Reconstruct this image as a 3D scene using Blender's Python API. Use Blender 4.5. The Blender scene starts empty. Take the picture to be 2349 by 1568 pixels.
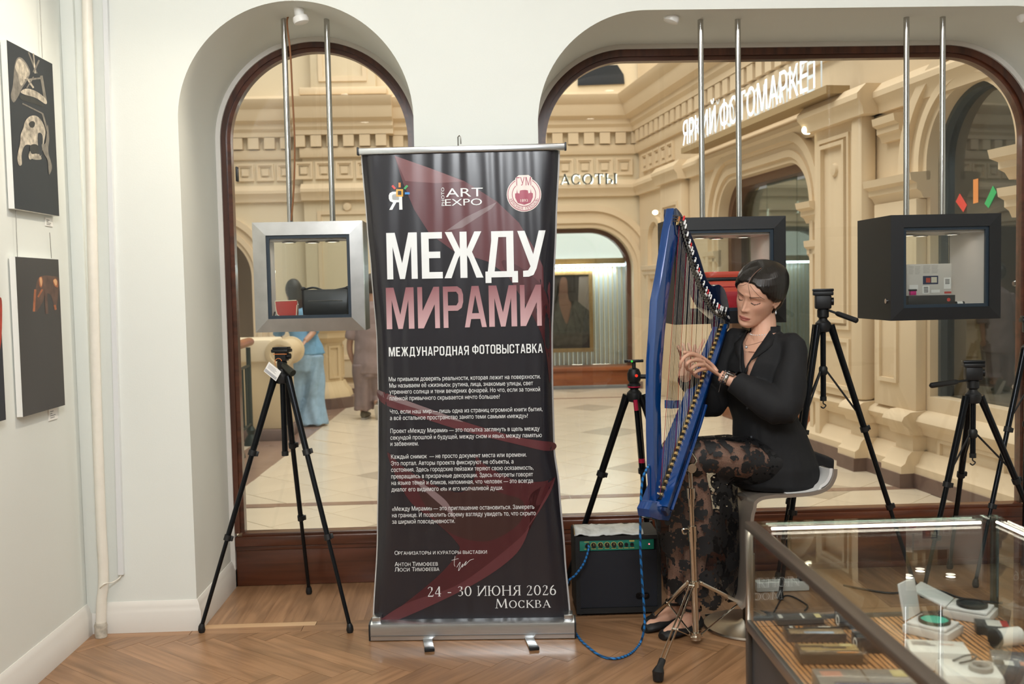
import bpy, bmesh, math, random
from math import sin, cos, pi, radians, sqrt, atan2
from mathutils import Vector, Matrix, noise
random.seed(7)
SC = bpy.context.scene
COL = SC.collection
V = Vector
# ------------------------------------------------------------------ camera
IW, IH, FPX = 2349, 1568, 2284.0
YAW, PITCH, ROLL = radians(1.93), radians(3.2), radians(1.2)
CAM = V((0, 0, 1.44))
_f = V((sin(YAW)*cos(PITCH), cos(YAW)*cos(PITCH), -sin(PITCH)))
_r = _f.cross(V((0, 0, 1))).normalized(); _u = _r.cross(_f)
_R = _r*cos(ROLL)-_u*sin(ROLL); _U = _u*cos(ROLL)+_r*sin(ROLL)
cam = bpy.data.cameras.new('camera'); cam.sensor_width = 36; cam.lens = FPX/IW*36
cam.clip_start = .05; cam.clip_end = 100
cam.dof.use_dof = True; cam.dof.focus_distance = 4.05; cam.dof.aperture_fstop = 4.0
co = bpy.data.objects.new('camera', cam); COL.objects.link(co)
co.matrix_world = Matrix(((_R.x, _U.x, -_f.x, CAM.x), (_R.y, _U.y, -_f.y, CAM.y), (_R.z, _U.z, -_f.z, CAM.z), (0, 0, 0, 1)))
SC.camera = co
# ------------------------------------------------------------------ world, lights, exposure
SC.view_settings.view_transform = 'Standard'; SC.view_settings.look = 'None'
SC.view_settings.gamma = 1; SC.view_settings.use_curve_mapping = False
SC.view_settings.exposure = 0.13
wd = bpy.data.worlds.new('world'); SC.world = wd; wd.use_nodes = True
wd.node_tree.nodes['Background'].inputs[0].default_value = (1.0, .95, .85, 1)
wd.node_tree.nodes['Background'].inputs[1].default_value = .25

def area(name, loc, to, sx, sy, power, col=(1, 1, 1)):
    l = bpy.data.lights.new(name, 'AREA'); l.shape = 'RECTANGLE'; l.size = sx; l.size_y = sy
    l.energy = power; l.color = col
    o = bpy.data.objects.new(name, l); COL.objects.link(o); o.location = loc
    o.rotation_euler = (V(to)-V(loc)).to_track_quat('-Z', 'Y').to_euler()
    return o
def spot(name, loc, to, power, ang, col=(1, 1, 1), r=.04, blend=.6):
    l = bpy.data.lights.new(name, 'SPOT'); l.energy = power; l.color = col; l.spot_size = radians(ang)
    l.spot_blend = blend; l.shadow_soft_size = r
    o = bpy.data.objects.new(name, l); COL.objects.link(o); o.location = loc
    o.rotation_euler = (V(to)-V(loc)).to_track_quat('-Z', 'Y').to_euler()
    return o
# shop: unseen overhead fill added (first mimics bounced flash), track spot for the photographs
area('added_overhead_fill', (0, .35, 3.2), (0, 3.2, 1.1), .95, 1.3, 134, (.94, .975, 1))
area('added_overhead_fill', (1.9, 2.35, 3.25), (1.9, 2.9, 0), 1.6, .7, 24, (1, .96, .9))
area('added_overhead_fill', (-.7, 2.35, 3.25), (-.7, 2.9, 0), 1.4, .7, 20, (1, .95, .88))
spot('track_spot_light', (-.35, 3.75, 3.1), (-1.69, 3.35, 1.45), 68, 84, (1, .88, .70))
# mall: skylight high over the passage
area('mall_skylight', (-.3, 9.6, 7.6), (-.3, 10.2, 0), 6.0, 7.0, 500, (1, .945, .87))
area('mall_skylight', (1.0, 7.0, 6.4), (2.0, 8.0, 1.0), 3.0, 3.0, 105, (1, .93, .84))

area('shop_window_cove_light', (.8, 14.0, 1.66), (.8, 14.25, .6), 2.4, .1, 26, (.85, .95, 1))
# ------------------------------------------------------------------ pixel -> place
def ray(x, y): return _f+_R*((x-IW/2)/FPX)-_U*((y-IH/2)/FPX)
def P(x, y, Y): d = ray(x, y); return CAM+d*((Y-CAM.y)/d.y)
def G(x, y, z=0.): d = ray(x, y); return CAM+d*((z-CAM.z)/d.z)
def PX(x, y, X): d = ray(x, y); return CAM+d*((X-CAM.x)/d.x)
def PP(x, y, o, n):
    d = ray(x, y); return CAM+d*((V(o)-CAM).dot(n)/d.dot(n))
# ------------------------------------------------------------------ materials
def lin(h):
    if isinstance(h, str):
        h = h.lstrip('#'); c = [int(h[i:i+2], 16)/255 for i in (0, 2, 4)]
    else: c = [v/255 for v in h]
    return tuple((v/12.92 if v <= .04045 else ((v+.055)/1.055)**2.4) for v in c)+(1,)
MATS = {}
def nt(name):
    m = bpy.data.materials.new(name); m.use_nodes = True
    t = m.node_tree; return m, t, t.nodes['Principled BSDF'], t.nodes.new, t.links.new
def mat(name, col, rough=.5, metal=0., var=.0, scale=8., bump=0., bscale=60., coat=0., emis=0., ior=1.5, spec=None, stretch=None, alpha=1., sub=0.):
    if name in MATS: return MATS[name]
    m, t, b, N, L = nt(name)
    c = lin(col); b.inputs['Base Color'].default_value = c; b.inputs['Roughness'].default_value = rough
    b.inputs['Metallic'].default_value = metal; b.inputs['IOR'].default_value = ior
    if spec is not None: b.inputs['Specular IOR Level'].default_value = spec
    if coat: b.inputs['Coat Weight'].default_value = coat; b.inputs['Coat Roughness'].default_value = .04
    if sub:
        b.inputs['Subsurface Weight'].default_value = sub; b.inputs['Subsurface Radius'].default_value = (.012, .005, .003); b.inputs['Subsurface Scale'].default_value = 1.
    if emis: b.inputs['Emission Color'].default_value = c; b.inputs['Emission Strength'].default_value = emis
    tc = N('ShaderNodeTexCoord'); src = tc.outputs['Object']
    if stretch:
        mp = N('ShaderNodeMapping'); mp.inputs['Scale'].default_value = stretch; L(src, mp.inputs[0]); src = mp.outputs[0]
    if var:
        n = N('ShaderNodeTexNoise'); n.inputs['Scale'].default_value = scale; n.inputs['Detail'].default_value = 5
        L(src, n.inputs['Vector'])
        r = N('ShaderNodeValToRGB'); r.color_ramp.elements[0].position = .3; r.color_ramp.elements[1].position = .7
        r.color_ramp.elements[0].color = tuple(x*(1-var) for x in c[:3])+(1,)
        r.color_ramp.elements[1].color = tuple(min(1, x*(1+var)) for x in c[:3])+(1,)
        L(n.outputs['Fac'], r.inputs[0]); L(r.outputs[0], b.inputs['Base Color'])
    if bump:
        n2 = N('ShaderNodeTexNoise'); n2.inputs['Scale'].default_value = bscale; n2.inputs['Detail'].default_value = 4
        L(src, n2.inputs['Vector'])
        bp = N('ShaderNodeBump'); bp.inputs['Strength'].default_value = bump; bp.inputs['Distance'].default_value = .01
        L(n2.outputs['Fac'], bp.inputs['Height']); L(bp.outputs[0], b.inputs['Normal'])
    MATS[name] = m; return m
def woodmat(name, c1, c2, rough=.4, ang=0., scale=3., stretch=9., per_obj=.0, coat=0., ring=.5, dark=None, axis='Z', bumpy=.05):
    if name in MATS: return MATS[name]
    m, t, b, N, L = nt(name)
    tc = N('ShaderNodeTexCoord'); mp = N('ShaderNodeMapping'); L(tc.outputs['Object'], mp.inputs[0])
    mp.inputs['Rotation'].default_value = (0, 0, ang)
    s = [scale*stretch]*3; s['XYZ'.index(axis)] = scale; mp.inputs['Scale'].default_value = s
    oi = N('ShaderNodeObjectInfo'); ad = N('ShaderNodeVectorMath'); ad.operation = 'ADD'
    sc = N('ShaderNodeVectorMath'); sc.operation = 'SCALE'; sc.inputs['Scale'].default_value = 40
    cb = N('ShaderNodeCombineXYZ'); L(oi.outputs['Random'], cb.inputs[0]); L(oi.outputs['Random'], cb.inputs[1]); L(cb.outputs[0], sc.inputs[0])
    L(mp.outputs[0], ad.inputs[0]); L(sc.outputs[0], ad.inputs[1])
    n = N('ShaderNodeTexNoise'); n.inputs['Scale'].default_value = 1.; n.inputs['Detail'].default_value = 6; n.inputs['Distortion'].default_value = ring
    L(ad.outputs[0], n.inputs['Vector'])
    r = N('ShaderNodeValToRGB'); r.color_ramp.elements[0].position = .32; r.color_ramp.elements[1].position = .68
    r.color_ramp.elements[0].color = lin(c1); r.color_ramp.elements[1].color = lin(c2); L(n.outputs['Fac'], r.inputs[0])
    out = r.outputs[0]
    if dark:
        w = N('ShaderNodeTexWave'); w.inputs['Scale'].default_value = .35; w.inputs['Distortion'].default_value = 9; w.inputs['Detail'].default_value = 3
        w.inputs['Detail Scale'].default_value = .6
        L(ad.outputs[0], w.inputs['Vector'])
        r2 = N('ShaderNodeValToRGB'); r2.color_ramp.elements[0].position = .0; r2.color_ramp.elements[1].position = .25
        r2.color_ramp.elements[0].color = (dark,)*3+(1,); r2.color_ramp.elements[1].color = (1, 1, 1, 1); L(w.outputs['Fac'], r2.inputs[0])
        mx = N('ShaderNodeMixRGB'); mx.blend_type = 'MULTIPLY'; mx.inputs[0].default_value = .8; L(out, mx.inputs[1]); L(r2.outputs[0], mx.inputs[2]); out = mx.outputs[0]
    if per_obj:
        hs = N('ShaderNodeHueSaturation'); mr = N('ShaderNodeMapRange'); L(oi.outputs['Random'], mr.inputs[0])
        mr.inputs['To Min'].default_value = 1-per_obj; mr.inputs['To Max'].default_value = 1+per_obj
        L(mr.outputs[0], hs.inputs['Value']); L(out, hs.inputs['Color']); out = hs.outputs[0]
    L(out, b.inputs['Base Color']); b.inputs['Roughness'].default_value = rough
    bp = N('ShaderNodeBump'); bp.inputs['Strength'].default_value = bumpy; bp.inputs['Distance'].default_value = .005
    L(n.outputs['Fac'], bp.inputs['Height']); L(bp.outputs[0], b.inputs['Normal'])
    if coat: b.inputs['Coat Weight'].default_value = coat; b.inputs['Coat Roughness'].default_value = .12
    MATS[name] = m; return m
def glassmat(name, tint=(1, 1, 1), refl=.5, base=.03, rough=0.):
    if name in MATS: return MATS[name]
    m, t, b, N, L = nt(name); t.nodes.remove(b)
    tr = N('ShaderNodeBsdfTransparent'); tr.inputs[0].default_value = tuple(tint)+(1,)
    gl = N('ShaderNodeBsdfGlossy'); gl.inputs['Roughness'].default_value = rough
    fr = N('ShaderNodeFresnel'); fr.inputs[0].default_value = 1.5
    ma = N('ShaderNodeMath'); ma.operation = 'MULTIPLY_ADD'; ma.inputs[1].default_value = refl; ma.inputs[2].default_value = base; ma.use_clamp = True
    L(fr.outputs[0], ma.inputs[0])
    mx = N('ShaderNodeMixShader'); L(ma.outputs[0], mx.inputs[0]); L(tr.outputs[0], mx.inputs[1]); L(gl.outputs[0], mx.inputs[2])
    L(mx.outputs[0], t.nodes['Material Output'].inputs[0]); MATS[name] = m; return m
def emat(name, col, s):
    if name in MATS: return MATS[name]
    m, t, b, N, L = nt(name); t.nodes.remove(b)
    e = N('ShaderNodeEmission'); e.inputs[0].default_value = lin(col); e.inputs[1].default_value = s
    L(e.outputs[0], t.nodes['Material Output'].inputs[0]); MATS[name] = m; return m
# ------------------------------------------------------------------ objects
WL = {}                     # world position of every object made
CUR = [Matrix()]            # current local frame
class Frame:
    def __init__(s, M): s.M = M
    def __enter__(s): CUR.append(CUR[-1] @ s.M)
    def __exit__(s, *a): CUR.pop()
def basis(o, x, y, z): return Matrix(((x.x, y.x, z.x, o.x), (x.y, y.y, z.y, o.y), (x.z, y.z, z.z, o.z), (0, 0, 0, 1)))
def tag(o, label=None, cat=None, group=None, kind=None):
    if label: o['label'] = label
    if cat: o['category'] = cat
    if group: o['group'] = group
    if kind: o['kind'] = kind
    return o
def thing(name, label, cat, loc=(0, 0, 0), group=None, kind=None):
    o = bpy.data.objects.new(name, None); COL.objects.link(o); o.empty_display_size = .05
    o.location = CUR[-1] @ V(loc); WL[o.name] = V(o.location)
    return tag(o, label, cat, group, kind)
def emit(name, vs, fs, m, parent=None, smooth=True, ang=35, mats=None, fm=None, label=None, toward=None):
    vs = [CUR[-1] @ V(v) for v in vs]
    if parent is not None: off = WL[parent.name]
    else:
        lo = [min(v[i] for v in vs) for i in range(3)]; hi = [max(v[i] for v in vs) for i in range(3)]
        off = V(((lo[0]+hi[0])/2, (lo[1]+hi[1])/2, lo[2]))
    me = bpy.data.meshes.new(name); me.from_pydata([tuple(v-off) for v in vs], [], fs)
    if mats:
        for x in mats: me.materials.append(x)
        for i, p in enumerate(me.polygons): p.material_index = fm[i]
    elif m: me.materials.append(m)
    bm = bmesh.new(); bm.from_mesh(me); bmesh.ops.recalc_face_normals(bm, faces=bm.faces)
    if toward is not None:
        bm.normal_update(); bmesh.ops.reverse_faces(bm, faces=[f for f in bm.faces if f.normal.dot(toward) < 0])
    bm.to_mesh(me); bm.free()
    if smooth:
        me.shade_smooth(); me.set_sharp_from_angle(angle=radians(ang))
    o = bpy.data.objects.new(name, me); COL.objects.link(o)
    if parent is not None: o.parent = parent; WL[o.name] = off.copy()
    else: o.location = off; WL[o.name] = off.copy()
    if label: o['label'] = label
    return o
def add(a, b):             # join (verts, faces)
    n = len(a[0]); a[0].extend(b[0]); a[1].extend([tuple(i+n for i in f) for f in b[1]]); return a
def S(): return ([], [])
def g_box(lo, hi, bev=0.):
    x0, y0, z0 = lo; x1, y1, z1 = hi
    if not bev:
        return ([(x0, y0, z0), (x1, y0, z0), (x1, y1, z0), (x0, y1, z0), (x0, y0, z1), (x1, y0, z1), (x1, y1, z1), (x0, y1, z1)],
                [(0, 3, 2, 1), (4, 5, 6, 7), (0, 1, 5, 4), (1, 2, 6, 5), (2, 3, 7, 6), (3, 0, 4, 7)])
    bm = bmesh.new(); bmesh.ops.create_cube(bm, size=1)
    for v in bm.verts: v.co = V(((x0+x1)/2+v.co.x*(x1-x0), (y0+y1)/2+v.co.y*(y1-y0), (z0+z1)/2+v.co.z*(z1-z0)))
    bmesh.ops.bevel(bm, geom=bm.edges[:], offset=min(bev, .49*min(abs(x1-x0), abs(y1-y0), abs(z1-z0))), segments=2, affect='EDGES', profile=.5)
    return bmout(bm)
def bmout(bm):
    bm.verts.index_update(); r = ([tuple(v.co) for v in bm.verts], [tuple(v.index for v in f.verts) for f in bm.faces]); bm.free(); return r
def g_tube(pts, rad, n=10, cap=True, closed=False, flat=1.):
    pts = [V(p) for p in pts]; k = len(pts); rs = rad if isinstance(rad, (list, tuple)) else [rad]*k
    vs, fs = [], []; up = None
    for i, p in enumerate(pts):
        if closed: t = pts[(i+1) % k]-pts[i-1]
        else: t = pts[min(i+1, k-1)]-pts[max(i-1, 0)]
        if t.length < 1e-9: t = V((0, 0, 1))
        t.normalize()
        if up is None: up = V((0, 0, 1)) if abs(t.z) < .9 else V((0, 1, 0))
        a = up-t*up.dot(t)
        if a.length < 1e-6: a = t.orthogonal()
        a.normalize(); b = t.cross(a); up = a
        for j in range(n):
            th = 2*pi*j/n; vs.append(tuple(p+(a*cos(th)*flat+b*sin(th))*rs[i]))
    for i in range(k if closed else k-1):
        for j in range(n):
            a0 = i*n+j; a1 = i*n+(j+1) % n; i2 = (i+1) % k; fs.append((a0, a1, i2*n+(j+1) % n, i2*n+j))
    if cap and not closed: fs.append(tuple(range(n))[::-1]); fs.append(tuple((k-1)*n+j for j in range(n)))
    return vs, fs
def g_cyl(a, b, r, r2=None, n=14):
    return g_tube([a, b], [r, r if r2 is None else r2], n)
def g_lathe(prof, n=24, o=(0, 0, 0), ax=(0, 0, 1), ring=False):
    z = V(ax).normalized(); x = z.orthogonal().normalized(); y = z.cross(x); o = V(o); vs, fs = [], []
    for r, h in prof:
        for j in range(n):
            t = 2*pi*j/n; vs.append(tuple(o+z*h+(x*cos(t)+y*sin(t))*max(r, 1e-5)))
    for i in range(len(prof)-1):
        for j in range(n): fs.append((i*n+j, i*n+(j+1) % n, (i+1)*n+(j+1) % n, (i+1)*n+j))
    q = (len(prof)-1)*n
    if ring: fs += [(q+j, q+(j+1) % n, (j+1) % n, j) for j in range(n)]
    else: fs.append(tuple(range(n))[::-1]); fs.append(tuple(q+j for j in range(n)))
    return vs, fs
def g_prism(out, M=None, d0=0., d1=.01):
    # 2D outline (u,v) -> frame M with u=x, v=y, depth=z
    M = M or Matrix(); k = len(out)
    vs = [tuple(M @ V((u, v, d0))) for u, v in out]+[tuple(M @ V((u, v, d1))) for u, v in out]
    fs = [tuple(range(k))[::-1], tuple(range(k, 2*k))]+[(i, (i+1) % k, k+(i+1) % k, k+i) for i in range(k)]
    return vs, fs
def g_flat(out, M=None, d=0.):
    M = M or Matrix(); return [tuple(M @ V((u, v, d))) for u, v in out], [tuple(range(len(out)))]
def g_ring(o1, o2, M=None, d0=0., d1=.01, closed=True):
    # solid between two outlines with equal count
    M = M or Matrix(); k = len(o1); vs = []
    for o, d in ((o1, d0), (o2, d0), (o2, d1), (o1, d1)): vs += [tuple(M @ V((u, v, d))) for u, v in o]
    fs = []
    for i in range(k if closed else k-1):
        j = (i+1) % k
        for a in range(4):
            b = (a+1) % 4; fs.append((a*k+i, a*k+j, b*k+j, b*k+i))
    if not closed: fs.append((0, k, 2*k, 3*k)); fs.append((k-1, 4*k-1, 3*k-1, 2*k-1))
    return vs, fs
def g_sweep(prof, path, M=None, closed=False):
    # prof: list of (offset along outward normal of path in-plane, depth); path: 2D points; frame M
    M = M or Matrix(); k = len(path); q = len(prof); vs, fs = [], []
    for i in range(k):
        a = V(path[i-1]) if (i > 0 or closed) else None; c = V(path[(i+1) % k]) if (i < k-1 or closed) else None; p = V(path[i])
        d1 = (p-a).normalized() if a is not None and (p-a).length > 1e-9 else None; d2 = (c-p).normalized() if c is not None and (c-p).length > 1e-9 else None
        d1 = d1 or d2; d2 = d2 or d1
        n1 = V((-d1.y, d1.x)); n2 = V((-d2.y, d2.x)); n = (n1+n2); n = n/max(.25, n.dot(n1)) if n.length > 1e-6 else n1
        for o, d in prof: w = p+n*o; vs.append(tuple(M @ V((w.x, w.y, d))))
    for i in range(k if closed else k-1):
        j = (i+1) % k
        for a in range(q): b = (a+1) % q; fs.append((i*q+a, j*q+a, j*q+b, i*q+b))
    if not closed: fs.append(tuple(range(q))); fs.append(tuple((k-1)*q+a for a in range(q))[::-1])
    return vs, fs
def g_loft(secs, cap=True):
    n = len(secs[0]); vs = [tuple(p) for s in secs for p in s]; fs = []
    for i in range(len(secs)-1):
        for j in range(n): fs.append((i*n+j, i*n+(j+1) % n, (i+1)*n+(j+1) % n, (i+1)*n+j))
    if cap: fs.append(tuple(range(n))[::-1]); fs.append(tuple((len(secs)-1)*n+j for j in range(n)))
    return vs, fs
def g_sphere(c, r, n=12, m=8, sc=(1, 1, 1)):
    c = V(c); vs, fs = [], []
    for i in range(m+1):
        a = pi*i/m
        for j in range(n):
            t = 2*pi*j/n; vs.append((c.x+r*sc[0]*max(sin(a), 1e-4)*cos(t), c.y+r*sc[1]*max(sin(a), 1e-4)*sin(t), c.z+r*sc[2]*cos(a)))
    for i in range(m):
        for j in range(n): fs.append((i*n+j, i*n+(j+1) % n, (i+1)*n+(j+1) % n, (i+1)*n+j))
    return vs, fs
def box(name, lo, hi, m, parent=None, bev=0., **k):
    v, f = g_box(lo, hi, bev); return emit(name, v, f, m, parent, **k)
def tube(name, pts, r, m, parent=None, n=10, **k):
    kk = {a: k.pop(a) for a in ('closed', 'cap', 'flat') if a in k}
    v, f = g_tube(pts, r, n, **kk); return emit(name, v, f, m, parent, **k)
def spline(pts, per=8, closed=False):
    pts = [V(p) for p in pts]; n = len(pts); out = []
    for i in range(n if closed else n-1):
        if closed: p0, p1, p2, p3 = pts[i-1], pts[i], pts[(i+1) % n], pts[(i+2) % n]
        else: p0, p1, p2, p3 = pts[max(i-1, 0)], pts[i], pts[i+1], pts[min(i+2, n-1)]
        for j in range(per):
            t = j/per
            out.append(.5*((2*p1)+(p2-p0)*t+(2*p0-5*p1+4*p2-p3)*t*t+(3*p1-p0-3*p2+p3)*t**3))
    if not closed: out.append(pts[-1])
    return out
def spl2(pts, per=8, closed=False): return [(p.x, p.y) for p in spline([(a, b, 0) for a, b in pts], per, closed)]
def lerp(a, b, t): return a+(b-a)*t
def copy_tree(o, parent=None):
    c = o.copy(); COL.objects.link(c); c.parent = parent; WL[c.name] = WL[o.name].copy()
    for ch in o.children: copy_tree(ch, c)
    return c
# frame with x=world X, y=world Z, z=toward the camera (-Y)
def XZ(Y=0., X=0., Z=0.): return Matrix(((1, 0, 0, X), (0, 0, -1, Y), (0, 1, 0, Z), (0, 0, 0, 1)))
# ================================================================== ROOM
M_wall = mat('wall_paint', '#e3e6e0', .75, var=.012, scale=2.5, bump=.03, bscale=180)
M_base = mat('skirting_paint', '#dedad3', .45, var=.01, scale=6)
M_ceil = mat('ceiling_paint', '#efece6', .8, var=.01)
M_pipe = mat('pipe_paint', '#e9e4d8', .4, var=.03, scale=20, bump=.05, bscale=30)
M_floor = woodmat('oak_parquet', '#84603f', '#a57c59', .40, scale=1.6, stretch=14, per_obj=.13, ring=1.4, axis='X', coat=.25, dark=.80)
M_nicheoak = woodmat('oak_strip', '#896546', '#aa825f', .40, scale=1.6, stretch=14, per_obj=.13, ring=1.4, axis='X', coat=.25, dark=.80)
M_joint = mat('floor_joint', '#4a3220', .8)
M_frame = woodmat('dark_mahogany', '#3a1d12', '#5d3220', .32, scale=1.3, stretch=16, coat=.35, ring=.8, axis='Z')
M_frameh = woodmat('dark_mahogany_rail', '#41200f', '#653622', .32, scale=1.3, stretch=16, coat=.35, ring=.8, axis='X')
M_frames = woodmat('mahogany_rail_warm', '#4a2415', '#7a4228', .32, scale=1.3, stretch=16, coat=.35, ring=.8, axis='X')
M_glass = glassmat('window_glass', (.97, .985, .97), .55, .012)
WX, WY, NB = -1.69, 4.245, 4.90        # left wall plane, window wall front, window plane
RX, BY, CZ = 4.0, -2.6, 3.3            # right wall, back wall, ceiling

# floor base and planks
fl = box('floor', (WX-.2, BY-.2, -.06), (RX+.2, NB+.02, -.012), M_joint); tag(fl, kind='structure')
def clip_poly(poly, a, b):             # keep left of a->b
    out = []; n = len(poly)
    def s(p): return (b[0]-a[0])*(p[1]-a[1])-(b[1]-a[1])*(p[0]-a[0])
    for i in range(n):
        p, q = poly[i], poly[(i+1) % n]; sp, sq = s(p), s(q)
        if sp >= 0: out.append(p)
        if sp*sq < 0: t = sp/(sp-sq); out.append((p[0]+(q[0]-p[0])*t, p[1]+(q[1]-p[1])*t))
    return out
def plank(poly, m, d, par=fl, name='plank', z=0.):
    # a thin board in its own local frame so that the grain runs along it
    cx = sum(p[0] for p in poly)/len(poly); cy = sum(p[1] for p in poly)/len(poly)
    a = atan2(d[1], d[0]); ca, sa = cos(-a), sin(-a)
    g = .0011
    loc = []
    for x, y in poly:
        dx, dy = x-cx, y-cy; l = sqrt(dx*dx+dy*dy)+1e-6; dx *= (1-g/l*1.2); dy *= (1-g/l*1.2)
        loc.append((dx*ca-dy*sa, dx*sa+dy*ca))
    k = len(loc); vs = [(x, y, -.012) for x, y in loc]+[(x, y, 0) for x, y in loc]
    fs = [tuple(range(k))[::-1], tuple(range(k, 2*k))]+[(i, (i+1) % k, k+(i+1) % k, k+i) for i in range(k)]
    me = bpy.data.meshes.new(name); me.from_pydata(vs, [], fs); me.materials.append(m)
    o = bpy.data.objects.new(name, me); COL.objects.link(o); o.parent = par
    o.location = V((cx, cy, z))-WL[par.name]; o.rotation_euler = (0, 0, a); WL[o.name] = V((cx, cy, z)); return o
pw, pl = .105, .63
th = radians(-40); ex = V((cos(th), sin(th))); ey = V((-sin(th), cos(th)))
O0 = V((-1.50, 4.02))
allp = []
for i in range(-60, 61):
    for k in range(-12, 13):
        # herringbone: horizontal plank at (i*pw + k*2L.., ...)
        bx = i*pw+k*(2*pl); by = i*pw
        for hor in (0, 1):
            if hor == 0: r = (bx, by, bx+pl, by+pw)
            else: r = (bx+pl, by+pw-pl, bx+pl+pw, by+pw)
            q = [(r[0], r[1]), (r[2], r[1]), (r[2], r[3]), (r[0], r[3])]
            q = [tuple(O0+ex*x+ey*y) for x, y in q]
            allp.append((q, ex if hor == 0 else ey))
cnt = 0; stuffv = S()
cand = []
for q, d in allp:
    for a, b in (((WX, WY-.07), (WX, BY)), ((WX, BY), (RX, BY)), ((RX, BY), (RX, WY-.07)), ((RX, WY-.07), (WX, WY-.07))):
        q = clip_poly(q, a, b)
        if len(q) < 3: break
    if len(q) < 3: continue
    cx = sum(p[0] for p in q)/len(q); cy = sum(p[1] for p in q)/len(q)
    ar = abs(sum(q[i-1][0]*q[i][1]-q[i][0]*q[i-1][1] for i in range(len(q))))/2
    if ar < .0006: continue
    cand.append((cy, q, d))
seen = set(); uniq = []
for cy, q, d in cand:
    k = (round(sum(p[0] for p in q)/len(q), 3), round(cy, 3))
    if k in seen: continue
    seen.add(k); uniq.append((cy, q, d))
uniq.sort(key=lambda t: -t[0])
for cy, q, d in uniq:
    if cy > 2.9 and cnt < 290: plank(q, M_floor, d); cnt += 1
    elif cy > 1.5: add(stuffv, g_prism(q, Matrix(), -.012, 0))
o = emit('far_planks', stuffv[0], stuffv[1], M_floor, fl, smooth=False); tag(o, kind='stuff')
box('plank_field', (WX, BY, -.012), (RX, 1.5, -.0005), M_floor, fl, smooth=False)
# border boards along the window wall and threshold strips of the two niches
x = WX
for L_ in (.44, .47, .5, 1.0, .9, 1.1, 1.28):
    x1 = min(RX, x+L_)
    plank([(x, WY-.07), (x1, WY-.07), (x1, WY), (x, WY)], M_nicheoak, (1, 0), name='border_board'); x = x1
M_light = woodmat('pale_oak_strip', '#c09a72', '#d2b08a', .4, scale=2, stretch=14, axis='X')
A0, A1 = -1.232, -.252                 # left arch
B0, B1 = .272, 2.775                   # right window
plank([(A0, WY), (-.73, WY), (-.73, WY+.05), (A0, WY+.05)], M_light, (1, 0), name='threshold_strip')
plank([(-.73, WY), (A1, WY), (A1, WY+.05), (-.73, WY+.05)], M_nicheoak, (1, 0), name='threshold_strip')
for x0, x1 in ((A0, A1), (B0, B1)):
    x = x0
    while x < x1-.01:
        w = min(.088, x1-x); sk = .03
        q = [(x, WY+(.05 if x0 < 0 else 0)), (x+w, WY+(.05 if x0 < 0 else 0)), (x+w, NB), (x, NB)]
        plank(q, M_nicheoak, (0, 1), name='niche_board'); x += w
# left wall, right wall, back wall, ceiling
tag(box('wall_left', (WX-.15, BY, 0), (WX, WY+.8, CZ), M_wall), kind='structure')
tag(box('wall_right', (RX, BY, 0), (RX+.15, WY+.02, CZ), M_wall), kind='structure')
tag(box('wall_back', (WX-.15, BY-.15, 0), (RX+.15, BY, CZ), M_wall), kind='structure')
ceil_ = tag(box('ceiling', (WX-.15, BY-.15, CZ), (RX+.15, WY+.8, CZ+.12), M_ceil), kind='structure')
# window wall with the two openings, 0.66 m deep
AR = (A1-A0)/2; AC = (A0+A1)/2; AT = 2.645; AS = AT-AR
BT, BR = 2.59, .47
def arch_out(x0, x1, r, top, n=26, z0=0.):
    pts = [(x0, z0)]
    for i in range(n+1):
        a = pi-(pi/2)*i/n; pts.append((x0+r+r*cos(a), top-r+r*sin(a)))
    for i in range(n+1):
        a = pi/2-(pi/2)*i/n; pts.append((x1-r+r*cos(a), top-r+r*sin(a)))
    pts.append((x1, z0)); return pts
oa = arch_out(A0, A1, AR, AT); ob = arch_out(B0, B1, BR, BT)
outline = [(WX, 0)]+oa+ob+[(RX, 0), (RX, CZ), (WX, CZ)]
v, f = g_prism(outline, XZ(WY), -(NB+.06-WY), 0.)
wf = emit('wall_window', v, f, M_wall, ang=30); tag(wf, kind='structure')
# skirting: profile extruded
SKP = [(0, 0), (.022, 0), (.022, .085), (.016, .095), (.014, .108), (.008, .122), (.003, .13), (0, .13)]
def skirting(name, pts):
    vs, fs = S(); pts = [V((a, b)) for a, b in pts]; k = len(pts); q = len(SKP); vv, ff = [], []
    for i, p in enumerate(pts):
        d1 = (p-pts[i-1]).normalized() if i else (pts[1]-p).normalized(); d2 = (pts[i+1]-p).normalized() if i < k-1 else d1
        n1 = V((d1.y, -d1.x)); n2 = V((d2.y, -d2.x)); n = n1+n2; n = n/n.dot(n1)
        for o, z in SKP: w = p+n*o; vv.append((w.x, w.y, z))
    for i in range(k-1):
        for a in range(q): b = (a+1) % q; ff.append((i*q+a, (i+1)*q+a, (i+1)*q+b, i*q+b))
    ff.append(tuple(range(q))); ff.append(tuple((k-1)*q+a for a in range(q)))
    return tag(emit(name, vv, ff, M_base), kind='structure')
skirting('baseboard_left', [(WX, BY), (WX, WY), (A0, WY), (A0, NB)])
skirting('baseboard_pier', [(A1, NB), (A1, WY), (B0, WY), (B0, NB)])
skirting('baseboard_right', [(B1, NB), (B1, WY), (RX, WY), (RX, BY)])
# shallow pilaster strip in the corner
tag(box('trim_1', (WX, WY-.02, .0), (WX+.055, WY+.01, CZ), M_wall, bev=.004), kind='structure')
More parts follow.
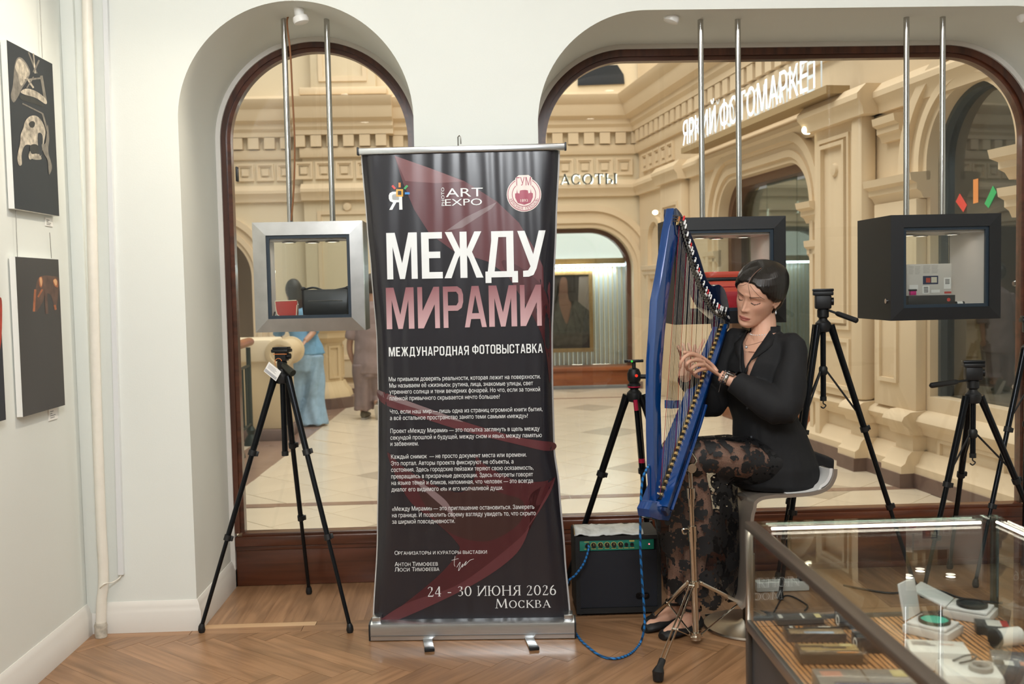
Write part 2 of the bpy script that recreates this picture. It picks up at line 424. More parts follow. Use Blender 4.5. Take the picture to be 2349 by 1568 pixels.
# windows
def window(name, x0, x1, r, top, zsill, ztop_glass_inset, two):
    fw = ztop_glass_inset; root = thing(name, None, None, ((x0+x1)/2, NB, 0), kind='structure')
    d = .05
    # white plaster bead round the frame
    oo = arch_out(x0, x1, r, top); oi = arch_out(x0+.022, x1-.022, r-.022, top-.022)
    v, f = g_ring(oo, oi, XZ(NB-d-.012), -.05, .0, closed=False); emit('plaster_bead', v, f, M_base, root)
    o1 = arch_out(x0+.022, x1-.022, r-.022, top-.022, z0=zsill); o2 = arch_out(x0+fw-.02, x1-fw+.02, r-fw+.02, top-fw+.02, z0=zsill)
    v, f = g_ring(o1, o2, XZ(NB-d), -.07, 0, closed=False); emit('window_frame', v, f, M_frame, root)
    o3 = arch_out(x0+fw, x1-fw, r-fw, top-fw, z0=zsill)
    v, f = g_ring(o2, o3, XZ(NB-d+.014), -.05, 0, closed=False); emit('glazing_bead', v, f, M_frameh, root)
    v, f = g_prism(arch_out(x0+fw-.015, x1-fw+.015, r-fw+.015, top-fw+.015, z0=zsill-.005), XZ(NB-d+.03), -.006, 0); emit('pane', v, f, M_glass, root)
    # bottom rail with stepped moulding, and the plinth panel
    M = M_frames if two else M_frameh
    box('sill_bead', (x0+fw-.01, NB-d-.006, zsill-.016), (x1-fw+.01, NB+.02, zsill), M, root, .004)
    box('bottom_rail', (x0+.024, NB-d-.02, zsill-.062), (x1-.024, NB+.03, zsill-.014), M, root, .006)
    box('rail_step', (x0+.024, NB-d-.008, zsill-.085), (x1-.024, NB+.03, zsill-.060), M, root, .005)
    if two:
        x = x0+.024
        while x < x1-.05:
            xe = min(x+.62, x1-.024); box('plinth_panel', (x, NB-d+.0, .02), (xe-.006, NB+.03, zsill-.083), M_frames, root, .006); x = xe
        box('plinth_rail', (x0+.024, NB-d-.012, zsill-.135), (x1-.024, NB, zsill-.118), M_frames, root, .005)
        box('plinth_rail', (x0+.024, NB-d-.014, 0.001), (x1-.024, NB, .03), M_frames, root, .004)
    else:
        box('plinth_panel', (x0+.024, NB-d-.0, .001), (x1-.024, NB+.03, zsill-.083), M_frameh, root, .004)
    return root
window('window_1', A0, A1, AR, AT, .262, .066, 0)
window('window_2', B0, B1, BR, BT, .300, .075, 1)
# catch on the left jamb
p = P(545, 400, NB-.05); w1 = [o for o in bpy.data.objects if o.name == 'window_1'][0]
box('catch', (p.x-.004, NB-.075, p.z-.035), (p.x+.006, NB-.045, p.z+.035), mat('black_plastic', '#15171a', .4), w1, .003)
# heating riser and its cable duct
def pipe_at(x0, x1): return
pt = thing('heating_pipe', 'white painted heating riser standing in the corner by the photographs', 'pipe', P(234, 1466, WY-.055)*1)
pts = [P(x, y, WY-.062) for x, y in ((197, -120), (204, 200), (213, 600), (221, 900), (232, 1200), (237, 1290), (237, 1340), (233, 1380), (232, 1450))]
pts[-1].z = .03
tube('riser', spline(pts, 6), .0205, M_pipe, pt, 16)
v, f = g_lathe([(.0, .001), (.024, .001), (.026, .02), (.023, .035), (.027, .05), (.022, .065)], 16, (pts[-1].x, pts[-1].y, 0)); emit('collar', v, f, mat('old_pipe', '#b9b2a4', .7, var=.3, scale=40), pt)
dt = thing('cable_duct', 'slim white plastic cable duct on wall beside the heating pipe', 'cable duct', P(276, 1315, WY))
a = P(243, -40, WY); b = P(281, 1315, WY)
v, f = g_prism([(a.x-.009, a.z), (b.x-.012, b.z), (b.x+.010, b.z), (a.x+.010, a.z)], XZ(WY), .0002, .02); emit('duct', v, f, mat('duct_plastic', '#dfe1e2', .35), dt)
tube('cable', spline([P(279, 1314, WY-.012), P(274, 1325, WY-.018), P(258, 1335, WY-.03), P(240, 1338, WY-.088), P(231, 1346, WY-.088), P(228, 1350, WY-.06)], 8), .0028, M_pipe, dt, 8)
# white hooked brackets on the soffits
M_white = mat('white_enamel', '#efeeea', .35)
def bracket(label, pts, Y, rr):
    q = [P(x, y, Y) for x, y in pts]
    r = thing('pipe_bracket', label, 'bracket', q[-1], 'white soffit brackets')
    tube('arm', spline(q, 6), rr, M_white, r, 14)
    d = (q[-1]-q[-2]).normalized()
    v, f = g_lathe([(rr, -.03), (rr*1.5, -.026), (rr*1.65, -.012), (rr*1.5, .0), (rr*.9, .004)], 18, q[-1], d); emit('end_cap', v, f, M_white, r)
    v, f = g_lathe([(rr*1.1, 0), (rr*1.35, .004), (rr*1.35, .02), (rr*1.0, .024)], 18, q[0], (q[1]-q[0]).normalized()); emit('coupling', v, f, M_white, r)
    return r
bracket('white bent pipe stub at top of the left arch', [(684, -14), (684, 6), (687, 34), (692, 52)], 4.36, .021)
bracket('white bent pipe stub above the harp', [(1556, -16), (1551, 4), (1546, 26), (1538, 50)], 4.36, .021)
bracket('white bent pipe stub at the upper right corner of picture', [(2368, 8), (2362, 22), (2352, 34), (2340, 38)], 4.36, .018)
# recessed ceiling lamps (behind the camera, seen only as reflections)
M_lamp = emat('lamp_glow', '#fff2dc', 9)
for i in range(4):
    for j in range(3):
        c = V((-1.2+i*1.25, -1.4+j*1.6, CZ-.02))
        v, f = g_lathe([(.045, 0), (.06, 0), (.06, .019), (.045, .019)], 20, c, ring=True); r = emit('downlight', v, f, M_white, ceil_)
        v, f = g_lathe([(.044, .004), (.044, .018)], 16, c); emit('diffuser', v, f, M_lamp, r)
# ================================================================== TEXT
def txt(body, size=1., off=0., ext=0., spacing=1., shear=0.):
    c = bpy.data.curves.new('t', 'FONT'); c.body = body; c.size = size; c.offset = off; c.extrude = ext; c.space_character = spacing; c.shear = shear
    c.resolution_u = 3; c.fill_mode = 'NONE'
    o = bpy.data.objects.new('t', c); COL.objects.link(o); dg = bpy.context.evaluated_depsgraph_get(); dg.update()
    me = bpy.data.meshes.new_from_object(o.evaluated_get(dg))
    pts = [(v.co.x, v.co.y) for v in me.vertices]; nb = {}
    for ed in me.edges:
        a, b = ed.vertices; nb.setdefault(a, []).append(b); nb.setdefault(b, []).append(a)
    bpy.data.objects.remove(o); bpy.data.curves.remove(c); bpy.data.meshes.remove(me)
    # contours are filled one by one, since the glyph outlines overlap
    seen, loops = set(), []
    for s in sorted(nb):
        if s in seen: continue
        lp = [s]; seen.add(s); cur = s
        while True:
            nx = [n for n in nb[cur] if n not in seen]
            if not nx: break
            cur = min(nx, key=lambda n: (abs(n-cur) != 1, n != cur+1)); seen.add(cur); lp.append(cur)
        if len(lp) > 2: loops.append(lp)
    from mathutils.geometry import delaunay_2d_cdt
    bb = [(min(pts[j][0] for j in l), max(pts[j][0] for j in l), min(pts[j][1] for j in l), max(pts[j][1] for j in l)) for l in loops]
    def winding(x, y):
        w = 0
        for l, (x0, x1, y0, y1) in zip(loops, bb):
            if not (x0 <= x <= x1 and y0 <= y <= y1): continue
            for i in range(len(l)):
                (ax, ay), (bx, by) = pts[l[i-1]], pts[l[i]]
                if (ay > y) != (by > y) and x < (bx-ax)*(y-ay)/(by-ay)+ax: w += 1 if by > ay else -1
        return w
    ed = [(l[i-1], l[i]) for l in loops for i in range(len(l))]
    vo, _, fo, _, _, _ = delaunay_2d_cdt([V(p) for p in pts], ed, [], 0, 1e-6)
    fs = []
    for t in fo:
        cx = sum(vo[i][0] for i in t)/len(t); cy = sum(vo[i][1] for i in t)/len(t)
        if winding(cx, cy): fs.append(tuple(t))
    us = sorted({i for t in fs for i in t}); rm = {o_: n for n, o_ in enumerate(us)}
    return [(vo[i][0], vo[i][1], 0.) for i in us], [tuple(rm[i] for i in t) for t in fs]
def fit(vf, x0, y0, w=None, h=None):
    vs, fs = vf; ax = min(v[0] for v in vs); bx = max(v[0] for v in vs); ay = min(v[1] for v in vs); by = max(v[1] for v in vs)
    sx = w/(bx-ax) if w else None; sy = h/(by-ay) if h else None
    sx = sx or sy; sy = sy or sx
    return [((v[0]-ax)*sx+x0, (v[1]-ay)*sy+y0, v[2]) for v in vs], fs
def xfm(vf, M): return [tuple(M @ V(v)) for v in vf[0]], vf[1]
# stroke font, serif capitals on a unit-height grid: strokes (x0,y0,x1,y1,width) thick/thin with slab serifs
TH, TN = .13, .05
SERIF = {
 'А': (.82, [(.08, 0, .42, 1, TN), (.40, 1, .76, 0, TH), (.2, .34, .62, .34, TN)], [(.08, 0), (.76, 0)]),
 'С': (.82, 'arc', None), 'О': (.92, 'arc', None),
 'Т': (.78, [(.39, 0, .39, 1, TH), (.04, .97, .74, .97, TN), (.06, .97, .06, .78, TN), (.72, .97, .72, .78, TN)], [(.39, 0)]),
 'Ы': (1.02, [(.14, 0, .14, 1, TH), (.14, .53, .42, .53, TN), (.42, .53, .56, .40, TN), (.56, .42, .56, .15, TH), (.56, .14, .42, .03, TN), (.42, .03, .14, .03, TN), (.86, 0, .86, 1, TH)], [(.14, 0), (.14, 1), (.86, 0), (.86, 1)]),
 'И': (.98, [(.14, 0, .14, 1, TN+.02), (.84, 0, .84, 1, TN+.02), (.16, .04, .82, .96, TH)], [(.14, 0), (.14, 1), (.84, 0), (.84, 1)]),
 'Ю': (1.3, 'yu', None),
 'Н': (.98, [(.14, 0, .14, 1, TH), (.82, 0, .82, 1, TH), (.14, .52, .82, .52, TN)], [(.14, 0), (.14, 1), (.82, 0), (.82, 1)]),
 'Я': (.82, [(.68, 0, .68, 1, TH), (.68, .97, .36, .97, TN), (.36, .97, .2, .82, TN), (.2, .84, .2, .62, TH), (.2, .62, .36, .49, TN), (.36, .49, .68, .49, TN), (.42, .49, .1, .0, TH)], [(.68, 0), (.68, 1), (.08, 0)]),
 'М': (1.14, [(.12, 0, .2, 1, TN), (.2, 1, .56, .08, TH), (.56, .08, .92, 1, TN), (.92, 1, 1.0, 0, TH)], [(.12, 0), (1.0, 0)]),
 'К': (.88, [(.14, 0, .14, 1, TH), (.16, .46, .7, 1, TN), (.3, .58, .8, 0, TH)], [(.14, 0), (.14, 1), (.78, 0), (.68, 1)]),
 'В': (.8, [(.14, 0, .14, 1, TH), (.14, .97, .42, .97, TN), (.42, .97, .54, .87, TN), (.54, .88, .54, .66, TH), (.54, .64, .42, .54, TN), (.42, .54, .14, .54, TN), (.44, .54, .62, .42, TN), (.62, .42, .62, .16, TH), (.62, .15, .46, .03, TN), (.46, .03, .14, .03, TN)], [(.14, 0), (.14, 1)]),
 '2': (.66, [(.1, .78, .16, .9, TN), (.16, .9, .3, .97, TN), (.3, .97, .46, .9, TN), (.48, .92, .48, .64, TH), (.5, .66, .1, .05, TN), (.08, .04, .58, .04, TH*.7), (.57, .04, .6, .2, TN)], []),
 '4': (.7, [(.46, 0, .46, 1, TH), (.46, 1, .06, .3, TN), (.06, .28, .64, .28, TN)], [(.46, 0)]),
 '3': (.62, [(.1, .86, .22, .97, TN), (.22, .97, .38, .95, TN), (.44, .94, .44, .68, TH), (.44, .66, .22, .54, TN), (.3, .56, .48, .44, TN), (.5, .46, .5, .16, TH), (.5, .15, .3, .02, TN), (.3, .02, .1, .08, TN)], []),
 '0': (.74, 'arc', None), '6': (.7, 'six', None),
 '-': (.5, [(.08, .38, .42, .38, TN+.02)], []), ' ': (.36, [], []),
}
def g_stroke(a, b, w):
    a = V((a[0], a[1], 0)); b = V((b[0], b[1], 0)); d = (b-a); d = d.normalized() if d.length > 1e-9 else V((1, 0, 0)); n = V((-d.y, d.x, 0))*w/2
    return [tuple(a-n), tuple(b-n), tuple(b+n), tuple(a+n)], [(0, 1, 2, 3)]
def g_arc(cx, cy, rx, ry, a0, a1, n=18, wt=TH, wn=TN):
    vs, fs = [], []
    for i in range(n+1):
        a = radians(lerp(a0, a1, i/n)); w = lerp(wn, wt, abs(cos(a)))/2
        vs += [(cx+(rx-w)*cos(a), cy+(ry-w)*sin(a), 0), (cx+(rx+w)*cos(a), cy+(ry+w)*sin(a), 0)]
    for i in range(n): fs.append((2*i, 2*i+1, 2*i+3, 2*i+2))
    return vs, fs
def serif_text(s, h, gap=.06, small=None):
    out = S(); x = 0
    for idx, ch in enumerate(s):
        hh = h if (small is None or idx in small) else h*.82
        adv, st, se = SERIF[ch]; g = S()
        if st == 'arc':
            w = adv
            if ch == 'С': add(g, g_arc(w/2, .5, w/2-.1, .47, 48, 318)); add(g, g_stroke((w-.14, .98), (w-.14, .7), TN)); add(g, g_stroke((w-.14, .02), (w-.14, .28), TN))
            else: add(g, g_arc(w/2, .5, w/2-.1, .47, 0, 360, 26))
        elif st == 'yu':
            for a in ((.14, 0, .14, 1, TH), (.14, .52, .46, .52, TN)): add(g, g_stroke(a[:2], a[2:4], a[4]))
            add(g, g_arc(.82, .5, .36, .47, 0, 360, 26))
            for sx, sy in ((.14, 0), (.14, 1)): add(g, g_stroke((sx-.13, sy+(.02 if sy == 0 else -.02)), (sx+.13, sy+(.02 if sy == 0 else -.02)), .04))
        elif st == 'six':
            add(g, g_arc(.34, .3, .24, .28, 0, 360, 22)); add(g, g_arc(.62, .34, .52, .66, 110, 180, 10))
        else:
            for a in st: add(g, g_stroke(a[:2], a[2:4], a[4]))
            for sx, sy in se: add(g, g_stroke((sx-.13, sy+(.02 if sy == 0 else -.02)), (sx+.13, sy+(.02 if sy == 0 else -.02)), .04))
        add(out, ([(x+v[0]*hh, v[1]*hh, 0) for v in g[0]], g[1])); x += (adv+gap)*hh
    return out
# ================================================================== MALL BEYOND THE GLASS
M_stone = mat('mall_stucco', '#decaac', .7, var=.04, scale=1.2, bump=.03, bscale=90)
M_stone2 = mat('mall_stucco_pale', '#dfd0b4', .7, var=.03, scale=1.2, bump=.03, bscale=90)
M_plin = mat('mall_plinth', '#6f5a52', .5, var=.12, scale=9)
M_tile = mat('mall_tile', '#dacdb8', .22, var=.05, scale=2.2)
M_tileg = mat('mall_tile_grey', '#b9ad9a', .25, var=.08, scale=3)
M_band = mat('mall_band', '#8d7365', .25, var=.12, scale=5)
M_grout = mat('mall_grout', '#a9987c', .6)
M_mwood = woodmat('mall_wood', '#7c4426', '#9c5c36', .35, scale=1, stretch=10, axis='X')
M_white_e = emat('letter_glow', '#f2fbff', 2.6)
mf = box('floor_mall', (-7, NB+.04, -.06), (9, 15.2, -.008), M_grout); tag(mf, kind='structure')
ts = .46; c45 = sqrt(.5)
LB0, LB1 = G(560, 1075), G(800, 905)     # outer edge of the dark border on the left
bdir = (LB1-LB0).normalized(); bn = V((bdir.y, -bdir.x, 0))
tiles = {}
def tile_mesh(m, k):
    if (m.name, k) in tiles: return tiles[(m.name, k)]
    g = .002; v, f = g_box((-ts/2+g, -ts/2+g, -.008), (ts/2-g, ts/2-g, 0)); me = bpy.data.meshes.new('tile'); me.from_pydata(v, [], f); me.materials.append(m); tiles[(m.name, k)] = me; return me
nt_ = 0
for i in range(-22, 34):
    for j in range(-34, 22):
        x = (i+j)*ts*c45; y = 9+(i-j)*ts*c45
        if not (-3.0 < x < 3.2 and 5.4 < y < 13.6) or nt_ >= 297: continue
        if (V((x, y, 0))-LB0).dot(bn) < .3 or x > 2.35+(13.5-y)*.12: continue
        if x < -1.4-.1*(y-5) : continue
        m = M_tileg if (i % 3 == 0 and j % 3 == 1) else M_tile
        o = bpy.data.objects.new('tile', tile_mesh(m, 0)); COL.objects.link(o); o.parent = mf; o.location = V((x, y, 0))-WL[mf.name]; o.rotation_euler = (0, 0, pi/4); WL[o.name] = V((x, y, 0)); nt_ += 1
box('tile_field', (-7, NB+.04, -.0075), (9, 15.0, -.003), M_tile, mf)
M4 = basis(LB0, bdir, -bn, V((0, 0, 1)))
for k in range(-4, 9):
    v, f = g_box((k*.8, -.2, -.006), (k*.8+.797, .24, .002)); emit('border_slab', *xfm((v, f), M4), M_band, mf)
for k in range(-6, 8):
    box('border_slab', (k*.6, 6.64, -.006), (k*.6+.597, 6.74, .002), M_band, mf)
for k in range(-6, 8):
    box('border_slab', (k*.6, 12.55, -.006), (k*.6+.597, 12.62, .002), M_band, mf)
# --- far wall
FY = 13.66
PRC = [(0, 3.50), (.10, 3.50), (.10, 3.56), (.14, 3.60), (.14, 3.66), (.22, 3.70), (.26, 3.80), (.26, 3.84), (.33, 3.90), (.35, 3.96), (0, 4.06)]
PRA = [(0, 2.64), (.05, 2.64), (.06, 2.70), (.10, 2.75), (.10, 2.79), (.03, 2.86), (0, 2.86)]
PRB = [(0, 3.21), (.04, 3.21), (.06, 3.26), (.06, 3.33), (0, 3.33)]
PRS = [(0, .36), (.03, .36), (.05, .41), (.08, .43), (.095, .46), (.08, .49), (.03, .52), (0, .53)]
PRP = [(0, .10), (.10, .10), (.10, .15), (.07, .17), (.05, .22), (.02, .25), (0, .25)]
PRD = [(0, 0), (.11, 0), (.11, .10), (0, .10)]
def prof(name, pr, s0, s1, M, m, par, off=0.):
    # profile (n,z) run along s ; frame M: x=s, y=z, z=n
    k = len(pr); vs = [tuple(M @ V((s, z, n+off if n > 0 else n))) for s in (s0, s1) for n, z in pr]
    fs = [tuple(range(k)), tuple(range(k, 2*k))[::-1]]+[(i, (i+1) % k, k+(i+1) % k, k+i) for i in range(k)]
    return emit(name, vs, fs, m, par)
def fbox(name, s0, s1, z0, z1, n0, n1, M, m, par, bev=.0):
    v, f = g_box((s0, z0, n0), (s1, z1, n1), bev); return emit(name, *xfm((v, f), M), m, par)
def frame_ring(name, s0, s1, z0, z1, w, n0, n1, M, m, par):
    o1 = [(s0, z0), (s1, z0), (s1, z1), (s0, z1)]; o2 = [(s0+w, z0+w), (s1-w, z0+w), (s1-w, z1-w), (s0+w, z1-w)]
    v, f = g_ring(o1, o2, M, n0, n1); return emit(name, v, f, m, par)
MB_ = XZ(FY)
C0, C1 = -.55, 2.15
op2 = arch_out(C0, C1, .58, 2.22, 14); op1 = arch_out(-5.6, -3.05, .58, 2.22, 14)
wm = thing('wall_far', None, None, (0, FY, 0), kind='structure')
v, f = g_prism([(-6.5, 0)]+op1+op2+[(2.6, 0), (2.6, 5.6), (-6.5, 5.6)], MB_, -.35, 0); emit('masonry', v, f, M_stone2, wm)
prof('cornice', PRC, -6, -2.39, MB_, M_stone, wm); prof('cornice', PRC, -1.07, 2.3, MB_, M_stone, wm); prof('cornice_break', PRC, -2.39, -1.07, MB_, M_stone, wm, .16)
for nm, pr in (('architrave', PRA), ('frieze_band', PRB)):
    prof(nm, pr, -6, -2.32, MB_, M_stone, wm); prof(nm, pr, -1.12, 2.3, MB_, M_stone, wm); prof(nm+'_break', pr, -2.32, -1.12, MB_, M_stone, wm, .16)
def shared(name, vf, m, par, places, M, smooth=False):
    first = None
    for (s, z, n) in places:
        w = M @ V((s, z, n))
        if first is None:
            me = bpy.data.meshes.new(name); R3 = M.to_3x3(); me.from_pydata([tuple(R3 @ V(v)) for v in vf[0]], [], vf[1]); me.materials.append(m)
            bm = bmesh.new(); bm.from_mesh(me); bmesh.ops.recalc_face_normals(bm, faces=bm.faces); bm.to_mesh(me); bm.free(); first = me
        o = bpy.data.objects.new(name, first); COL.objects.link(o); o.parent = par; o.location = w-WL[par.name]; WL[o.name] = w
dent = g_box((-.07, 0, 0), (.07, .15, .09))
pl_ = [(-3.6+.215*k, 3.345, .001) for k in range(28) if -3.6+.215*k < 2.25]
shared('dentil', dent, M_stone, wm, [(s, z, n+(.16 if -2.36 < s < -1.1 else 0)) for s, z, n in pl_], MB_)
fbx = S(); sq = lambda a: [(-a, -a), (a, -a), (a, a), (-a, a)]
add(fbx, g_ring(sq(.115), sq(.09), None, 0, .035)); add(fbx, g_ring(sq(.09), sq(.07), None, 0, .02)); add(fbx, g_box((-.045, -.045, 0), (.045, .045, .03)))
shared('frieze_box', fbx, M_stone, wm, [(s, 3.04, .001+(.14 if -2.3 < s < -1.15 else 0)) for s in [-3.9+.27*k for k in range(23)] if s < 2.15], MB_)
fbox('pilaster', -2.30, -1.14, .25, 3.5, 0, .14, MB_, M_stone2, wm, .01)
frame_ring('pilaster_panel', -2.12, -1.32, .5, 2.5, .05, .139, .165, MB_, M_stone, wm)
v, f = g_lathe([(.06, 0), (.05, .02), (.02, .025)], 16, MB_ @ V((-1.72, 2.55, .16)), (0, -1, 0)); emit('rosette', v, f, M_stone, wm)
fbox('attic_block', -2.15, -1.29, 4.0, 5.6, 0, .2, MB_, M_stone2, wm, .01)
frame_ring('attic_panel', -2.04, -1.40, 4.2, 5.4, .06, .199, .23, MB_, M_stone, wm)
fbox('attic_foot', -2.3, -1.14, 4.02, 4.12, 0, .26, MB_, M_stone, wm, .02)
for (s0, s1) in ((-6, -3.05), (-3.05, C0), (C1, 2.3)):
    prof('skirting_stone', PRP, s0 if s0 > -6 else -3.05, s1 if s0 > -6 else -3.0, MB_, M_stone, wm); prof('plinth_stone', PRD, s0 if s0 > -6 else -3.05, s1 if s0 > -6 else -3.0, MB_, M_plin, wm)
prof('dado_rail', [(n, z+.35) for n, z in PRS], -1.12, C0-.02, MB_, M_stone, wm)
frame_ring('wall_panel', -1.05, -.66, .3, .72, .04, 0, .03, MB_, M_stone, wm)
frame_ring('wall_panel', -1.05, -.66, .95, 2.5, .04, 0, .03, MB_, M_stone, wm)
for (a, b, r, t) in ((C0, C1, .58, 2.22), (-5.6, -3.05, .58, 2.22)):
    for k, (w0, w1, nn) in enumerate(((0, .06, .03), (.06, .13, .06), (.13, .22, .035), (.22, .30, .075))):
        o1 = arch_out(a-w0, b+w0, r+w0, t+w0, 14); o2 = arch_out(a-w1, b+w1, r+w1, t+w1, 14)
        v, f = g_ring(o1, o2, MB_, 0, nn, closed=False); emit('arch_moulding', v, f, M_stone, wm)
# attic window (dark) above the far cornice
q = [P(1325, 197, FY), P(1432, 193, FY), P(1430, 172, FY), P(1416, 150, FY), P(1325, 150, FY)]
v, f = g_prism([(p.x, p.z) for p in q], MB_, .002, .03); emit('attic_window', v, f, mat('dark_window', '#2a2f36', .15), wm)
# doorway interior on the left and shop behind the right arch
box('doorway_back', (-5.8, FY+.9, 0), (-2.9, FY+.95, 3), mat('doorway_brown', '#8a7763', .6), wm)
sw = thing('shop_window', 'lit shop window with silvery slats under arch across the mall', 'shop window', (.8, FY+.3, 0))
box('back_panel', (C0-.1, FY+.62, .2), (C1+.1, FY+.66, 2.4), mat('shop_white', '#dfe6e4', .5, emis=.9), sw)
M_slat = mat('slat_silver', '#c4ccd0', .3, .6); M_slatg = mat('slat_gold', '#bfae86', .35, .4)
shared('slat', g_box((-.022, 0, 0), (.022, 1.52, .03)), M_slat, sw, [(C0+.08+.066*k, .22, -.60) for k in range(40)], MB_)
shared('slat_narrow', g_box((-.008, 0, 0), (.008, 1.52, .04)), M_slatg, sw, [(C0+.11+.066*k, .22, -.60) for k in range(40)], MB_)
box('cove_light', (C0, FY+.56, 1.70), (C1, FY+.58, 1.73), emat('cove_glow', '#dff2ff', 22), sw)
fbox('wood_band', C0, C1, 1.73, 1.81, -.56, -.40, MB_, woodmat('shop_oak', '#a58a5e', '#bda375', .4, axis='X'), sw)
v, f = g_ring(arch_out(C0+.001, C1-.001, .58, 2.219, 14), arch_out(C0+.06, C1-.06, .52, 2.16, 14), MB_, -.34, -.2, closed=False); emit('wood_frame', v, f, mat('shop_frame_brown', '#5a3a2a', .4), sw)
fbox('base_board', C0, C1, .05, .25, -.3, -.02, MB_, M_mwood, sw, .01); fbox('base_ledge', C0, C1, .25, .30, -.5, .02, MB_, M_mwood, sw, .01)
v, f = g_prism(arch_out(C0+.05, C1-.05, .53, 2.17, 14, .3), MB_, -.22, -.215); emit('pane', v, f, glassmat('mall_glass', (.93, .95, .93), .5, .02), sw)
# framed fashion picture in it
a = P(1262, 622, FY+.34); b = P(1362, 806, FY+.34)
pr_ = thing('framed_picture', 'wooden framed portrait of a person in open metallic jacket in shop window', 'picture', ((a.x+b.x)/2-.15, FY+.34, b.z))
MP = XZ(FY+.34); x0, x1, z0, z1 = a.x-.36, b.x, b.z, a.z
frame_ring('frame', x0, x1, z0, z1, .055, -.02, .02, MP, woodmat('pic_oak', '#9c7a4c', '#b28f5e', .4, axis='Z'), pr_)
fbox('print', x0+.05, x1-.05, z0+.05, z1-.05, -.01, .005, MP, mat('print_dark', '#332a27', .4, var=.2, scale=4), pr_)
def fig(pts, m, n, par, nm, M, d=.007, cl=True):
    v, f = g_flat(spl2([(x_, y_) for x_, y_ in pts], 5, True) if cl else pts, M, d); return emit(nm, v, f, m, par)
def rel(l): return [(lerp(x0, x1, u), lerp(z0, z1, w)) for u, w in l]
fig(rel([(.42, .1), (.62, .1), (.9, .12), (.96, .45), (.8, .6), (.72, .62), (.56, .42), (.5, .62), (.44, .5), (.36, .3)]), mat('print_jacket', '#4c4842', .5, var=.5, scale=14), 0, pr_, 'printed_jacket', MP)
fig(rel([(.5, .6), (.56, .42), (.62, .36), (.68, .62), (.62, .72), (.52, .72)]), mat('print_skin', '#8a6250', .5), 0, pr_, 'printed_skin', MP, .009)
fig(rel([(.48, .74), (.52, .66), (.6, .68), (.64, .8), (.6, .92), (.5, .9)]), mat('print_skin2', '#7c5646', .5), 0, pr_, 'printed_face', MP, .010)
fig(rel([(.44, .6), (.5, .74), (.5, .9), (.6, .95), (.66, .84), (.72, .62), (.64, .66), (.62, .9), (.54, .92), (.5, .8)]), mat('print_hair', '#2a1d18', .5), 0, pr_, 'printed_hair', MP, .012)
fig(rel([(.78, .62), (.8, .93), (.95, .93), (.95, .5)]), mat('print_curtain', '#8f8078', .5), 0, pr_, 'printed_curtain', MP, .006, False)
# sign on the far wall (whole word; the start is behind the banner)
sg = thing('shop_sign', 'dark letters with white glow reading АСОТЫ on far wall', 'sign', P(1350, 424, FY-.1))
a = P(1283, 424, FY-.12); b = P(1415, 421, FY-.12)
v, f = serif_text('АСОТЫ', .150, .10); v, f = fit((v, f), a.x, a.z, b.x-a.x, .150)
k = len(v); vv = [tuple(XZ(FY-.09) @ V((p[0], p[1], 0))) for p in v]+[tuple(XZ(FY-.12) @ V((p[0], p[1], 0))) for p in v]
emit('letters', vv, f+[tuple(i+k for i in q) for q in f], mat('sign_dark', '#2f3330', .4), sg)
emit('letter_halo', *xfm(([(p[0]+.012, p[1]-.014, 0) for p in v], f), XZ(FY-.085)), emat('halo_glow', '#f4fff8', 3.2), sg)
# --- right facade of the passage
FO = V((2.25, 13.5, 0)); FD = V((.88, -7.3, 0)).normalized(); FN = FD.cross(V((0, 0, 1)))
MR = basis(FO, FD, V((0, 0, 1)), FN)
def FRp(x, y, off=0.):
    p = PP(x, y, FO+FN*off, FN); q = p-FO; return q.dot(FD), p.z
wr = thing('wall_passage', None, None, tuple(FO), kind='structure')
far_o = arch_out(2.96, 5.13, .42, 2.48, 12, 0); near_o = arch_out(6.88, 7.80, .46, 2.66, 16, .63)
v, f = g_prism([(-.1, 0)]+far_o+[(6.88, 0), (6.88, .63)]+near_o[1:-1]+[(7.80, .63), (7.80, 0), (9.0, 0), (9.0, 5.6), (-.1, 5.6)], MR, -.35, 0); emit('masonry', v, f, M_stone, wr)
fbox('masonry_sill', 6.88, 7.80, 0, .63, -.35, -.0, MR, M_stone, wr)
prof('cornice', PRC, -.2, 9, MR, M_stone, wr); prof('architrave', PRA, -.2, 9, MR, M_stone, wr); prof('frieze_band', PRB, -.2, 9, MR, M_stone, wr)
prof('cornice_break', PRC, 5.3, 6.3, MR, M_stone, wr, .14); prof('architrave_break', PRA, 5.3, 6.3, MR, M_stone, wr, .12)
prof('architrave_break', PRA, 1.1, 2.0, MR, M_stone, wr, .10)
shared('dentil', dent, M_stone, wr, [(.12+.215*k, 3.345, .001) for k in range(24)], MR)
shared('frieze_box', fbx, M_stone, wr, [(.25+.27*k, 3.04, .001) for k in range(5)], MR)
prof('sill_course', PRS, 5.13, 9, MR, M_stone, wr); prof('skirting_stone', PRP, 5.13, 9, MR, M_stone, wr); prof('plinth_stone', PRD, 5.13, 9, MR, M_plin, wr)
for s0, s1 in ((5.95, 6.22), (6.60, 6.86)):
    prof('sill_break', PRS, s0, s1, MR, M_stone, wr, .10); prof('skirting_break', PRP, s0, s1, MR, M_stone, wr, .10); prof('plinth_break', PRD, s0, s1, MR, M_plin, wr, .10)
    fbox('pedestal', s0+.02, s1-.02, .2, .40, 0, .10, MR, M_stone, wr)
fbox('pilaster', 5.36, 6.05, .52, 2.66, 0, .10, MR, M_stone, wr, .01)
for w_, nn in ((.0, .12), (.05, .135)):
    frame_ring('pilaster_panel', 5.46+w_, 5.97-w_, 1.05+w_, 2.56-w_, .03, .099, nn, MR, M_stone, wr)
frame_ring('pilaster_panel', 5.46, 5.97, .58, .98, .03, .099, .12, MR, M_stone, wr)
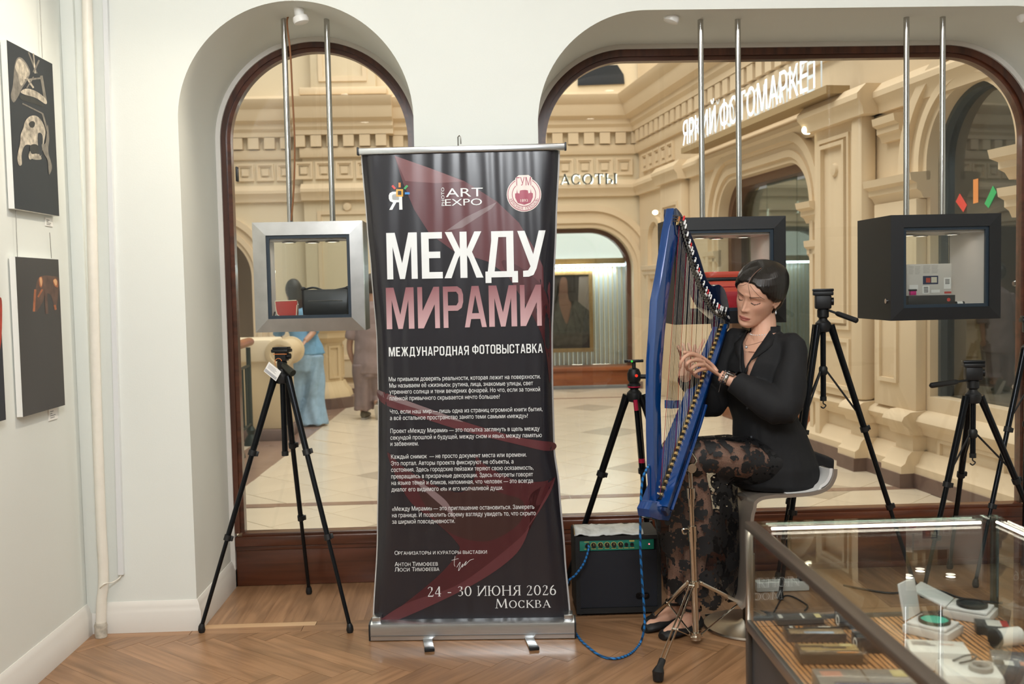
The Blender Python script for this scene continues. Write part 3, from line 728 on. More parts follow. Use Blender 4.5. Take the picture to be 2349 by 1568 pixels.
v, f = g_lathe([(.055, 0), (.045, .02), (.02, .024)], 16, MR @ V((5.72, 2.30, .10)), tuple(FN)); emit('rosette', v, f, M_stone, wr)
fbox('pilaster_roll', 6.02, 6.20, .52, 2.66, 0, .14, MR, M_stone, wr, .05)
fbox('pier', 6.28, 6.84, .52, 1.98, 0, .08, MR, M_stone, wr, .01)
frame_ring('pier_panel', 6.36, 6.62, .7, 1.72, .03, .079, .1, MR, M_stone, wr)
def impost(s0, s1, z, sc=1.):
    prof('impost', [(0, z), (.05*sc, z), (.07*sc, z+.04), (.10*sc, z+.06), (.10*sc, z+.10), (.14*sc, z+.12), (.15*sc, z+.17), (0, z+.18)], s0, s1, MR, M_stone, wr)
impost(6.24, 6.88, 1.98); impost(6.32, 6.62, 2.42, .8); impost(5.10, 5.36, 1.92); impost(7.80, 8.4, 2.0, 1.4); impost(7.80, 8.3, 1.78, 1.0); impost(5.13, 5.36, 1.6, .6); impost(2.6, 2.96, 1.6, .6)
for (a, b, r, t, z0) in ((2.96, 5.13, .42, 2.48, 0), (6.88, 7.80, .46, 2.66, 2.1)):
    for w0, w1, nn in ((0, .05, .03), (.05, .11, .06), (.11, .19, .035), (.19, .27, .08)):
        o1 = arch_out(a-w0, b+w0, r+w0, t+w0, 14, z0); o2 = arch_out(a-w1, b+w1, r+w1, t+w1, 14, z0)
        v, f = g_ring(o1, o2, MR, 0, nn, closed=False); emit('arch_moulding', v, f, M_stone, wr)
frame_ring('apron_panel', 7.0, 7.7, .1, .36, .03, 0, .02, MR, M_stone, wr)
# blind niche arch near the corner
v, f = g_ring(arch_out(.35, 1.0, .32, 2.3, 12, 1.2), arch_out(.42, .93, .25, 2.23, 12, 1.2), MR, 0, .05, closed=False); emit('arch_moulding', v, f, M_stone, wr)
fbox('pilaster', 1.15, 1.95, .25, 2.66, 0, .1, MR, M_stone, wr, .01); frame_ring('pilaster_panel', 1.25, 1.85, 1.0, 2.4, .04, .099, .12, MR, M_stone, wr)
impost(.2, 1.1, 1.5, .6)
# shop windows of that facade
w3 = thing('window_3', None, None, tuple(MR @ V((4, 0, 0))), kind='structure')
v, f = g_ring(arch_out(2.961, 5.129, .42, 2.479, 12), arch_out(3.05, 5.06, .36, 2.40, 12), MR, -.25, -.08, closed=False); emit('window_frame', v, f, mat('brown_frame', '#6a4a36', .4), w3)
fbox('wood_base', 2.97, 5.12, .0, .26, -.28, .01, MR, M_mwood, w3, .01)
for s0, s1 in ((3.05, 3.72), (3.72, 4.40), (4.40, 5.06)): fbox('pane', s0, s1-.006, .26, 2.42 if s1 < 5 and s0 > 3.1 else 2.36, -.2, -.19, MR, glassmat('shop_glass_pale', (.66, .72, .66), .6, .10), w3)
fbox('interior', 2.9, 5.2, 0, 2.7, -1.6, -1.5, MR, mat('interior_reflection_glow', '#c9c5ac', .6, emis=.25), w3)  # paler colour and faint glow stand in for reflections on the panes
w4 = thing('window_4', None, None, tuple(MR @ V((7.3, .6, 0))), kind='structure')
v, f = g_prism(arch_out(6.885, 7.795, .455, 2.655, 16, .635), MR, -.12, -.11); emit('pane', v, f, glassmat('shop_glass_dark', (.30, .36, .36), .6, .16), w4)
v, f = g_ring(arch_out(6.881, 7.799, .459, 2.659, 16, .631), arch_out(6.91, 7.77, .43, 2.63, 16, .631), MR, -.14, -.06, closed=False); emit('window_frame', v, f, mat('steel_dark', '#51595c', .35, .5), w4)
fbox('interior', 6.7, 8, .3, 2.8, -1.3, -1.25, MR, mat('dark_interior', '#4a5658', .7), w4)
for px, py in ((2133, 860), (2322, 650), (2322, 887)):
    s, z = FRp(px+3, py, -.1); v, f = g_lathe([(.018, 0), (.014, .012)], 12, MR @ V((s, z, -.11)), tuple(FN)); emit('glass_fixing', v, f, mat('chrome', '#d0d0d0', .12, 1.), w4)
# coloured film strips on the dark glass
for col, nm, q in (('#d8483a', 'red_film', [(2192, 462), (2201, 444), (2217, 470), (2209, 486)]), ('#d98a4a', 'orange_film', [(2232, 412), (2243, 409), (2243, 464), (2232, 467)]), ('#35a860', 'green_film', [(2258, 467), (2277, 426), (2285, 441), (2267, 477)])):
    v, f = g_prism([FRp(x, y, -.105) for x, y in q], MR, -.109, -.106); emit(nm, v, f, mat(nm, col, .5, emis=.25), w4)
# luminous fascia sign
s2 = thing('fascia_sign', 'large white luminous letters reading ЯРКИЙ ФОТОМАРКЕТ on cornice', 'sign', tuple(MR @ V((3, 3, .3))))
sA, zA = 2.64, 2.93; sB = 5.29
body = txt('ЯРКИЙ ФОТОМАР', 1., .04, .0); full = txt('ЯРКИЙ ФОТОМАРКЕТ', 1., .04, .0)
wp = max(v[0] for v in body[0])-min(v[0] for v in body[0]); wf_ = max(v[0] for v in full[0])-min(v[0] for v in full[0])
fv = fit(full, sA, zA-.02, (sB-sA)*wf_/wp, .345)
k = len(fv[0])
tag(emit('letter_faces', *xfm(([(p[0], p[1], .30) for p in fv[0]], fv[1]), MR), M_white_e, s2), kind='stuff')
tag(emit('letter_backs', *xfm(([(p[0]+.02, p[1]-.01, .25) for p in fv[0]], fv[1]), MR), mat('letter_back', '#c9cdd0', .4), s2), kind='stuff')
fbox('sign_rail', sA-.1, sA+(sB-sA)*wf_/wp+.1, zA-.08, zA-.02, .1, .29, MR, mat('sign_rail_stone', '#a8916c', .7), s2)
# glowing balls standing in for lamp reflections in the glass
for lb, px, py, off, r in (('round reflected lamp glow beside the dark cabinet tubes', 1852, 298, .15, .045), ('small reflected lamp glow near the harp top', 1503, 487, .12, .035)):
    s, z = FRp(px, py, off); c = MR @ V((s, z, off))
    L_ = thing('reflection_glow', lb, 'reflected glow', tuple(c), 'reflected glow spots')
    emit('glow_ball', *g_sphere(c, r, 16, 10, (1, 1, .8)), emat('reflected_lamp_glow', '#fff3d0', 9), L_)
    emit('glow_mount', *g_cyl(c-FN*r*.7, c-FN*off, r*.55), M_stone, L_)
# --- balustrade, newel, railing on the left of the passage
M_mar = mat('balustrade_stone', '#d2bd98', .5, var=.04, scale=3)
bl = thing('balustrade', 'pale stone balustrade wall ending in a round scroll beside railing', 'balustrade', G(640, 1020))
b0 = G(655, 1010); zt = .98
box('base_course', (-4.2, b0.y-.02, 0), (b0.x+.03, b0.y+.6, .11), M_plin, bl, .01)
box('body', (-4.2, b0.y+.04, .11), (b0.x-.0, b0.y+.54, .80), M_mar, bl, .01)
box('top_course', (-4.2, b0.y+.0, .76), (b0.x-.10, b0.y+.58, zt), M_stone2, bl, .03)
c_ = V((b0.x-.03, b0.y+.29, .84))
v, f = g_lathe([(.0, -.30), (.08, -.30), (.09, -.31), (.125, -.31), (.14, -.30), (.14, -.26), (.12, -.25), (.12, .25), (.14, .26), (.14, .30), (0, .31)], 26, c_, (0, 1, 0)); emit('scroll', v, f, M_mar, bl)
nw = thing('newel_pedestal', 'octagonal carved stone pedestal with moulded cap behind blue trousers', 'pedestal', G(738, 942))
n0 = G(728, 940); n0.y += .4
def octo(r, z): return [(n0.x+r*cos(pi/8+k*pi/4), n0.y+r*sin(pi/8+k*pi/4), z) for k in range(8)]
for nm, prof_, m in (('base', [(.44, 0), (.44, .13)], M_plin), ('foot', [(.40, .13), (.38, .2), (.33, .26), (.30, .32)], M_mar), ('shaft', [(.28, .32), (.28, .80)], M_mar), ('cap', [(.29, .80), (.36, .86), (.36, .92), (.42, .98), (.42, 1.04), (.30, 1.10)], M_mar)):
    emit(nm, *g_loft([octo(r, z) for r, z in prof_]), m, nw)
for k in range(8):
    a0 = k*pi/4; c = V((n0.x+.262*cos(a0), n0.y+.262*sin(a0), .56)); M5 = basis(c, V((-sin(a0), cos(a0), 0)), V((0, 0, 1)), V((cos(a0), sin(a0), 0)))
    v, f = g_ring([(-.08, -.2), (.08, -.2), (.08, .2), (-.08, .2)], [(-.055, -.175), (.055, -.175), (.055, .175), (-.055, .175)], M5, -.02, .014); emit('shaft_panel', v, f, M_mar, nw)
rg = thing('metal_railing', 'dark green cast iron railing with wooden handrail at window edge', 'railing', G(570, 1040))
rp = [G(577, 1020), G(545, 1050)]
M_iron = mat('green_iron', '#1e2e2b', .45, .3)
for p in rp:
    tube('post', [(p.x, p.y, 0), (p.x, p.y, .92)], .022, M_iron, rg, 8)
    emit('foot', *g_lathe([(.07, 0), (.06, .05), (.03, .1), (.045, .14), (.022, .18)], 12, (p.x, p.y, 0)), M_iron, rg)
d_ = (rp[1]-rp[0]).normalized()
for z in (.2, .75): tube('rail', [rp[0]+V((0, 0, z)), rp[0]+d_*1.6+V((0, 0, z))], .014, M_iron, rg, 8)
for k in range(1, 9): p = rp[0]+d_*.17*k; tube('baluster', [(p.x, p.y, .2), (p.x, p.y, .75)], .01, M_iron, rg, 6)
tube('handrail', [rp[0]-d_*.06+V((0, 0, .97)), rp[0]+d_*1.6+V((0, 0, .97))], .05, M_mwood, rg, 12, flat=.8)
# ================================================================== ROLL-UP BANNER
bL, bR = G(847, 1470), G(1322, 1464)
bo = (bL+bR)/2; bx_ = (bR-bL).normalized(); bx_ = V((bx_.x, bx_.y, 0)).normalized()
lean = radians(.9); bnrm = V((bx_.y, -bx_.x, 0)); bup = V((0, 0, 1))*cos(lean)-bnrm*sin(lean); bz_ = bx_.cross(bup)
bor = bo-bnrm*.045                      # sheet rises from the middle of the cassette
MBN = basis(bor, bx_, bup, bz_)
def BP(px, py):
    p = PP(px, py, bor, bz_); q = p-bor; return q.dot(bx_), q.dot(bup)
LE = sorted([BP(x, y)[::-1] for x, y in ((828, 352), (840, 514), (849, 618), (861, 778), (864, 900), (865, 1050), (864, 1230), (856, 1432))])
RE = sorted([BP(x, y)[::-1] for x, y in ((1281, 345), (1274, 514), (1269, 644), (1265, 778), (1266, 883), (1270, 1035), (1281, 1117), (1294, 1274), (1307, 1430))])
def interp(tab, v):
    if v <= tab[0][0]: return tab[0][1]
    for (a, x), (b, y) in zip(tab, tab[1:]):
        if v <= b: t = (v-a)/(b-a); t = t*t*(3-2*t)*.5+t*.5; return lerp(x, y, t)
    return tab[-1][1]
def depth(u, v):
    l, r = interp(LE, v), interp(RE, v); e = min(u-l, r-u)
    k = max(0, 1-e/.055)
    lost = max(0, .84-(r-l))
    return -(k**2)*(.01+lost*.35)
def onb(pts, d=0.): return [tuple(MBN @ V((u, v, depth(u, v)+d))) for u, v in pts]
def banmat(name, col, rough=.30, col2=None, v0=0, v1=1, metal=0.):
    if name in MATS: return MATS[name]
    m, t, b, N, L = nt(name); b.inputs['Base Color'].default_value = lin(col); b.inputs['Roughness'].default_value = rough
    b.inputs['Specular IOR Level'].default_value = .6
    g = N('ShaderNodeNewGeometry'); w = N('ShaderNodeTexWave'); w.inputs['Scale'].default_value = 4.2; w.inputs['Distortion'].default_value = 7; w.inputs['Detail'].default_value = 2; w.inputs['Detail Scale'].default_value = .8
    mp = N('ShaderNodeMapping'); mp.inputs['Scale'].default_value = (1, 1, .16); L(g.outputs['Position'], mp.inputs[0]); L(mp.outputs[0], w.inputs['Vector'])
    n = N('ShaderNodeTexNoise'); n.inputs['Scale'].default_value = 9; L(mp.outputs[0], n.inputs['Vector'])
    ad = N('ShaderNodeMath'); ad.operation = 'MULTIPLY_ADD'; ad.inputs[1].default_value = .5; L(w.outputs['Fac'], ad.inputs[0]); L(n.outputs['Fac'], ad.inputs[2])
    bp = N('ShaderNodeBump'); bp.inputs['Strength'].default_value = .34; bp.inputs['Distance'].default_value = .012; L(ad.outputs[0], bp.inputs['Height']); L(bp.outputs[0], b.inputs['Normal'])
    if col2:
        sx = N('ShaderNodeSeparateXYZ'); L(g.outputs['Position'], sx.inputs[0]); mr = N('ShaderNodeMapRange'); mr.inputs['From Min'].default_value = v0; mr.inputs['From Max'].default_value = v1; L(sx.outputs['Z'], mr.inputs[0])
        mx = N('ShaderNodeMixRGB'); mx.inputs[1].default_value = lin(col); mx.inputs[2].default_value = lin(col2); L(mr.outputs[0], mx.inputs[0]); L(mx.outputs[0], b.inputs['Base Color'])
    MATS[name] = m; return m
M_ban = banmat('banner_black', '#232228', .27); M_bw = banmat('banner_white', '#e9ecec', .4)
M_alu = mat('brushed_aluminium', '#c9cbcc', .28, 1., stretch=(1, 30, 30), var=.05, scale=6); M_blk = MATS['black_plastic']
bn_ = thing('rollup_banner', 'tall black roll-up banner with white and red Cyrillic title', 'banner', tuple(bo))
NU, NV = 60, 70
v0, v1 = .055, BP(1050, 347)[1]
def grid(d, pad=0.):
    vs, fs = [], []
    for j in range(NV+1):
        v = lerp(v0, v1, j/NV); l, r = interp(LE, v)-pad, interp(RE, v)+pad
        for i in range(NU+1): u = lerp(l, r, i/NU); vs.append(tuple(MBN @ V((u, v, depth(u, v)+d))))
    for j in range(NV):
        for i in range(NU): a = j*(NU+1)+i; fs.append((a, a+1, a+NU+2, a+NU+1))
    return vs, fs
sheet = emit('sheet', *grid(0), M_ban, bn_)
emit('backing', *grid(-.006, .007), mat('banner_back', '#c9c9c9', .5), sheet)
LAY = [0.0012]
def printp(name, pts, m, per=6, sm=True, lay=None):
    q = [BP(x, y) for x, y in pts]
    if sm: q = spl2(q, per, True)
    bm = bmesh.new(); f = bm.faces.new([bm.verts.new((u, v, 0)) for u, v in q]); bmesh.ops.triangulate(bm, faces=[f])
    for k in range(-9, 10):
        bmesh.ops.bisect_plane(bm, geom=bm.verts[:]+bm.edges[:]+bm.faces[:], plane_co=(k*.045, 0, 0), plane_no=(1, 0, 0))
    for k in range(1, 22):
        bmesh.ops.bisect_plane(bm, geom=bm.verts[:]+bm.edges[:]+bm.faces[:], plane_co=(0, k*.09, 0), plane_no=(0, 1, 0))
    vs, fs = bmout(bm); LAY[0] += .00012
    return emit(name, onb([(a[0], a[1]) for a in vs], LAY[0]), fs, m, sheet, toward=bz_)
R1 = banmat('banner_red', '#5c2d32', .34); R2 = banmat('banner_red_pale', '#7c5254', .34); R3 = banmat('banner_red_deep', '#47191f', .34); R4 = banmat('banner_streak', '#7f6a6c', .34); R5 = banmat('banner_dusk', '#38201f', .34)
printp('printed_swirl', [(905, 357), (985, 385), (1065, 415), (1140, 462), (1190, 510), (1232, 580), (1262, 650), (1262, 740), (1240, 720), (1190, 650), (1120, 600), (1040, 575), (985, 535), (950, 480), (925, 420)], R1, sm=False)
printp('printed_swirl', [(905, 357), (985, 385), (1065, 416), (1000, 420), (930, 415)], R2, sm=False)
printp('printed_swirl', [(1140, 463), (1068, 498), (1022, 530), (1060, 522), (1128, 478)], R4, sm=False)
printp('printed_swirl', [(1150, 600), (1240, 650), (1263, 740), (1262, 880), (1240, 760)], R3)
printp('printed_swirl', [(868, 897), (960, 928), (1060, 965), (1180, 1000), (1266, 1016), (1268, 1036), (1180, 1017), (1060, 987), (960, 955), (870, 922)], R1)
printp('printed_swirl', [(868, 897), (960, 928), (1060, 965), (1030, 960), (950, 935), (870, 908)], R4)
printp('printed_swirl', [(889, 1037), (905, 1085), (913, 1100), (943, 1152), (1004, 1200), (1045, 1240), (1052, 1264), (1008, 1317), (930, 1382), (862, 1430), (887, 1430), (982, 1391), (1103, 1330), (1181, 1269), (1214, 1208), (1212, 1152), (1225, 1126), (1272, 1098), (1240, 1104), (1181, 1100), (1112, 1065), (1092, 1044), (1092, 1070), (1086, 1100), (1060, 1128), (1008, 1117), (930, 1074)], R3)
printp('printed_swirl', [(1008, 1118), (1060, 1130), (1090, 1105), (1150, 1130), (1200, 1150), (1190, 1200), (1120, 1240), (1040, 1225), (990, 1180), (960, 1120)], R5)
printp('printed_swirl', [(950, 1100), (985, 1118), (1025, 1150), (1045, 1190), (1020, 1165), (980, 1130)], R4)
printp('printed_swirl', [(862, 1430), (930, 1384), (1040, 1345), (1110, 1300), (1190, 1235), (1214, 1208), (1185, 1268), (1103, 1330), (982, 1391), (887, 1430)], R1)
printp('printed_swirl', [(1274, 1096), (1262, 1130), (1225, 1190), (1205, 1215), (1228, 1180), (1255, 1130)], R1)
# --- lettering: bold condensed capitals as polygons on a unit box
def rr(x0, y0, x1, y1, rx, ry, n=5):
    o = []
    for cx, cy, a in ((x1-rx, y1-ry, 0), (x0+rx, y1-ry, 90), (x0+rx, y0+ry, 180), (x1-rx, y0+ry, 270)):
        for i in range(n+1): t = radians(a+90*i/n); o.append((cx+rx*cos(t), cy+ry*sin(t)))
    return o
def ringp(o1, o2): k = len(o1); return [[o1[i], o1[(i+1) % k], o2[(i+1) % k], o2[i]] for i in range(k)]
BOWL = [(.24, 1), (.72, 1), (.92, .93), (1, .8), (1, .62), (.92, .48), (.72, .41), (.24, .41), (.24, .54), (.66, .54), (.76, .62), (.76, .8), (.66, .87), (.24, .87)]
mir = lambda p: [(1-x, y) for x, y in p]
st = lambda x0, x1, y0=0, y1=1: [(x0, y0), (x1, y0), (x1, y1), (x0, y1)]
BOLD = {
 'М': [[(0, 0), (0, 1), (.28, 1), (.5, .34), (.72, 1), (1, 1), (1, 0), (.8, 0), (.8, .7), (.58, 0), (.42, 0), (.2, .7), (.2, 0)]],
 'Е': [[(0, 0), (0, 1), (1, 1), (1, .86), (.36, .86), (.36, .58), (.9, .58), (.9, .44), (.36, .44), (.36, .14), (1, .14), (1, 0)]],
 'Ж': [st(.41, .59), [(.03, 1), (.21, 1), (.45, .55), (.36, .42)], [(0, 0), (.18, 0), (.42, .56), (.33, .66)], mir([(.03, 1), (.21, 1), (.45, .55), (.36, .42)]), mir([(0, 0), (.18, 0), (.42, .56), (.33, .66)])],
 'Д': [st(0, 1, 0, .13), st(0, .18, -.12, .01), st(.82, 1, -.12, .01), st(.2, .88, .87, 1), st(.66, .88, .1, 1), [(.07, .1), (.28, .1), (.42, .87), (.42, 1), (.2, 1), (.2, .8)]],
 'У': [[(0, 1), (.26, 1), (.62, .36), (.46, .2)], [(.76, 1), (1, 1), (.66, .18), (.55, .04), (.38, 0), (.18, 0), (.18, .13), (.36, .14), (.44, .22)]],
 'И': [[(0, 0), (0, 1), (.22, 1), (.22, .42), (.74, 1), (1, 1), (1, 0), (.78, 0), (.78, .58), (.26, 0)]],
 'Р': [st(0, .24), BOWL],
 'А': [[(0, 0), (.22, 0), (.52, .84), (.6, 1), (.34, 1)], mir([(0, 0), (.22, 0), (.52, .84), (.6, 1), (.34, 1)]), [(.22, .2), (.78, .2), (.73, .34), (.27, .34)]],
 'Н': [st(0, .26), st(.74, 1), st(.2, .8, .43, .58)],
 'О': ringp(rr(0, 0, 1, 1, .42, .2), rr(.26, .14, .74, .86, .2, .1)),
 'Я': [st(.76, 1), mir(BOWL), [(0, 0), (.24, 0), (.6, .46), (.36, .46)]],
 'Ф': [st(.41, .59)]+ringp(rr(0, .16, 1, .84, .36, .2), rr(.2, .28, .8, .72, .18, .1)),
 'Т': [st(.36, .64), st(0, 1, .86, 1)],
 'В': [st(0, .24), [(.24, 1), (.68, 1), (.9, .94), (.96, .84), (.96, .66), (.86, .54), (.66, .5), (.24, .5), (.24, .6), (.6, .6), (.7, .66), (.7, .82), (.6, .87), (.24, .87)], [(.24, .56), (.7, .56), (.92, .48), (1, .36), (1, .18), (.92, .06), (.7, 0), (.24, 0), (.24, .13), (.64, .13), (.74, .2), (.74, .36), (.64, .43), (.24, .43)]],
 'Ы': [st(0, .17), st(.83, 1), [(.17, .58), (.5, .58), (.66, .5), (.7, .38), (.7, .2), (.66, .08), (.5, 0), (.17, 0), (.17, .13), (.44, .13), (.52, .2), (.52, .38), (.44, .45), (.17, .45)]],
 'С': [q for q in ringp(rr(0, 0, 1, 1, .42, .2), rr(.26, .14, .74, .86, .2, .1)) if not (q[0][0] > .9 and q[1][0] > .9 and abs(q[0][1]-q[1][1]) > .3)]+[st(.74, 1, .64, .8), st(.74, 1, .2, .36)],
 'К': [st(0, .25), [(.25, .42), (.44, .56), (1, 1), (.72, 1), (.25, .56)], [(.34, .56), (.56, .62), (1.02, 0), (.74, 0)]],
}
BWID = {'М': 1.28, 'Ж': 1.5, 'Д': 1.2, 'Ы': 1.35, 'Ф': 1.35, 'Е': .86, 'Т': .9, 'И': 1.06}
def bold_letter(ch, x, y, w, h):
    return [[(x+a*w, y+b*h) for a, b in poly] for poly in BOLD[ch]]
def emit_polys(name, polys, m, ang=0, bis=False):
    bm = bmesh.new()
    for i_, p in enumerate(polys):
        try: f = bm.faces.new([bm.verts.new((a, b, i_*.00006)) for a, b in p])
        except ValueError: pass
    bmesh.ops.triangulate(bm, faces=bm.faces[:])
    if bis:
        for k in range(-40, 41): bmesh.ops.bisect_plane(bm, geom=bm.verts[:]+bm.edges[:]+bm.faces[:], plane_co=(k*.011, 0, 0), plane_no=(1, 0, 0))
    vs, fs = bmout(bm)
    return emit(name, [onb([(a[0], a[1])], .0042+a[2])[0] for a in vs], fs, m, sheet, smooth=False, toward=bz_)
c5 = lambda x, y: (800+x/2.613, 300+y/2.613)
for word, rows, base, m in (('МЕЖДУ', ((232, 415), (440, 565), (575, 808), (820, 1015), (1015, 1185)), (890, 872, 612, 597), M_bw), ('МИРАМИ', ((229, 395), (417, 548), (570, 690), (697, 828), (843, 1010), (1030, 1158)), (1188, 1166, 940, 920), None)):
    for ch, (a, b) in zip(word, rows):
        t = (a-232)/950; yb = lerp(base[0], base[1], t); yt = lerp(base[2], base[3], t)
        u0, vb = BP(*c5(a, yb)); u1, _ = BP(*c5(b, yb)); _, vt = BP(*c5(a, yt))
        if m is None: M_grad = banmat('banner_red_fade', '#c9a3a6', .4, '#7d3a42', 1.29, 1.47); m = M_grad
        emit_polys('title_letter', bold_letter(ch, u0, vb, u1-u0, vt-vb), m, bis=True)
def bold_word(word, xl, xr, yb, cap):
    u0, vb = BP(xl, yb); u1, _ = BP(xr, yb); _, vt = BP(xl, yb-cap); n = sum(BWID.get(c, 1.) for c in word)+.22*(len(word)-1); k = (u1-u0)/n; x = u0; ps = []
    for c in word: w = BWID.get(c, 1.)*k; ps += bold_letter(c, x, vb, w, vt-vb); x += w+.22*k
    emit_polys('subtitle_word', ps, M_bw)
bold_word('МЕЖДУНАРОДНАЯ', 892.5, 1076, 817, 21); bold_word('ФОТОВЫСТАВКА', 1083.5, 1245, 811.5, 21)
def line(body, xl, yb, xr, cap, name='text_line', m=None, off=0.):
    if not body: return
    vs, fs = txt(body, 1., off); u0, vb = BP(xl, yb); u1, _ = BP(xr, yb); _, vt = BP(xl, yb-cap)
    ax = min(v[0] for v in vs); bx = max(v[0] for v in vs); sx = (u1-u0)/(bx-ax); sy = (vt-vb)/.728
    pts = [(u0+(v[0]-ax)*sx, vb+v[1]*sy) for v in vs]
    return tag(emit(name, [onb([p], .0036+v[2]*4)[0] for p, v in zip(pts, vs)], fs, m or M_bw, sheet, smooth=False, toward=bz_), kind='stuff')
for b_, xl, yb, xr in (
 ('Мы привыкли доверять реальности, которая лежит на поверхности.', 892.4, 874, 1240), ('Мы называем её «жизнью»: рутина, лица, знакомые улицы, свет', 893.6, 888.6, 1223),
 ('утреннего солнца и тени вечерних фонарей. Но что, если за тонкой', 893.6, 903, 1239), ('плёнкой привычного скрывается нечто большее?', 894, 918, 1147),
 ('Что, если наш мир — лишь одна из страниц огромной книги бытия,', 895, 948.4, 1244.5), ('а всё остальное пространство занято теми самыми «между»?', 895, 963, 1211),
 ('Проект «Между Мирами» — это попытка заглянуть в щель между', 896, 992.6, 1238), ('секундой прошлой и будущей, между сном и явью, между памятью', 896, 1007.8, 1243), ('и забвением.', 896, 1022, 960.5),
 ('Каждый снимок  — не просто документ места или времени.', 897.5, 1051.6, 1208), ('Это портал. Авторы проекта фиксируют не объекты, а', 897.5, 1066.8, 1178), ('состояния. Здесь городские пейзажи теряют свою осязаемость,', 897.5, 1081.5, 1223.7),
 ('превращаясь в призрачные декорации. Здесь портреты говорят', 898, 1096.7, 1222.8), ('на языке теней и бликов, напоминая, что человек — это всегда', 898.4, 1111.5, 1222.8), ('диалог его видимого «я» и его молчаливой души.', 898.4, 1126.6, 1154),
 ('«Между Мирами» — это приглашение остановиться. Замереть', 899.7, 1171, 1225.8), ('на границе. И позволить своему взгляду увидеть то, что скрыто', 899.7, 1185.6, 1229), ('за ширмой повседневности.', 900, 1200.4, 1043.7)):
    line(b_, xl, yb, xr, 10.0)
for b_, xl, yb, xr, cp in (('О', 905.4, 1271.5, 914, 9), ('РГАНИЗАТОРЫ И КУРАТОРЫ ВЫСТАВКИ', 914.6, 1271.5, 1117, 7.6), ('А', 905.8, 1297.5, 914, 9.5), ('НТОН', 914.6, 1297.5, 942, 8), ('Т', 946, 1297, 953.5, 9.5), ('ИМОФЕЕВ', 954, 1297, 1004.7, 8), ('Л', 905.8, 1309.6, 914, 9.5), ('ЮСИ', 914.6, 1309.6, 940, 8), ('Т', 945, 1309, 952.5, 9.5), ('ИМОФЕЕВА', 953, 1309, 1008, 8)):
    line(b_, xl, yb, xr, cp, off=.0)
def serif_line(body, xl, yb, xr, cap, small=None):
    u0, vb = BP(xl, yb); u1, _ = BP(xr, yb); _, vt = BP(xl, yb-cap); g = fit(serif_text(body, 1., .08, small), u0, vb, u1-u0, vt-vb)
    tag(emit('date_line', onb([(v[0], v[1]) for v in g[0]], .0036), g[1], M_bw, sheet, smooth=False, toward=bz_), kind='stuff')
serif_line('24 - 30 ИЮНЯ 2026', 982, 1368, 1275.7, 24); serif_line('МОСКВА', 1136, 1394.5, 1264, 22.5, {0})
sig = S()
for pts in (((1036, 1284), (1052, 1280)), ((1044, 1274), (1042, 1292), (1044, 1298)), ((1048, 1300), (1056, 1288), (1052, 1308), (1062, 1292), (1060, 1300), (1070, 1286), (1066, 1296), (1078, 1284), (1087, 1281))):
    q = spl2([BP(*p) for p in pts], 5)
    for a, b in zip(q, q[1:]): add(sig, g_stroke(a, b, .0016))
emit('signature', onb([(v[0], v[1]) for v in sig[0]], .0036), sig[1], M_bw, sheet, smooth=False, toward=bz_)
# logos
def quadp(name, pts, col, lay=.0036):
    emit(name, onb([BP(x, y) for x, y in pts], lay), [tuple(range(len(pts)))], banmat('logo_'+col, col, .4), sheet, smooth=False, toward=bz_)
u0, vb = BP(893, 481.5); u1, _ = BP(923.5, 481); _, vt = BP(893, 440)
emit_polys('logo_letter', bold_letter('Я', u0, vb, u1-u0, vt-vb), M_bw)
quadp('logo_square', [(909, 434), (925, 434), (925, 451), (909, 451)], '#e0a83a', .0046); quadp('logo_hole', [(913, 438), (921, 438), (921, 447), (913, 447)], '#232228', .005)
for col, q in (('#d8433c', [(898, 427), (902, 424), (909, 432), (905, 435)]), ('#e08a3a', [(914.5, 419), (919.5, 419), (919.5, 430), (914.5, 430)]), ('#4aa868', [(926, 432), (933, 424), (937, 427), (930, 435)]), ('#3f8fd8', [(929, 441), (940, 441), (940, 446), (929, 446)])): quadp('logo_ray', q, col, .0046)
line('ART', 1023, 452, 1108, 21, 'logo_text', off=-.012); line('EXPO', 1021, 472, 1106, 16, 'logo_text', off=-.01)
g = txt('PHOTO', 1., 0.); u0, vb = BP(1020, 473); _, vt = BP(1020, 430); ub, _ = BP(1013, 473); ax = max(v[0] for v in g[0])
emit('logo_text', onb([(u0-v[1]/.728*(u0-ub), vb+v[0]/ax*(vt-vb)) for v in g[0]], .0036), g[1], M_bw, sheet, smooth=False, toward=bz_)
cu, cv = BP(1202, 446); er = .070
def disc(r, n=36, a0=0, a1=360): return [(cu+r*cos(radians(lerp(a0, a1, i/n))), cv+r*sin(radians(lerp(a0, a1, i/n)))) for i in range(n)]
def flat_(name, pts, m, lay): emit(name, onb(pts, lay), [tuple(range(len(pts)))], m, sheet, smooth=False, toward=bz_)
M_cream = banmat('emblem_cream', '#e6d9d2', .4); M_crim = banmat('emblem_crimson', '#a03a52', .4)
flat_('emblem_disc', disc(er), M_cream, .0036); flat_('emblem_ring', disc(er*.95), M_crim, .0039); flat_('emblem_ring', disc(er*.91), M_cream, .0042); flat_('emblem_ring', disc(er*.70), M_crim, .0045); flat_('emblem_ring', disc(er*.66), M_cream, .0048)
flat_('emblem_tab', [(cu-.034, cv+.035), (cu+.034, cv+.035), (cu+.034, cv+.066), (cu+.02, cv+.078), (cu-.02, cv+.078), (cu-.034, cv+.066)], M_cream, .0051)
g = fit(txt('ГУМ', 1., .035), cu-.030, cv+.036, .060, .034); emit('emblem_text', onb([(v[0], v[1]) for v in g[0]], .0054), g[1], M_crim, sheet, smooth=False, toward=bz_)
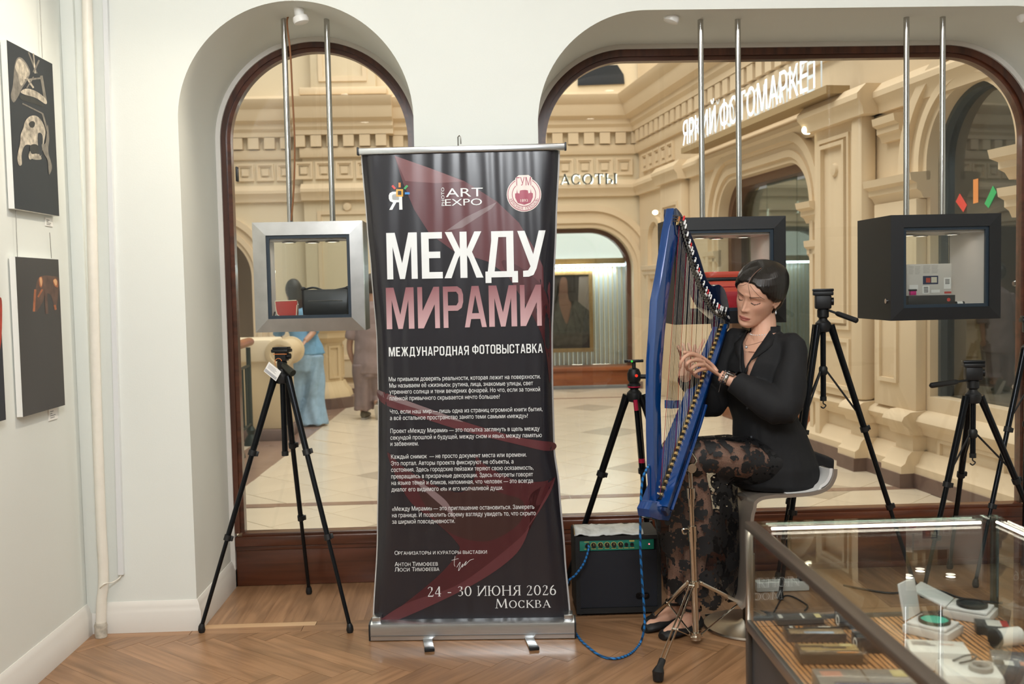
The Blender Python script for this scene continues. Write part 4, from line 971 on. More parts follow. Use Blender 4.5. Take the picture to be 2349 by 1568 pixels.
bld = [(-.036, -.012), (-.036, .004), (-.030, .006), (-.028, .022), (-.026, .006), (-.018, .004), (-.016, .016), (-.006, .018), (.006, .018), (.016, .016), (.018, .004), (.026, .006), (.028, .022), (.030, .006), (.036, .004), (.036, -.012), (.026, -.034), (0, -.042), (-.026, -.034)]
flat_('emblem_building', [(cu+a, cv+b) for a, b in bld], M_crim, .0051)
g = fit(txt('1893', 1., .02), cu-.015, cv-.030, .030, .011); emit('emblem_text', onb([(v[0], v[1]) for v in g[0]], .0054), g[1], M_cream, sheet, smooth=False, toward=bz_)
word = 'КРАСНАЯ ПЛОЩАДЬ'
ps = S()
for i, ch in enumerate(word):
    if ch == ' ': continue
    a = radians(202+136*i/(len(word)-1)); g = fit(txt(ch, 1., .02), -.0045, -.0055, .009, .011); rr_ = er*.805
    for_v = [(cu+rr_*cos(a)+v[0]*cos(a+pi/2)-v[1]*sin(a+pi/2), cv+rr_*sin(a)+v[0]*sin(a+pi/2)+v[1]*cos(a+pi/2)) for v in g[0]]
    add(ps, (for_v, g[1]))
emit('emblem_text', onb(ps[0], .0054), ps[1], M_crim, sheet, smooth=False, toward=bz_)
# hardware: cassette, feet, top rail, rear pole, hook
wl = (bR-bL).length/2
MC = basis(bo-bnrm*.04, bx_, -bnrm, V((0, 0, 1)))
with Frame(MC):
    pr = [(-.045, .004), (-.045, .018), (-.047, .020), (-.047, .054), (-.043, .068), (-.030, .074), (.030, .074), (.045, .06), (.047, .03), (.045, .004)]
    k = len(pr); vs = [(s, y, z) for s in (-wl+.006, wl-.006) for y, z in pr]
    emit('cassette', vs, [tuple(range(k))[::-1], tuple(range(k, 2*k))]+[(i, (i+1) % k, k+(i+1) % k, k+i) for i in range(k)], M_alu, bn_)
    for s in (-1, 1):
        k = len(pr); vs = [(s*wl+dx, y*1.04, z*1.02) for dx in (0, -s*.007) for y, z in pr]
        emit('end_cap', vs, [tuple(range(k))[::-1], tuple(range(k, 2*k))]+[(i, (i+1) % k, k+(i+1) % k, k+i) for i in range(k)], M_blk, bn_)
        box('guide_block', (s*(wl-.03)-.018, -.028, .074), (s*(wl-.03)+.018, .03, .095), M_alu, bn_, .003)
    box('front_groove', (-wl+.008, -.0485, .022), (wl-.008, -.0465, .025), mat('groove_grey', '#7d8082', .4, 1), bn_)
for (x, y) in ((976, 1493), (1216, 1490)):
    e = G(x, y); c = MC.inverted() @ e; 
    with Frame(MC):
        xs = c.x-.012
        vs, fs = g_box((-.019, -.15, .001), (.019, .0, .009), .002); M6 = Matrix.Translation((xs, 0, 0)) @ Matrix.Rotation(radians(10), 4, 'Z')
        o = emit('foot', *xfm((vs, fs), M6), M_alu, bn_); vs, fs = g_box((-.020, -.172, 0.0), (.020, -.148, .013), .003); emit('foot_cap', *xfm((vs, fs), M6), M_blk, o)
with Frame(MBN):
    tw = wl-.012; vt_ = v1
    k = emit('top_rail', *g_box((-.418-.006, vt_-.006, -.012), (.418, vt_+.022, .012), .006), M_alu, bn_)
    for s in (-.424, .418): emit('rail_cap', *g_box((s-.004, vt_-.007, -.014), (s+.004, vt_+.025, .014), .002), M_blk, k)
    tube('pole', [(0, .07, -.02), (0, vt_+.02, -.02)], .010, M_alu, bn_, 12)
    hk = BP(1054, 330)
    tube('hook', [(hk[0]-.006, vt_+.02, -.004), (hk[0]-.006, vt_+.058, -.004), (hk[0], vt_+.064, -.004), (hk[0]+.005, vt_+.058, -.004), (hk[0]+.005, vt_+.03, -.004)], .0028, mat('steel', '#8d8d8a', .25, 1.), bn_, 8)
# ================================================================== PHOTOGRAPHS ON THE LEFT WALL
PT = .028
def photo(label, cs, shapes, bg, mroot='photo_panel'):
    # cs: pixel corners TL,TR,BR,BL of the face
    XF = WX+PT; q = [PX(x, y, XF) for x, y in cs]
    y0 = (q[0].y+q[3].y)/2; y1 = (q[1].y+q[2].y)/2; z1 = (q[0].z+q[1].z)/2; z0 = (q[2].z+q[3].z)/2
    r = thing('photo_panel', label, 'photograph', (WX, (y0+y1)/2, z0), 'photographs on the left wall')
    box('board', (WX+.006, y0, z0), (XF-.0005, y1, z1), mat('foam_white', '#e6e4de', .6), r)
    MPH = Matrix(((0, 0, 1, XF), (1, 0, 0, 0), (0, 1, 0, 0), (0, 0, 0, 1)))
    emit('print', *g_flat([(y0, z0), (y1, z0), (y1, z1), (y0, z1)], MPH, .0), bg, r)
    d = .0002
    for m, pts, sm in shapes:
        pp = [PX(x/1.96, y/1.96, XF) for x, y in pts]; pp = [(p.y, p.z) for p in pp]
        if sm: pp = spl2(pp, 5, True)
        emit('print_detail', *g_flat(pp, MPH, d), m, r); d += .00006
    return r, y0, y1, z0, z1
g1 = mat('ph_light', '#b3a998', .55, var=.5, scale=45); g2 = mat('ph_mid', '#7d776d', .55, var=.35, scale=35); g3 = mat('ph_dark', '#33332f', .55, var=.2, scale=20); bgk = mat('ph_black', '#24282d', .5)
def stroke_px(a, b, w): 
    dx, dy = b[0]-a[0], b[1]-a[1]; l = sqrt(dx*dx+dy*dy); nx, ny = -dy/l*w, dx/l*w; return [(a[0]+nx, a[1]+ny), (b[0]+nx, b[1]+ny), (b[0]-nx, b[1]-ny), (a[0]-nx, a[1]-ny)]
ph1 = [(g2, [(48, 430), (58, 380), (66, 290), (82, 258), (108, 270), (135, 320), (122, 360), (100, 395), (78, 440), (60, 460)], 1), (g1, [(68, 300), (82, 265), (108, 280), (132, 328), (118, 350), (95, 385), (78, 330)], 1),
 (g2, stroke_px((128, 235), (165, 330), 3), 0), (g1, stroke_px((150, 240), (158, 330), 3), 0), (g2, stroke_px((175, 270), (150, 325), 4), 0), (g2, stroke_px((110, 360), (190, 350), 4), 0), (g2, stroke_px((185, 340), (205, 460), 6), 0), (g1, stroke_px((120, 350), (150, 395), 4), 0), (g2, stroke_px((150, 345), (120, 395), 3), 0),
 (g1, [(92, 412), (120, 398), (165, 412), (205, 445), (205, 468), (160, 440), (110, 425)], 1), (g3, [(88, 430), (130, 432), (180, 460), (195, 480), (150, 465), (100, 450)], 1), (g2, stroke_px((100, 465), (190, 510), 3), 0), (g2, stroke_px((190, 510), (215, 600), 4), 0),
 (g1, [(104, 575), (112, 545), (135, 522), (165, 522), (190, 550), (203, 590), (196, 640), (186, 690), (176, 716), (150, 712), (132, 716), (128, 690), (145, 660), (120, 650), (104, 665), (96, 700), (97, 738), (84, 742), (77, 705), (90, 640), (92, 605)], 1),
 (g3, [(128, 556), (142, 544), (156, 552), (150, 572), (136, 572)], 1), (g3, [(132, 660), (148, 648), (170, 655), (176, 690), (160, 690), (140, 690)], 1), (bgk, [(170, 600), (190, 610), (188, 680), (178, 700), (170, 660)], 1), (g1, [(134, 700), (150, 692), (178, 700), (184, 716), (150, 716)], 1),
 (g2, [(186, 650), (204, 640), (212, 560), (220, 620), (216, 680), (232, 745), (226, 775), (218, 780), (212, 720), (196, 690)], 1)]
photo('black and white portrait of a face under a strapped helmet, upper photograph', [(18, 93), (125, 149), (131, 495), (31, 477)], ph1, bgk)
o1 = mat('ph_ember', '#a5603a', .5, var=.3, scale=30); o2 = mat('ph_ember_dim', '#5d4438', .5, var=.3, scale=25); o3 = mat('ph_glow', '#d9a878', .5)
bg2 = mat('ph_brown', '#3d3937', .5, var=.1, scale=3)
ph2 = [(o2, [(160, 1300), (172, 1250), (200, 1238), (230, 1240), (262, 1250), (264, 1300), (250, 1390), (230, 1330), (205, 1320), (190, 1360), (158, 1400)], 1), (o1, stroke_px((158, 1300), (152, 1400), 5), 0), (o1, [(175, 1250), (188, 1244), (192, 1268), (186, 1292), (176, 1280)], 1), (o3, [(178, 1252), (186, 1248), (189, 1268), (184, 1286)], 1), (o1, [(238, 1262), (248, 1250), (258, 1262), (260, 1290), (246, 1285)], 1), (o3, [(240, 1262), (248, 1254), (256, 1264), (252, 1284)], 1), (o1, stroke_px((190, 1300), (170, 1335), 4), 0), (o1, stroke_px((245, 1370), (250, 1392), 5), 0), (o2, stroke_px((205, 1300), (210, 1410), 6), 0)]
photo('dark brown photograph with faint glowing orange figures, lower photograph', [(46, 590), (145, 595), (138, 930), (42, 961)], ph2, bg2)
photo('dark photograph with red glow cut off by the picture edge', [(-150, 560), (5, 580), (4, 968), (-170, 1010)], [(mat('ph_red', '#a8321e', .5, var=.3, scale=20), [(-20, 1380), (6, 1340), (9, 1450), (2, 1560), (-20, 1600)], 1)], mat('ph_night', '#20222c', .5))
for lb, px, py, w, h in (('white caption card under the upper photograph', 104, 498, 18, 26), ('white caption card under the lower photograph', 112, 937, 21, 26)):
    a = PX(px, py, WX+.004); b = PX(px+w, py+h-4, WX+.004); c = thing('caption_card', lb, 'caption card', (WX, (a.y+b.y)/2, b.z), 'caption cards')
    box('card', (WX+.0005, a.y, b.z), (WX+.004, b.y, a.z), mat('card_white', '#f0eee8', .6), c)
    MPH = Matrix(((0, 0, 1, WX+.0042), (1, 0, 0, 0), (0, 1, 0, 0), (0, 0, 0, 1))); ink = mat('ink_grey', '#8a8a86', .7)
    for k, (u, w_) in enumerate(((.12, .4), (.12, .25), (.12, .6), (.12, .5))):
        zz = lerp(a.z, b.z, .25+.17*k); emit('print_line', *g_flat([(lerp(a.y, b.y, u), zz), (lerp(a.y, b.y, u+w_), zz), (lerp(a.y, b.y, u+w_), zz-.003), (lerp(a.y, b.y, u), zz-.003)], MPH), ink, c)
M_wire = mat('wire', '#8e8b84', .4, .6)
for lb, pts in (('thin steel wire hanging above the upper photograph', ((90, -30), (97, 133))), ('left thin wire between the two photographs', ((36, 482), (40, 590))), ('right thin wire between the two photographs', ((114, 533), (118, 592)))):
    tag(tube('hanging_wire', [PX(x, y, WX+.012) for x, y in pts], .0013, M_wire, None, 6), lb, 'wire', 'hanging wires')
# ================================================================== HANGING SHOWCASES
M_steel = mat('brushed_steel', '#b9b8b5', .30, 1., var=.10, scale=3, stretch=(4, 4, 4)); M_chrome = mat('chrome', '#d0d0d0', .12, 1.); M_tube = mat('tube_steel', '#c4c4c2', .16, 1.)
M_cabk = mat('cabinet_black', '#121519', .55); M_inner = mat('cabinet_lining', '#cfcac6', .55); M_gask = mat('gasket', '#22303c', .4); M_cg = glassmat('cabinet_glass', (.97, .985, .98), .5, .02)
M_dl = emat('downlight_glow', '#fff0dc', 16)
def showcase(label, x0, x1, z0, z1, yf, dep, fw, mf_, tubes, lockside=None):
    r = thing('display_cabinet', label, 'display cabinet', ((x0+x1)/2, yf+dep/2, z0), 'hanging display cabinets')
    o = [(x0, z0), (x1, z0), (x1, z1), (x0, z1)]; i_ = [(x0+fw, z0+fw), (x1-fw, z0+fw), (x1-fw, z1-fw), (x0+fw, z1-fw)]
    for k in range(4):
        k2 = (k+1) % 4; a, b, c, d = o[k], o[k2], i_[k2], i_[k]; s = .0006
        vs = [(a[0], yf+.006, a[1]), (b[0], yf+.006, b[1]), (c[0], yf, c[1]), (d[0], yf, d[1])]; vs += [(x, yf+.03, z) for x, _, z in vs]
        emit('frame_rail', vs, [(0, 1, 2, 3), (7, 6, 5, 4), (0, 4, 5, 1), (1, 5, 6, 2), (2, 6, 7, 3), (3, 7, 4, 0)], mf_, r, smooth=False)
    g = .014
    v, f = g_ring([(x0+fw, z0+fw), (x1-fw, z0+fw), (x1-fw, z1-fw), (x0+fw, z1-fw)], [(x0+fw+g, z0+fw+g), (x1-fw-g, z0+fw+g), (x1-fw-g, z1-fw-g), (x0+fw+g, z1-fw-g)], XZ(yf+.008), -.012, .0); emit('gasket', v, f, M_gask, r)
    box('pane', (x0+fw, yf+.014, z0+fw), (x1-fw, yf+.018, z1-fw), M_cg, r); box('rear_pane', (x0+fw, yf+dep-.012, z0+fw), (x1-fw, yf+dep-.008, z1-fw), M_cg, r)
    t = .012; w = fw-.004
    for nm, lo, hi in (('top_panel', (x0, yf+.03, z1-w), (x1, yf+dep, z1)), ('bottom_panel', (x0, yf+.03, z0), (x1, yf+dep, z0+w)), ('side_panel', (x0, yf+.03, z0+w), (x0+.02, yf+dep, z1-w)), ('side_panel', (x1-.02, yf+.03, z0+w), (x1, yf+dep, z1-w))):
        box(nm, lo, hi, M_cabk if mf_ is M_cabk else mat('cabinet_steel_side', '#3a3d40', .35, .8), r)
    for nm, lo, hi in (('lining', (x0+fw-.01, yf+.03, z1-fw-.022), (x1-fw+.01, yf+dep-.02, z1-fw+.01)), ('lining', (x0+fw-.01, yf+.03, z0+fw-.01), (x1-fw+.01, yf+dep-.02, z0+fw)), ('lining', (x0+fw-.012, yf+.03, z0+fw), (x0+fw, yf+dep-.02, z1-fw)), ('lining', (x1-fw, yf+.03, z0+fw), (x1-fw+.012, yf+dep-.02, z1-fw))): box(nm, lo, hi, M_inner, r)
    for u, w_ in ((.3, .42), (.5, .66), (.7, .40)):
        c = V((lerp(x0, x1, u), yf+dep*w_, z1-fw-.022)); l = emit('downlight', *g_lathe([(.033, -.004), (.030, -.008), (.022, -.008), (.022, -.003)], 18, c), mat('bezel_steel', '#8a8a88', .3, 1), r)
        emit('lens', *g_lathe([(.021, -.006), (.021, -.0035)], 16, c), M_dl, l)
    for (xt, zt) in tubes: tube('hanging_tube', [(xt, yf+dep*(.48 if dep < .3 else .40), z1-.001), (xt, yf+dep*(.48 if dep < .3 else .40), zt)], .0125, M_tube, r, 16)
    if lockside is not None:
        c = P(2043, 690, yf+.06); emit('lock', *g_cyl((x0-.006, yf+.05, c.z), (x0+.01, yf+.05, c.z), .011), M_chrome, r)
    return r
Y1, Y2, D1, D2 = 4.40, 4.26, .20, .385
a, b = P(577, 510, Y1), P(838, 757, Y1); K1 = (a.x, b.x, b.z, a.z)
ta, tb = P(659, 300, Y1+.096).x, P(757, 300, Y1+.096).x
soff = lambda x: AS+sqrt(max(0, AR*AR-(x-AC)**2))
showcase('hanging display cabinet with broad brushed steel frame in left arch', *K1, Y1, D1, .058, M_steel, [(ta, soff(ta)), (tb, soff(tb))])
a, b = P(2045, 493, Y2), P(2297, 730, Y2); K3 = (a.x, b.x, b.z, a.z); W3 = b.x-a.x
xr = P(1804, 600, Y2).x; K2 = (xr-W3, xr, b.z+.004, a.z+.006)
yt = Y2+D2*.40
showcase('black framed hanging display cabinet directly behind the harp', *K2, Y2, D2, .054, M_cabk, [(P(x, 270, yt).x, BT) for x in (1609, 1694)])
showcase('black framed hanging display cabinet at the far right with boxes inside', *K3, Y2, D2, .054, M_cabk, [(P(x, 270, yt).x, BT) for x in (2079, 2162)], 1)
tag(tube('brown_cable', spline([P(x, y, Y1+.08) for x, y in ((676, -10), (676, 20), (661, 38), (659, 60), (666, 120), (671, 220), (676, 330), (674, 430), (668, 506))], 6), .004, mat('brown_wire', '#8a5a34', .5), None, 8), 'brown twisted cable running down beside the left cabinet tube', 'cable')
# --- things in the showcases
def soft(name, x0, x1, y0, y1, z0, z1, m, par, r=.02, n=5, puff=0.):
    # rounded-rectangle loft
    secs = []
    for z, k in ((z0, .86), (lerp(z0, z1, .06), .97), (lerp(z0, z1, .3), 1.+puff), (lerp(z0, z1, .7), 1.), (lerp(z0, z1, .94), .96), (z1, .84)):
        cx, cy = (x0+x1)/2, (y0+y1)/2; hx, hy = (x1-x0)/2*k, (y1-y0)/2*k; rr_ = min(r, hx*.9, hy*.9)
        secs.append([(cx+p[0], cy+p[1], z) for p in rr(-hx, -hy, hx, hy, rr_, rr_, n)])
    return emit(name, *g_loft(secs), m, par, ang=50)
zb = K1[2]+.058; yb_ = Y1+.06
M_red = mat('red_leather', '#b8261c', .25, coat=.4); M_navy = mat('navy_leather', '#10161d', .38, var=.15, scale=30); M_pipe_w = mat('piping_cream', '#efe2c4', .5)
bg = thing('small_red_bag', 'small glossy red bag with cream piping in steel cabinet', 'bag', tuple(P(655, 727, yb_)))
x0, x1 = P(633, 725, yb_).x, P(682, 725, yb_).x; z1_ = P(655, 689, yb_).z
soft('body', x0+.004, x1, yb_, yb_+.05, zb+.001, z1_, M_red, bg, .012)
fl_ = [(x0, z1_-.004), (x1+.002, z1_-.001), (x1+.002, z1_-.02), (x1-.002, zb+.012), (x1-.01, zb+.006), (x0+.03, zb+.004), (x0+.008, zb+.018), (x0+.003, zb+.04)]
emit('flap', *g_prism(fl_, XZ(yb_-.004), 0, .006), M_red, bg); tube('piping', [(x_, yb_-.011, z_) for x_, z_ in fl_[2:]+fl_[:1]], .0022, M_pipe_w, bg, 6); tube('piping', [(x0, yb_-.011, z1_-.002), (x1, yb_-.011, z1_)], .002, M_pipe_w, bg, 6)
tube('chain', [(x0-.004, yb_, zb+.03), (x0-.008, yb_-.005, zb+.012), (x0-.010, yb_-.006, zb+.003)], .004, M_cabk, bg, 6)
bg = thing('dark_handbag', 'large black leather handbag standing in steel cabinet', 'handbag', tuple(P(746, 727, yb_)))
x0, x1 = P(692, 725, yb_).x, P(802, 725, yb_).x; z1_ = P(746, 668, yb_).z
secs = []
for z, kx, ky in ((zb+.001, .90, .9), (zb+.01, .96, 1), (lerp(zb, z1_, .5), 1, 1), (z1_-.012, 1.02, .75), (z1_, 1.02, .6)):
    cx = (x0+x1)/2; hx = (x1-x0)/2*kx; hy = .042*ky
    secs.append([(cx+p[0], yb_+.045+p[1], z+(.010*(p[0]/hx)**2 if z > zb+.05 else 0)) for p in rr(-hx, -hy, hx, hy, .014, .014, 5)])
emit('body', *g_loft(secs), M_navy, bg, ang=50)
for xs in (x0+.006, x1-.008): emit('side_strap', *g_sphere((xs, yb_+.03, z1_+.012), .012, 10, 8, (1, 1, .9)), M_navy, bg)
tube('handle', spline([(x0+.01, yb_+.05, z1_+.01), (x0+.05, yb_+.05, z1_+.018), ((x0+x1)/2, yb_+.055, z1_+.002), (x1-.04, yb_+.05, z1_+.010), (x1-.006, yb_+.05, z1_+.018)], 6), .0045, M_navy, bg, 8)
tube('zip', [(x0+.03, yb_+.0005, zb+.075), (x1-.03, yb_+.0005, zb+.075)], .0012, M_chrome, bg, 6)
bg = thing('olive_pouch', 'olive green pouch behind the dark handbag', 'pouch', tuple(P(798, 725, yb_+.09)))
soft('body', P(786, 725, yb_+.09).x, P(806, 725, yb_+.09).x, yb_+.080, yb_+.112, zb+.001, P(798, 664, yb_+.09).z, mat('olive_leather', '#8b8d70', .45), bg, .01); soft('flap', P(786, 725, yb_+.09).x-.002, P(806, 725, yb_+.09).x+.001, yb_+.078, yb_+.115, P(798, 680, yb_+.09).z, P(798, 660, yb_+.09).z, mat('olive_leather', '#8b8d70', .45), bg, .01)
z2 = K2[2]+.054; y2 = Y2+.13
M_coral = mat('coral_nylon', '#d8513a', .5, bump=.1, bscale=400); M_redn = mat('red_nylon', '#b01c2c', .5)
bg = thing('coral_camera_bag', 'coral red camera bag with dark zip in cabinet behind woman', 'camera bag', tuple(P(1680, 718, y2)))
x0, x1 = P(1618, 700, y2).x, P(1752, 700, y2).x; zt_ = P(1680, 622, y2).z; zm = P(1680, 642, y2).z
soft('body', x0, x1, y2, y2+.12, z2+.001, zm, M_coral, bg, .03, puff=.03); soft('lid', x0+.004, x1-.004, y2+.004, y2+.12, zm+.010, zt_, M_coral, bg, .03); soft('zip_band', x0+.002, x1-.002, y2+.003, y2+.118, zm-.004, zm+.014, M_cabk, bg, .028)
soft('front_pocket', lerp(x0, x1, .1), lerp(x0, x1, .9), y2-.018, y2+.01, z2+.01, lerp(z2, zm, .62), M_redn, bg, .01); tube('seam', [(x0+.01, y2-.001, lerp(z2, zm, .78)), (x1-.01, y2-.001, lerp(z2, zm, .78))], .0018, M_redn, bg, 6)
cd = thing('price_card', 'pale price card lying at front of cabinet behind harp strings', 'card', tuple(P(1618, 714, Y2+.06)))
a = P(1597, 716, Y2+.05); b = P(1643, 700, Y2+.05)
emit('card', *g_prism([(a.x, z2+.001), (b.x, z2+.001), (b.x, z2+.018), (lerp(a.x, b.x, .3), z2+.028), (a.x, z2+.034)], XZ(Y2+.05), -.004, 0), mat('card_ivory', '#e8d8b8', .5), cd); emit('print_line', *g_flat([(lerp(a.x, b.x, .15), z2+.006), (lerp(a.x, b.x, .85), z2+.006), (lerp(a.x, b.x, .85), z2+.012), (lerp(a.x, b.x, .15), z2+.012)], XZ(Y2+.0495), .0005), mat('ink_brown', '#6a4a3a', .6), cd)
# right cabinet contents
z3 = K3[2]+.054; y3 = Y2+.15
pb = thing('camera_carton', 'pale grey printed camera carton standing in right cabinet', 'carton', tuple(P(2130, 680, y3)))
a = P(2080, 678, y3); b = P(2183, 604, y3)
box('carton', (a.x, y3, z3+.001), (b.x, y3+.06, b.z), mat('carton_grey', '#c9c4bb', .5), pb, .001)
def pr3(name, px0, py0, px1, py1, col, d=.0006, par=None):
    p, q = P(px0, py1, y3), P(px1, py0, y3); z_0 = max(p.z, z3+.003); emit(name, *g_flat([(p.x, z_0), (q.x, z_0), (q.x, q.z), (p.x, q.z)], XZ(y3-d)), mat('ink_'+col, col, .5), par or pb)
pr3('print_block', 2117, 632, 2152, 652, '#23304f'); pr3('print_block', 2124, 637, 2134, 648, '#b04030', .001); pr3('print_block', 2136, 635, 2149, 648, '#cfc9b4', .001); pr3('print_block', 2165, 636, 2181, 662, '#e6e4de'); pr3('print_block', 2116, 655, 2132, 673, '#e6e4de'); pr3('print_block', 2086, 653, 2106, 664, '#e6e4de'); pr3('print_block', 2136, 664, 2156, 671, '#e6e4de'); pr3('print_block', 2166, 668, 2182, 673, '#b83a30')
for k, (xa, xb) in enumerate(((2084, 2096), (2099, 2111), (2118, 2134), (2137, 2152))):
    for j in range(6): pr3('print_line', xa, 609+j*3.2+(0 if k > 1 else 2), xb-(j % 3), 610+j*3.2+(0 if k > 1 else 2), '#9a958c')
for j in range(4): pr3('print_line', 2119, 658+j*3.4, 2129, 660+j*3.4, '#4a4844', .001); pr3('print_line', 2168, 640+j*3, 2178, 641.8+j*3, '#4a4844', .001)
cb = thing('black_camera_box', 'long black box with red dot lying in front of the carton', 'box', tuple(P(2135, 700, Y2+.07)))
a = P(2082, 699, Y2+.07); b = P(2189, 676, Y2+.07); box('box', (a.x, Y2+.06, z3+.001), (b.x, Y2+.125, b.z), mat('box_black', '#1c1d20', .45), cb, .002)
emit('red_dot', *g_lathe([(.008, 0), (.008, .001)], 18, (P(2176, 687, Y2+.06).x, Y2+.0595, P(2176, 687, Y2+.06).z), (0, -1, 0)), mat('dot_red', '#c8382c', .5), cb)
fc = thing('film_canister', 'small black and white film canister at right of the black box', 'film canister', tuple(P(2200, 698, Y2+.07)))
a = P(2191, 692, Y2+.07); b = P(2212, 692, Y2+.07); c_ = z3+.012
for nm, u0, u1, m in (('cap', 0, .2, M_cabk), ('label_band', .2, .8, mat('canister_white', '#dddcd6', .4)), ('cap', .8, 1, M_cabk)): emit(nm, *g_cyl((lerp(a.x, b.x, u0), Y2+.075, c_), (lerp(a.x, b.x, u1), Y2+.075, c_), .011), m, fc)
mc = thing('pink_cartridge', 'small magenta cartridge on top of the black box', 'cartridge', tuple(P(2093, 678, Y2+.08)))
a = P(2087, 676, Y2+.09); b = P(2100, 664, Y2+.09); zz = P(2135, 676, Y2+.07).z
box('body', (a.x, Y2+.08, zz+.0005), (b.x, Y2+.10, b.z-.004), mat('magenta', '#c8207a', .4), mc, .002); box('cap', (a.x-.002, Y2+.078, b.z-.006), (b.x+.002, Y2+.102, b.z+.002), M_cabk, mc, .001)
# ================================================================== TRIPODS
M_tk = mat('tripod_black', '#15181b', .38, .3); M_tkp = mat('tripod_plastic', '#101214', .5); M_tktube = mat('tripod_tube', '#1d2024', .25, .7)
def tripod(label, hub, feet, cuts=(.31, .65), col_len=.3, head='pan', hdir=None, brace=.0, r0=.0135, hook=True, headh=.14, accent=None, colx=0.):
    r = thing('tripod', label, 'tripod', (hub.x, hub.y, 0), 'camera tripods')
    emit('shoulder', *g_lathe([(.012, -.035), (.030, -.03), (.036, -.008), (.034, .010), (.020, .024), (.016, .04)], 18, hub), M_tkp, r)
    for k, ft in enumerate(feet):
        ft = V(ft); d = V((ft.x-hub.x, ft.y-hub.y, 0)).normalized(); a = hub+d*.034; e = ft+V((0, 0, .026)); ax = (e-a).normalized()
        c1, c2 = a.lerp(e, cuts[0]), a.lerp(e, cuts[1])
        l = emit('leg', *g_tube([a, a.lerp(e, .08), c1], [r0*1.25, r0*1.05, r0], 12), M_tktube, r)
        emit('middle_section', *g_cyl(c1, c2, r0*.82), M_tktube, l); emit('lower_section', *g_cyl(c2, e, r0*.64), M_tktube, l)
        sd = ax.cross(V((0, 1, 0))).normalized()
        for c, rr_ in ((c1, r0*1.3), (c2, r0*1.12)):
            emit('clamp', *g_cyl(c-ax*.012, c+ax*.012, rr_), M_tkp, l)
            M7 = basis(c+sd*rr_, sd, sd.cross(ax), ax); vs, fs = g_box((-.002, -.006, -.012), (.009, .006, .010), .002); emit('lever', *xfm((vs, fs), M7), M_tkp, l)
        emit('rubber_foot', *g_tube([e-ax*.012, e, ft+V((0, 0, .012)), ft+V((0, 0, .001))], [r0*.75, r0*1.0, r0*1.15, r0*.9], 12), M_tkp, l)
        if brace:
            t = .0; q = a.lerp(e, cuts[0]*.88); c = hub-V((0, 0, brace)); emit('brace', *g_tube([c+d*.014, q], .0045, 6), M_tkp, r)
    emit('centre_column', *g_cyl(hub+V((0, 0, .05)), hub-V((-colx, 0, col_len)), .0125), M_tktube, r)
    if brace: emit('spreader', *g_lathe([(.015, -.02), (.02, -.012), (.02, .012), (.015, .02)], 14, hub-V((0, 0, brace))), M_tkp, r)
    b = hub-V((-colx, 0, col_len)); emit('column_cap', *g_cyl(b, b-V((0, 0, .02)), .015), accent or M_tkp, r)
    if hook: tube('hook', spline([b-V((0, 0, .018)), b-V((0, 0, .032)), b-V((-.012, 0, .042)), b-V((0, 0, .054)), b-V((.012, 0, .046))], 5), .003, M_tkp, r, 8)
    h = hub+V((0, 0, .03)); hh = headh
    if head == 'pan':
        emit('pan_base', *g_lathe([(.017, 0), (.022, .01), (.022, hh*.30), (.016, hh*.36)], 16, h), M_tkp, r)
        with Frame(Matrix.Translation(h+V((0, 0, hh*.34))) @ Matrix.Rotation(radians(-12), 4, 'Z')):
            emit('tilt_body', *g_box((-.026, -.022, 0), (.026, .024, hh*.42), .006), M_tkp, r); emit('knob', *g_cyl((.024, 0, hh*.2), (.04, 0, hh*.2), .012), M_tkp, r)
            p = emit('plate_clamp', *g_box((-.038, -.03, hh*.36), (.038, .03, hh*.50), .004), M_tkp, r); emit('quick_plate', *g_box((-.034, -.024, hh*.50), (.034, .024, hh*.58), .003), M_tk, p)
    if head == 'fluid':
        emit('pan_base', *g_lathe([(.018, 0), (.026, .008), (.026, hh*.25), (.02, hh*.3)], 16, h), M_tkp, r)
        with Frame(Matrix.Translation(h+V((0, 0, hh*.28))) @ Matrix.Rotation(radians(-15), 4, 'Z')):
            emit('tilt_body', *g_box((-.036, -.03, 0), (.036, .03, hh*.42), .008), M_tkp, r); emit('drag_knob', *g_cyl((.03, 0, hh*.22), (.047, 0, hh*.22), .018), M_tk, r)
            p = emit('plate_clamp', *g_box((-.044, -.036, hh*.40), (.044, .036, hh*.52), .004), M_tkp, r); emit('quick_plate', *g_box((-.046, -.026, hh*.52), (.046, .026, hh*.60), .003), M_tk, p)
    if head == 'ball':
        emit('pan_base', *g_lathe([(.024, 0), (.03, .006), (.03, .02), (.024, .026)], 18, h), M_tkp, r); emit('accent_ring', *g_lathe([(.031, .006), (.031, .011)], 18, h), accent or M_tkp, r)
        emit('ball_housing', *g_lathe([(.022, .026), (.031, .04), (.032, .07), (.024, .09), (.012, .096)], 18, h), M_tkp, r); emit('knob', *g_cyl(h+V((.028, -.004, .055)), h+V((.055, -.01, .055)), .011), M_tkp, r); emit('dot', *g_cyl(h+V((.006, -.03, .062)), h+V((.006, -.035, .062)), .007), mat('led_red', '#e0301c', .4, emis=.6), r)
        emit('stem', *g_cyl(h+V((0, 0, .09)), h+V((0, 0, .125)), .009), M_tkp, r); emit('clamp_plate', *g_box(h+V((-.032, -.018, .122)), h+V((.032, .018, .134)), .003), M_tkp, r); emit('level_bubble', *g_cyl(h+V((-.012, -.018, .128)), h+V((-.012, -.0215, .128)), .005), mat('bubble_green', '#38c840', .3, emis=.5), r)
        for s in (-1, 1): emit('plate_knob', *g_cyl(h+V((s*.032, 0, .128)), h+V((s*.044, 0, .128)), .007), M_tkp, r)
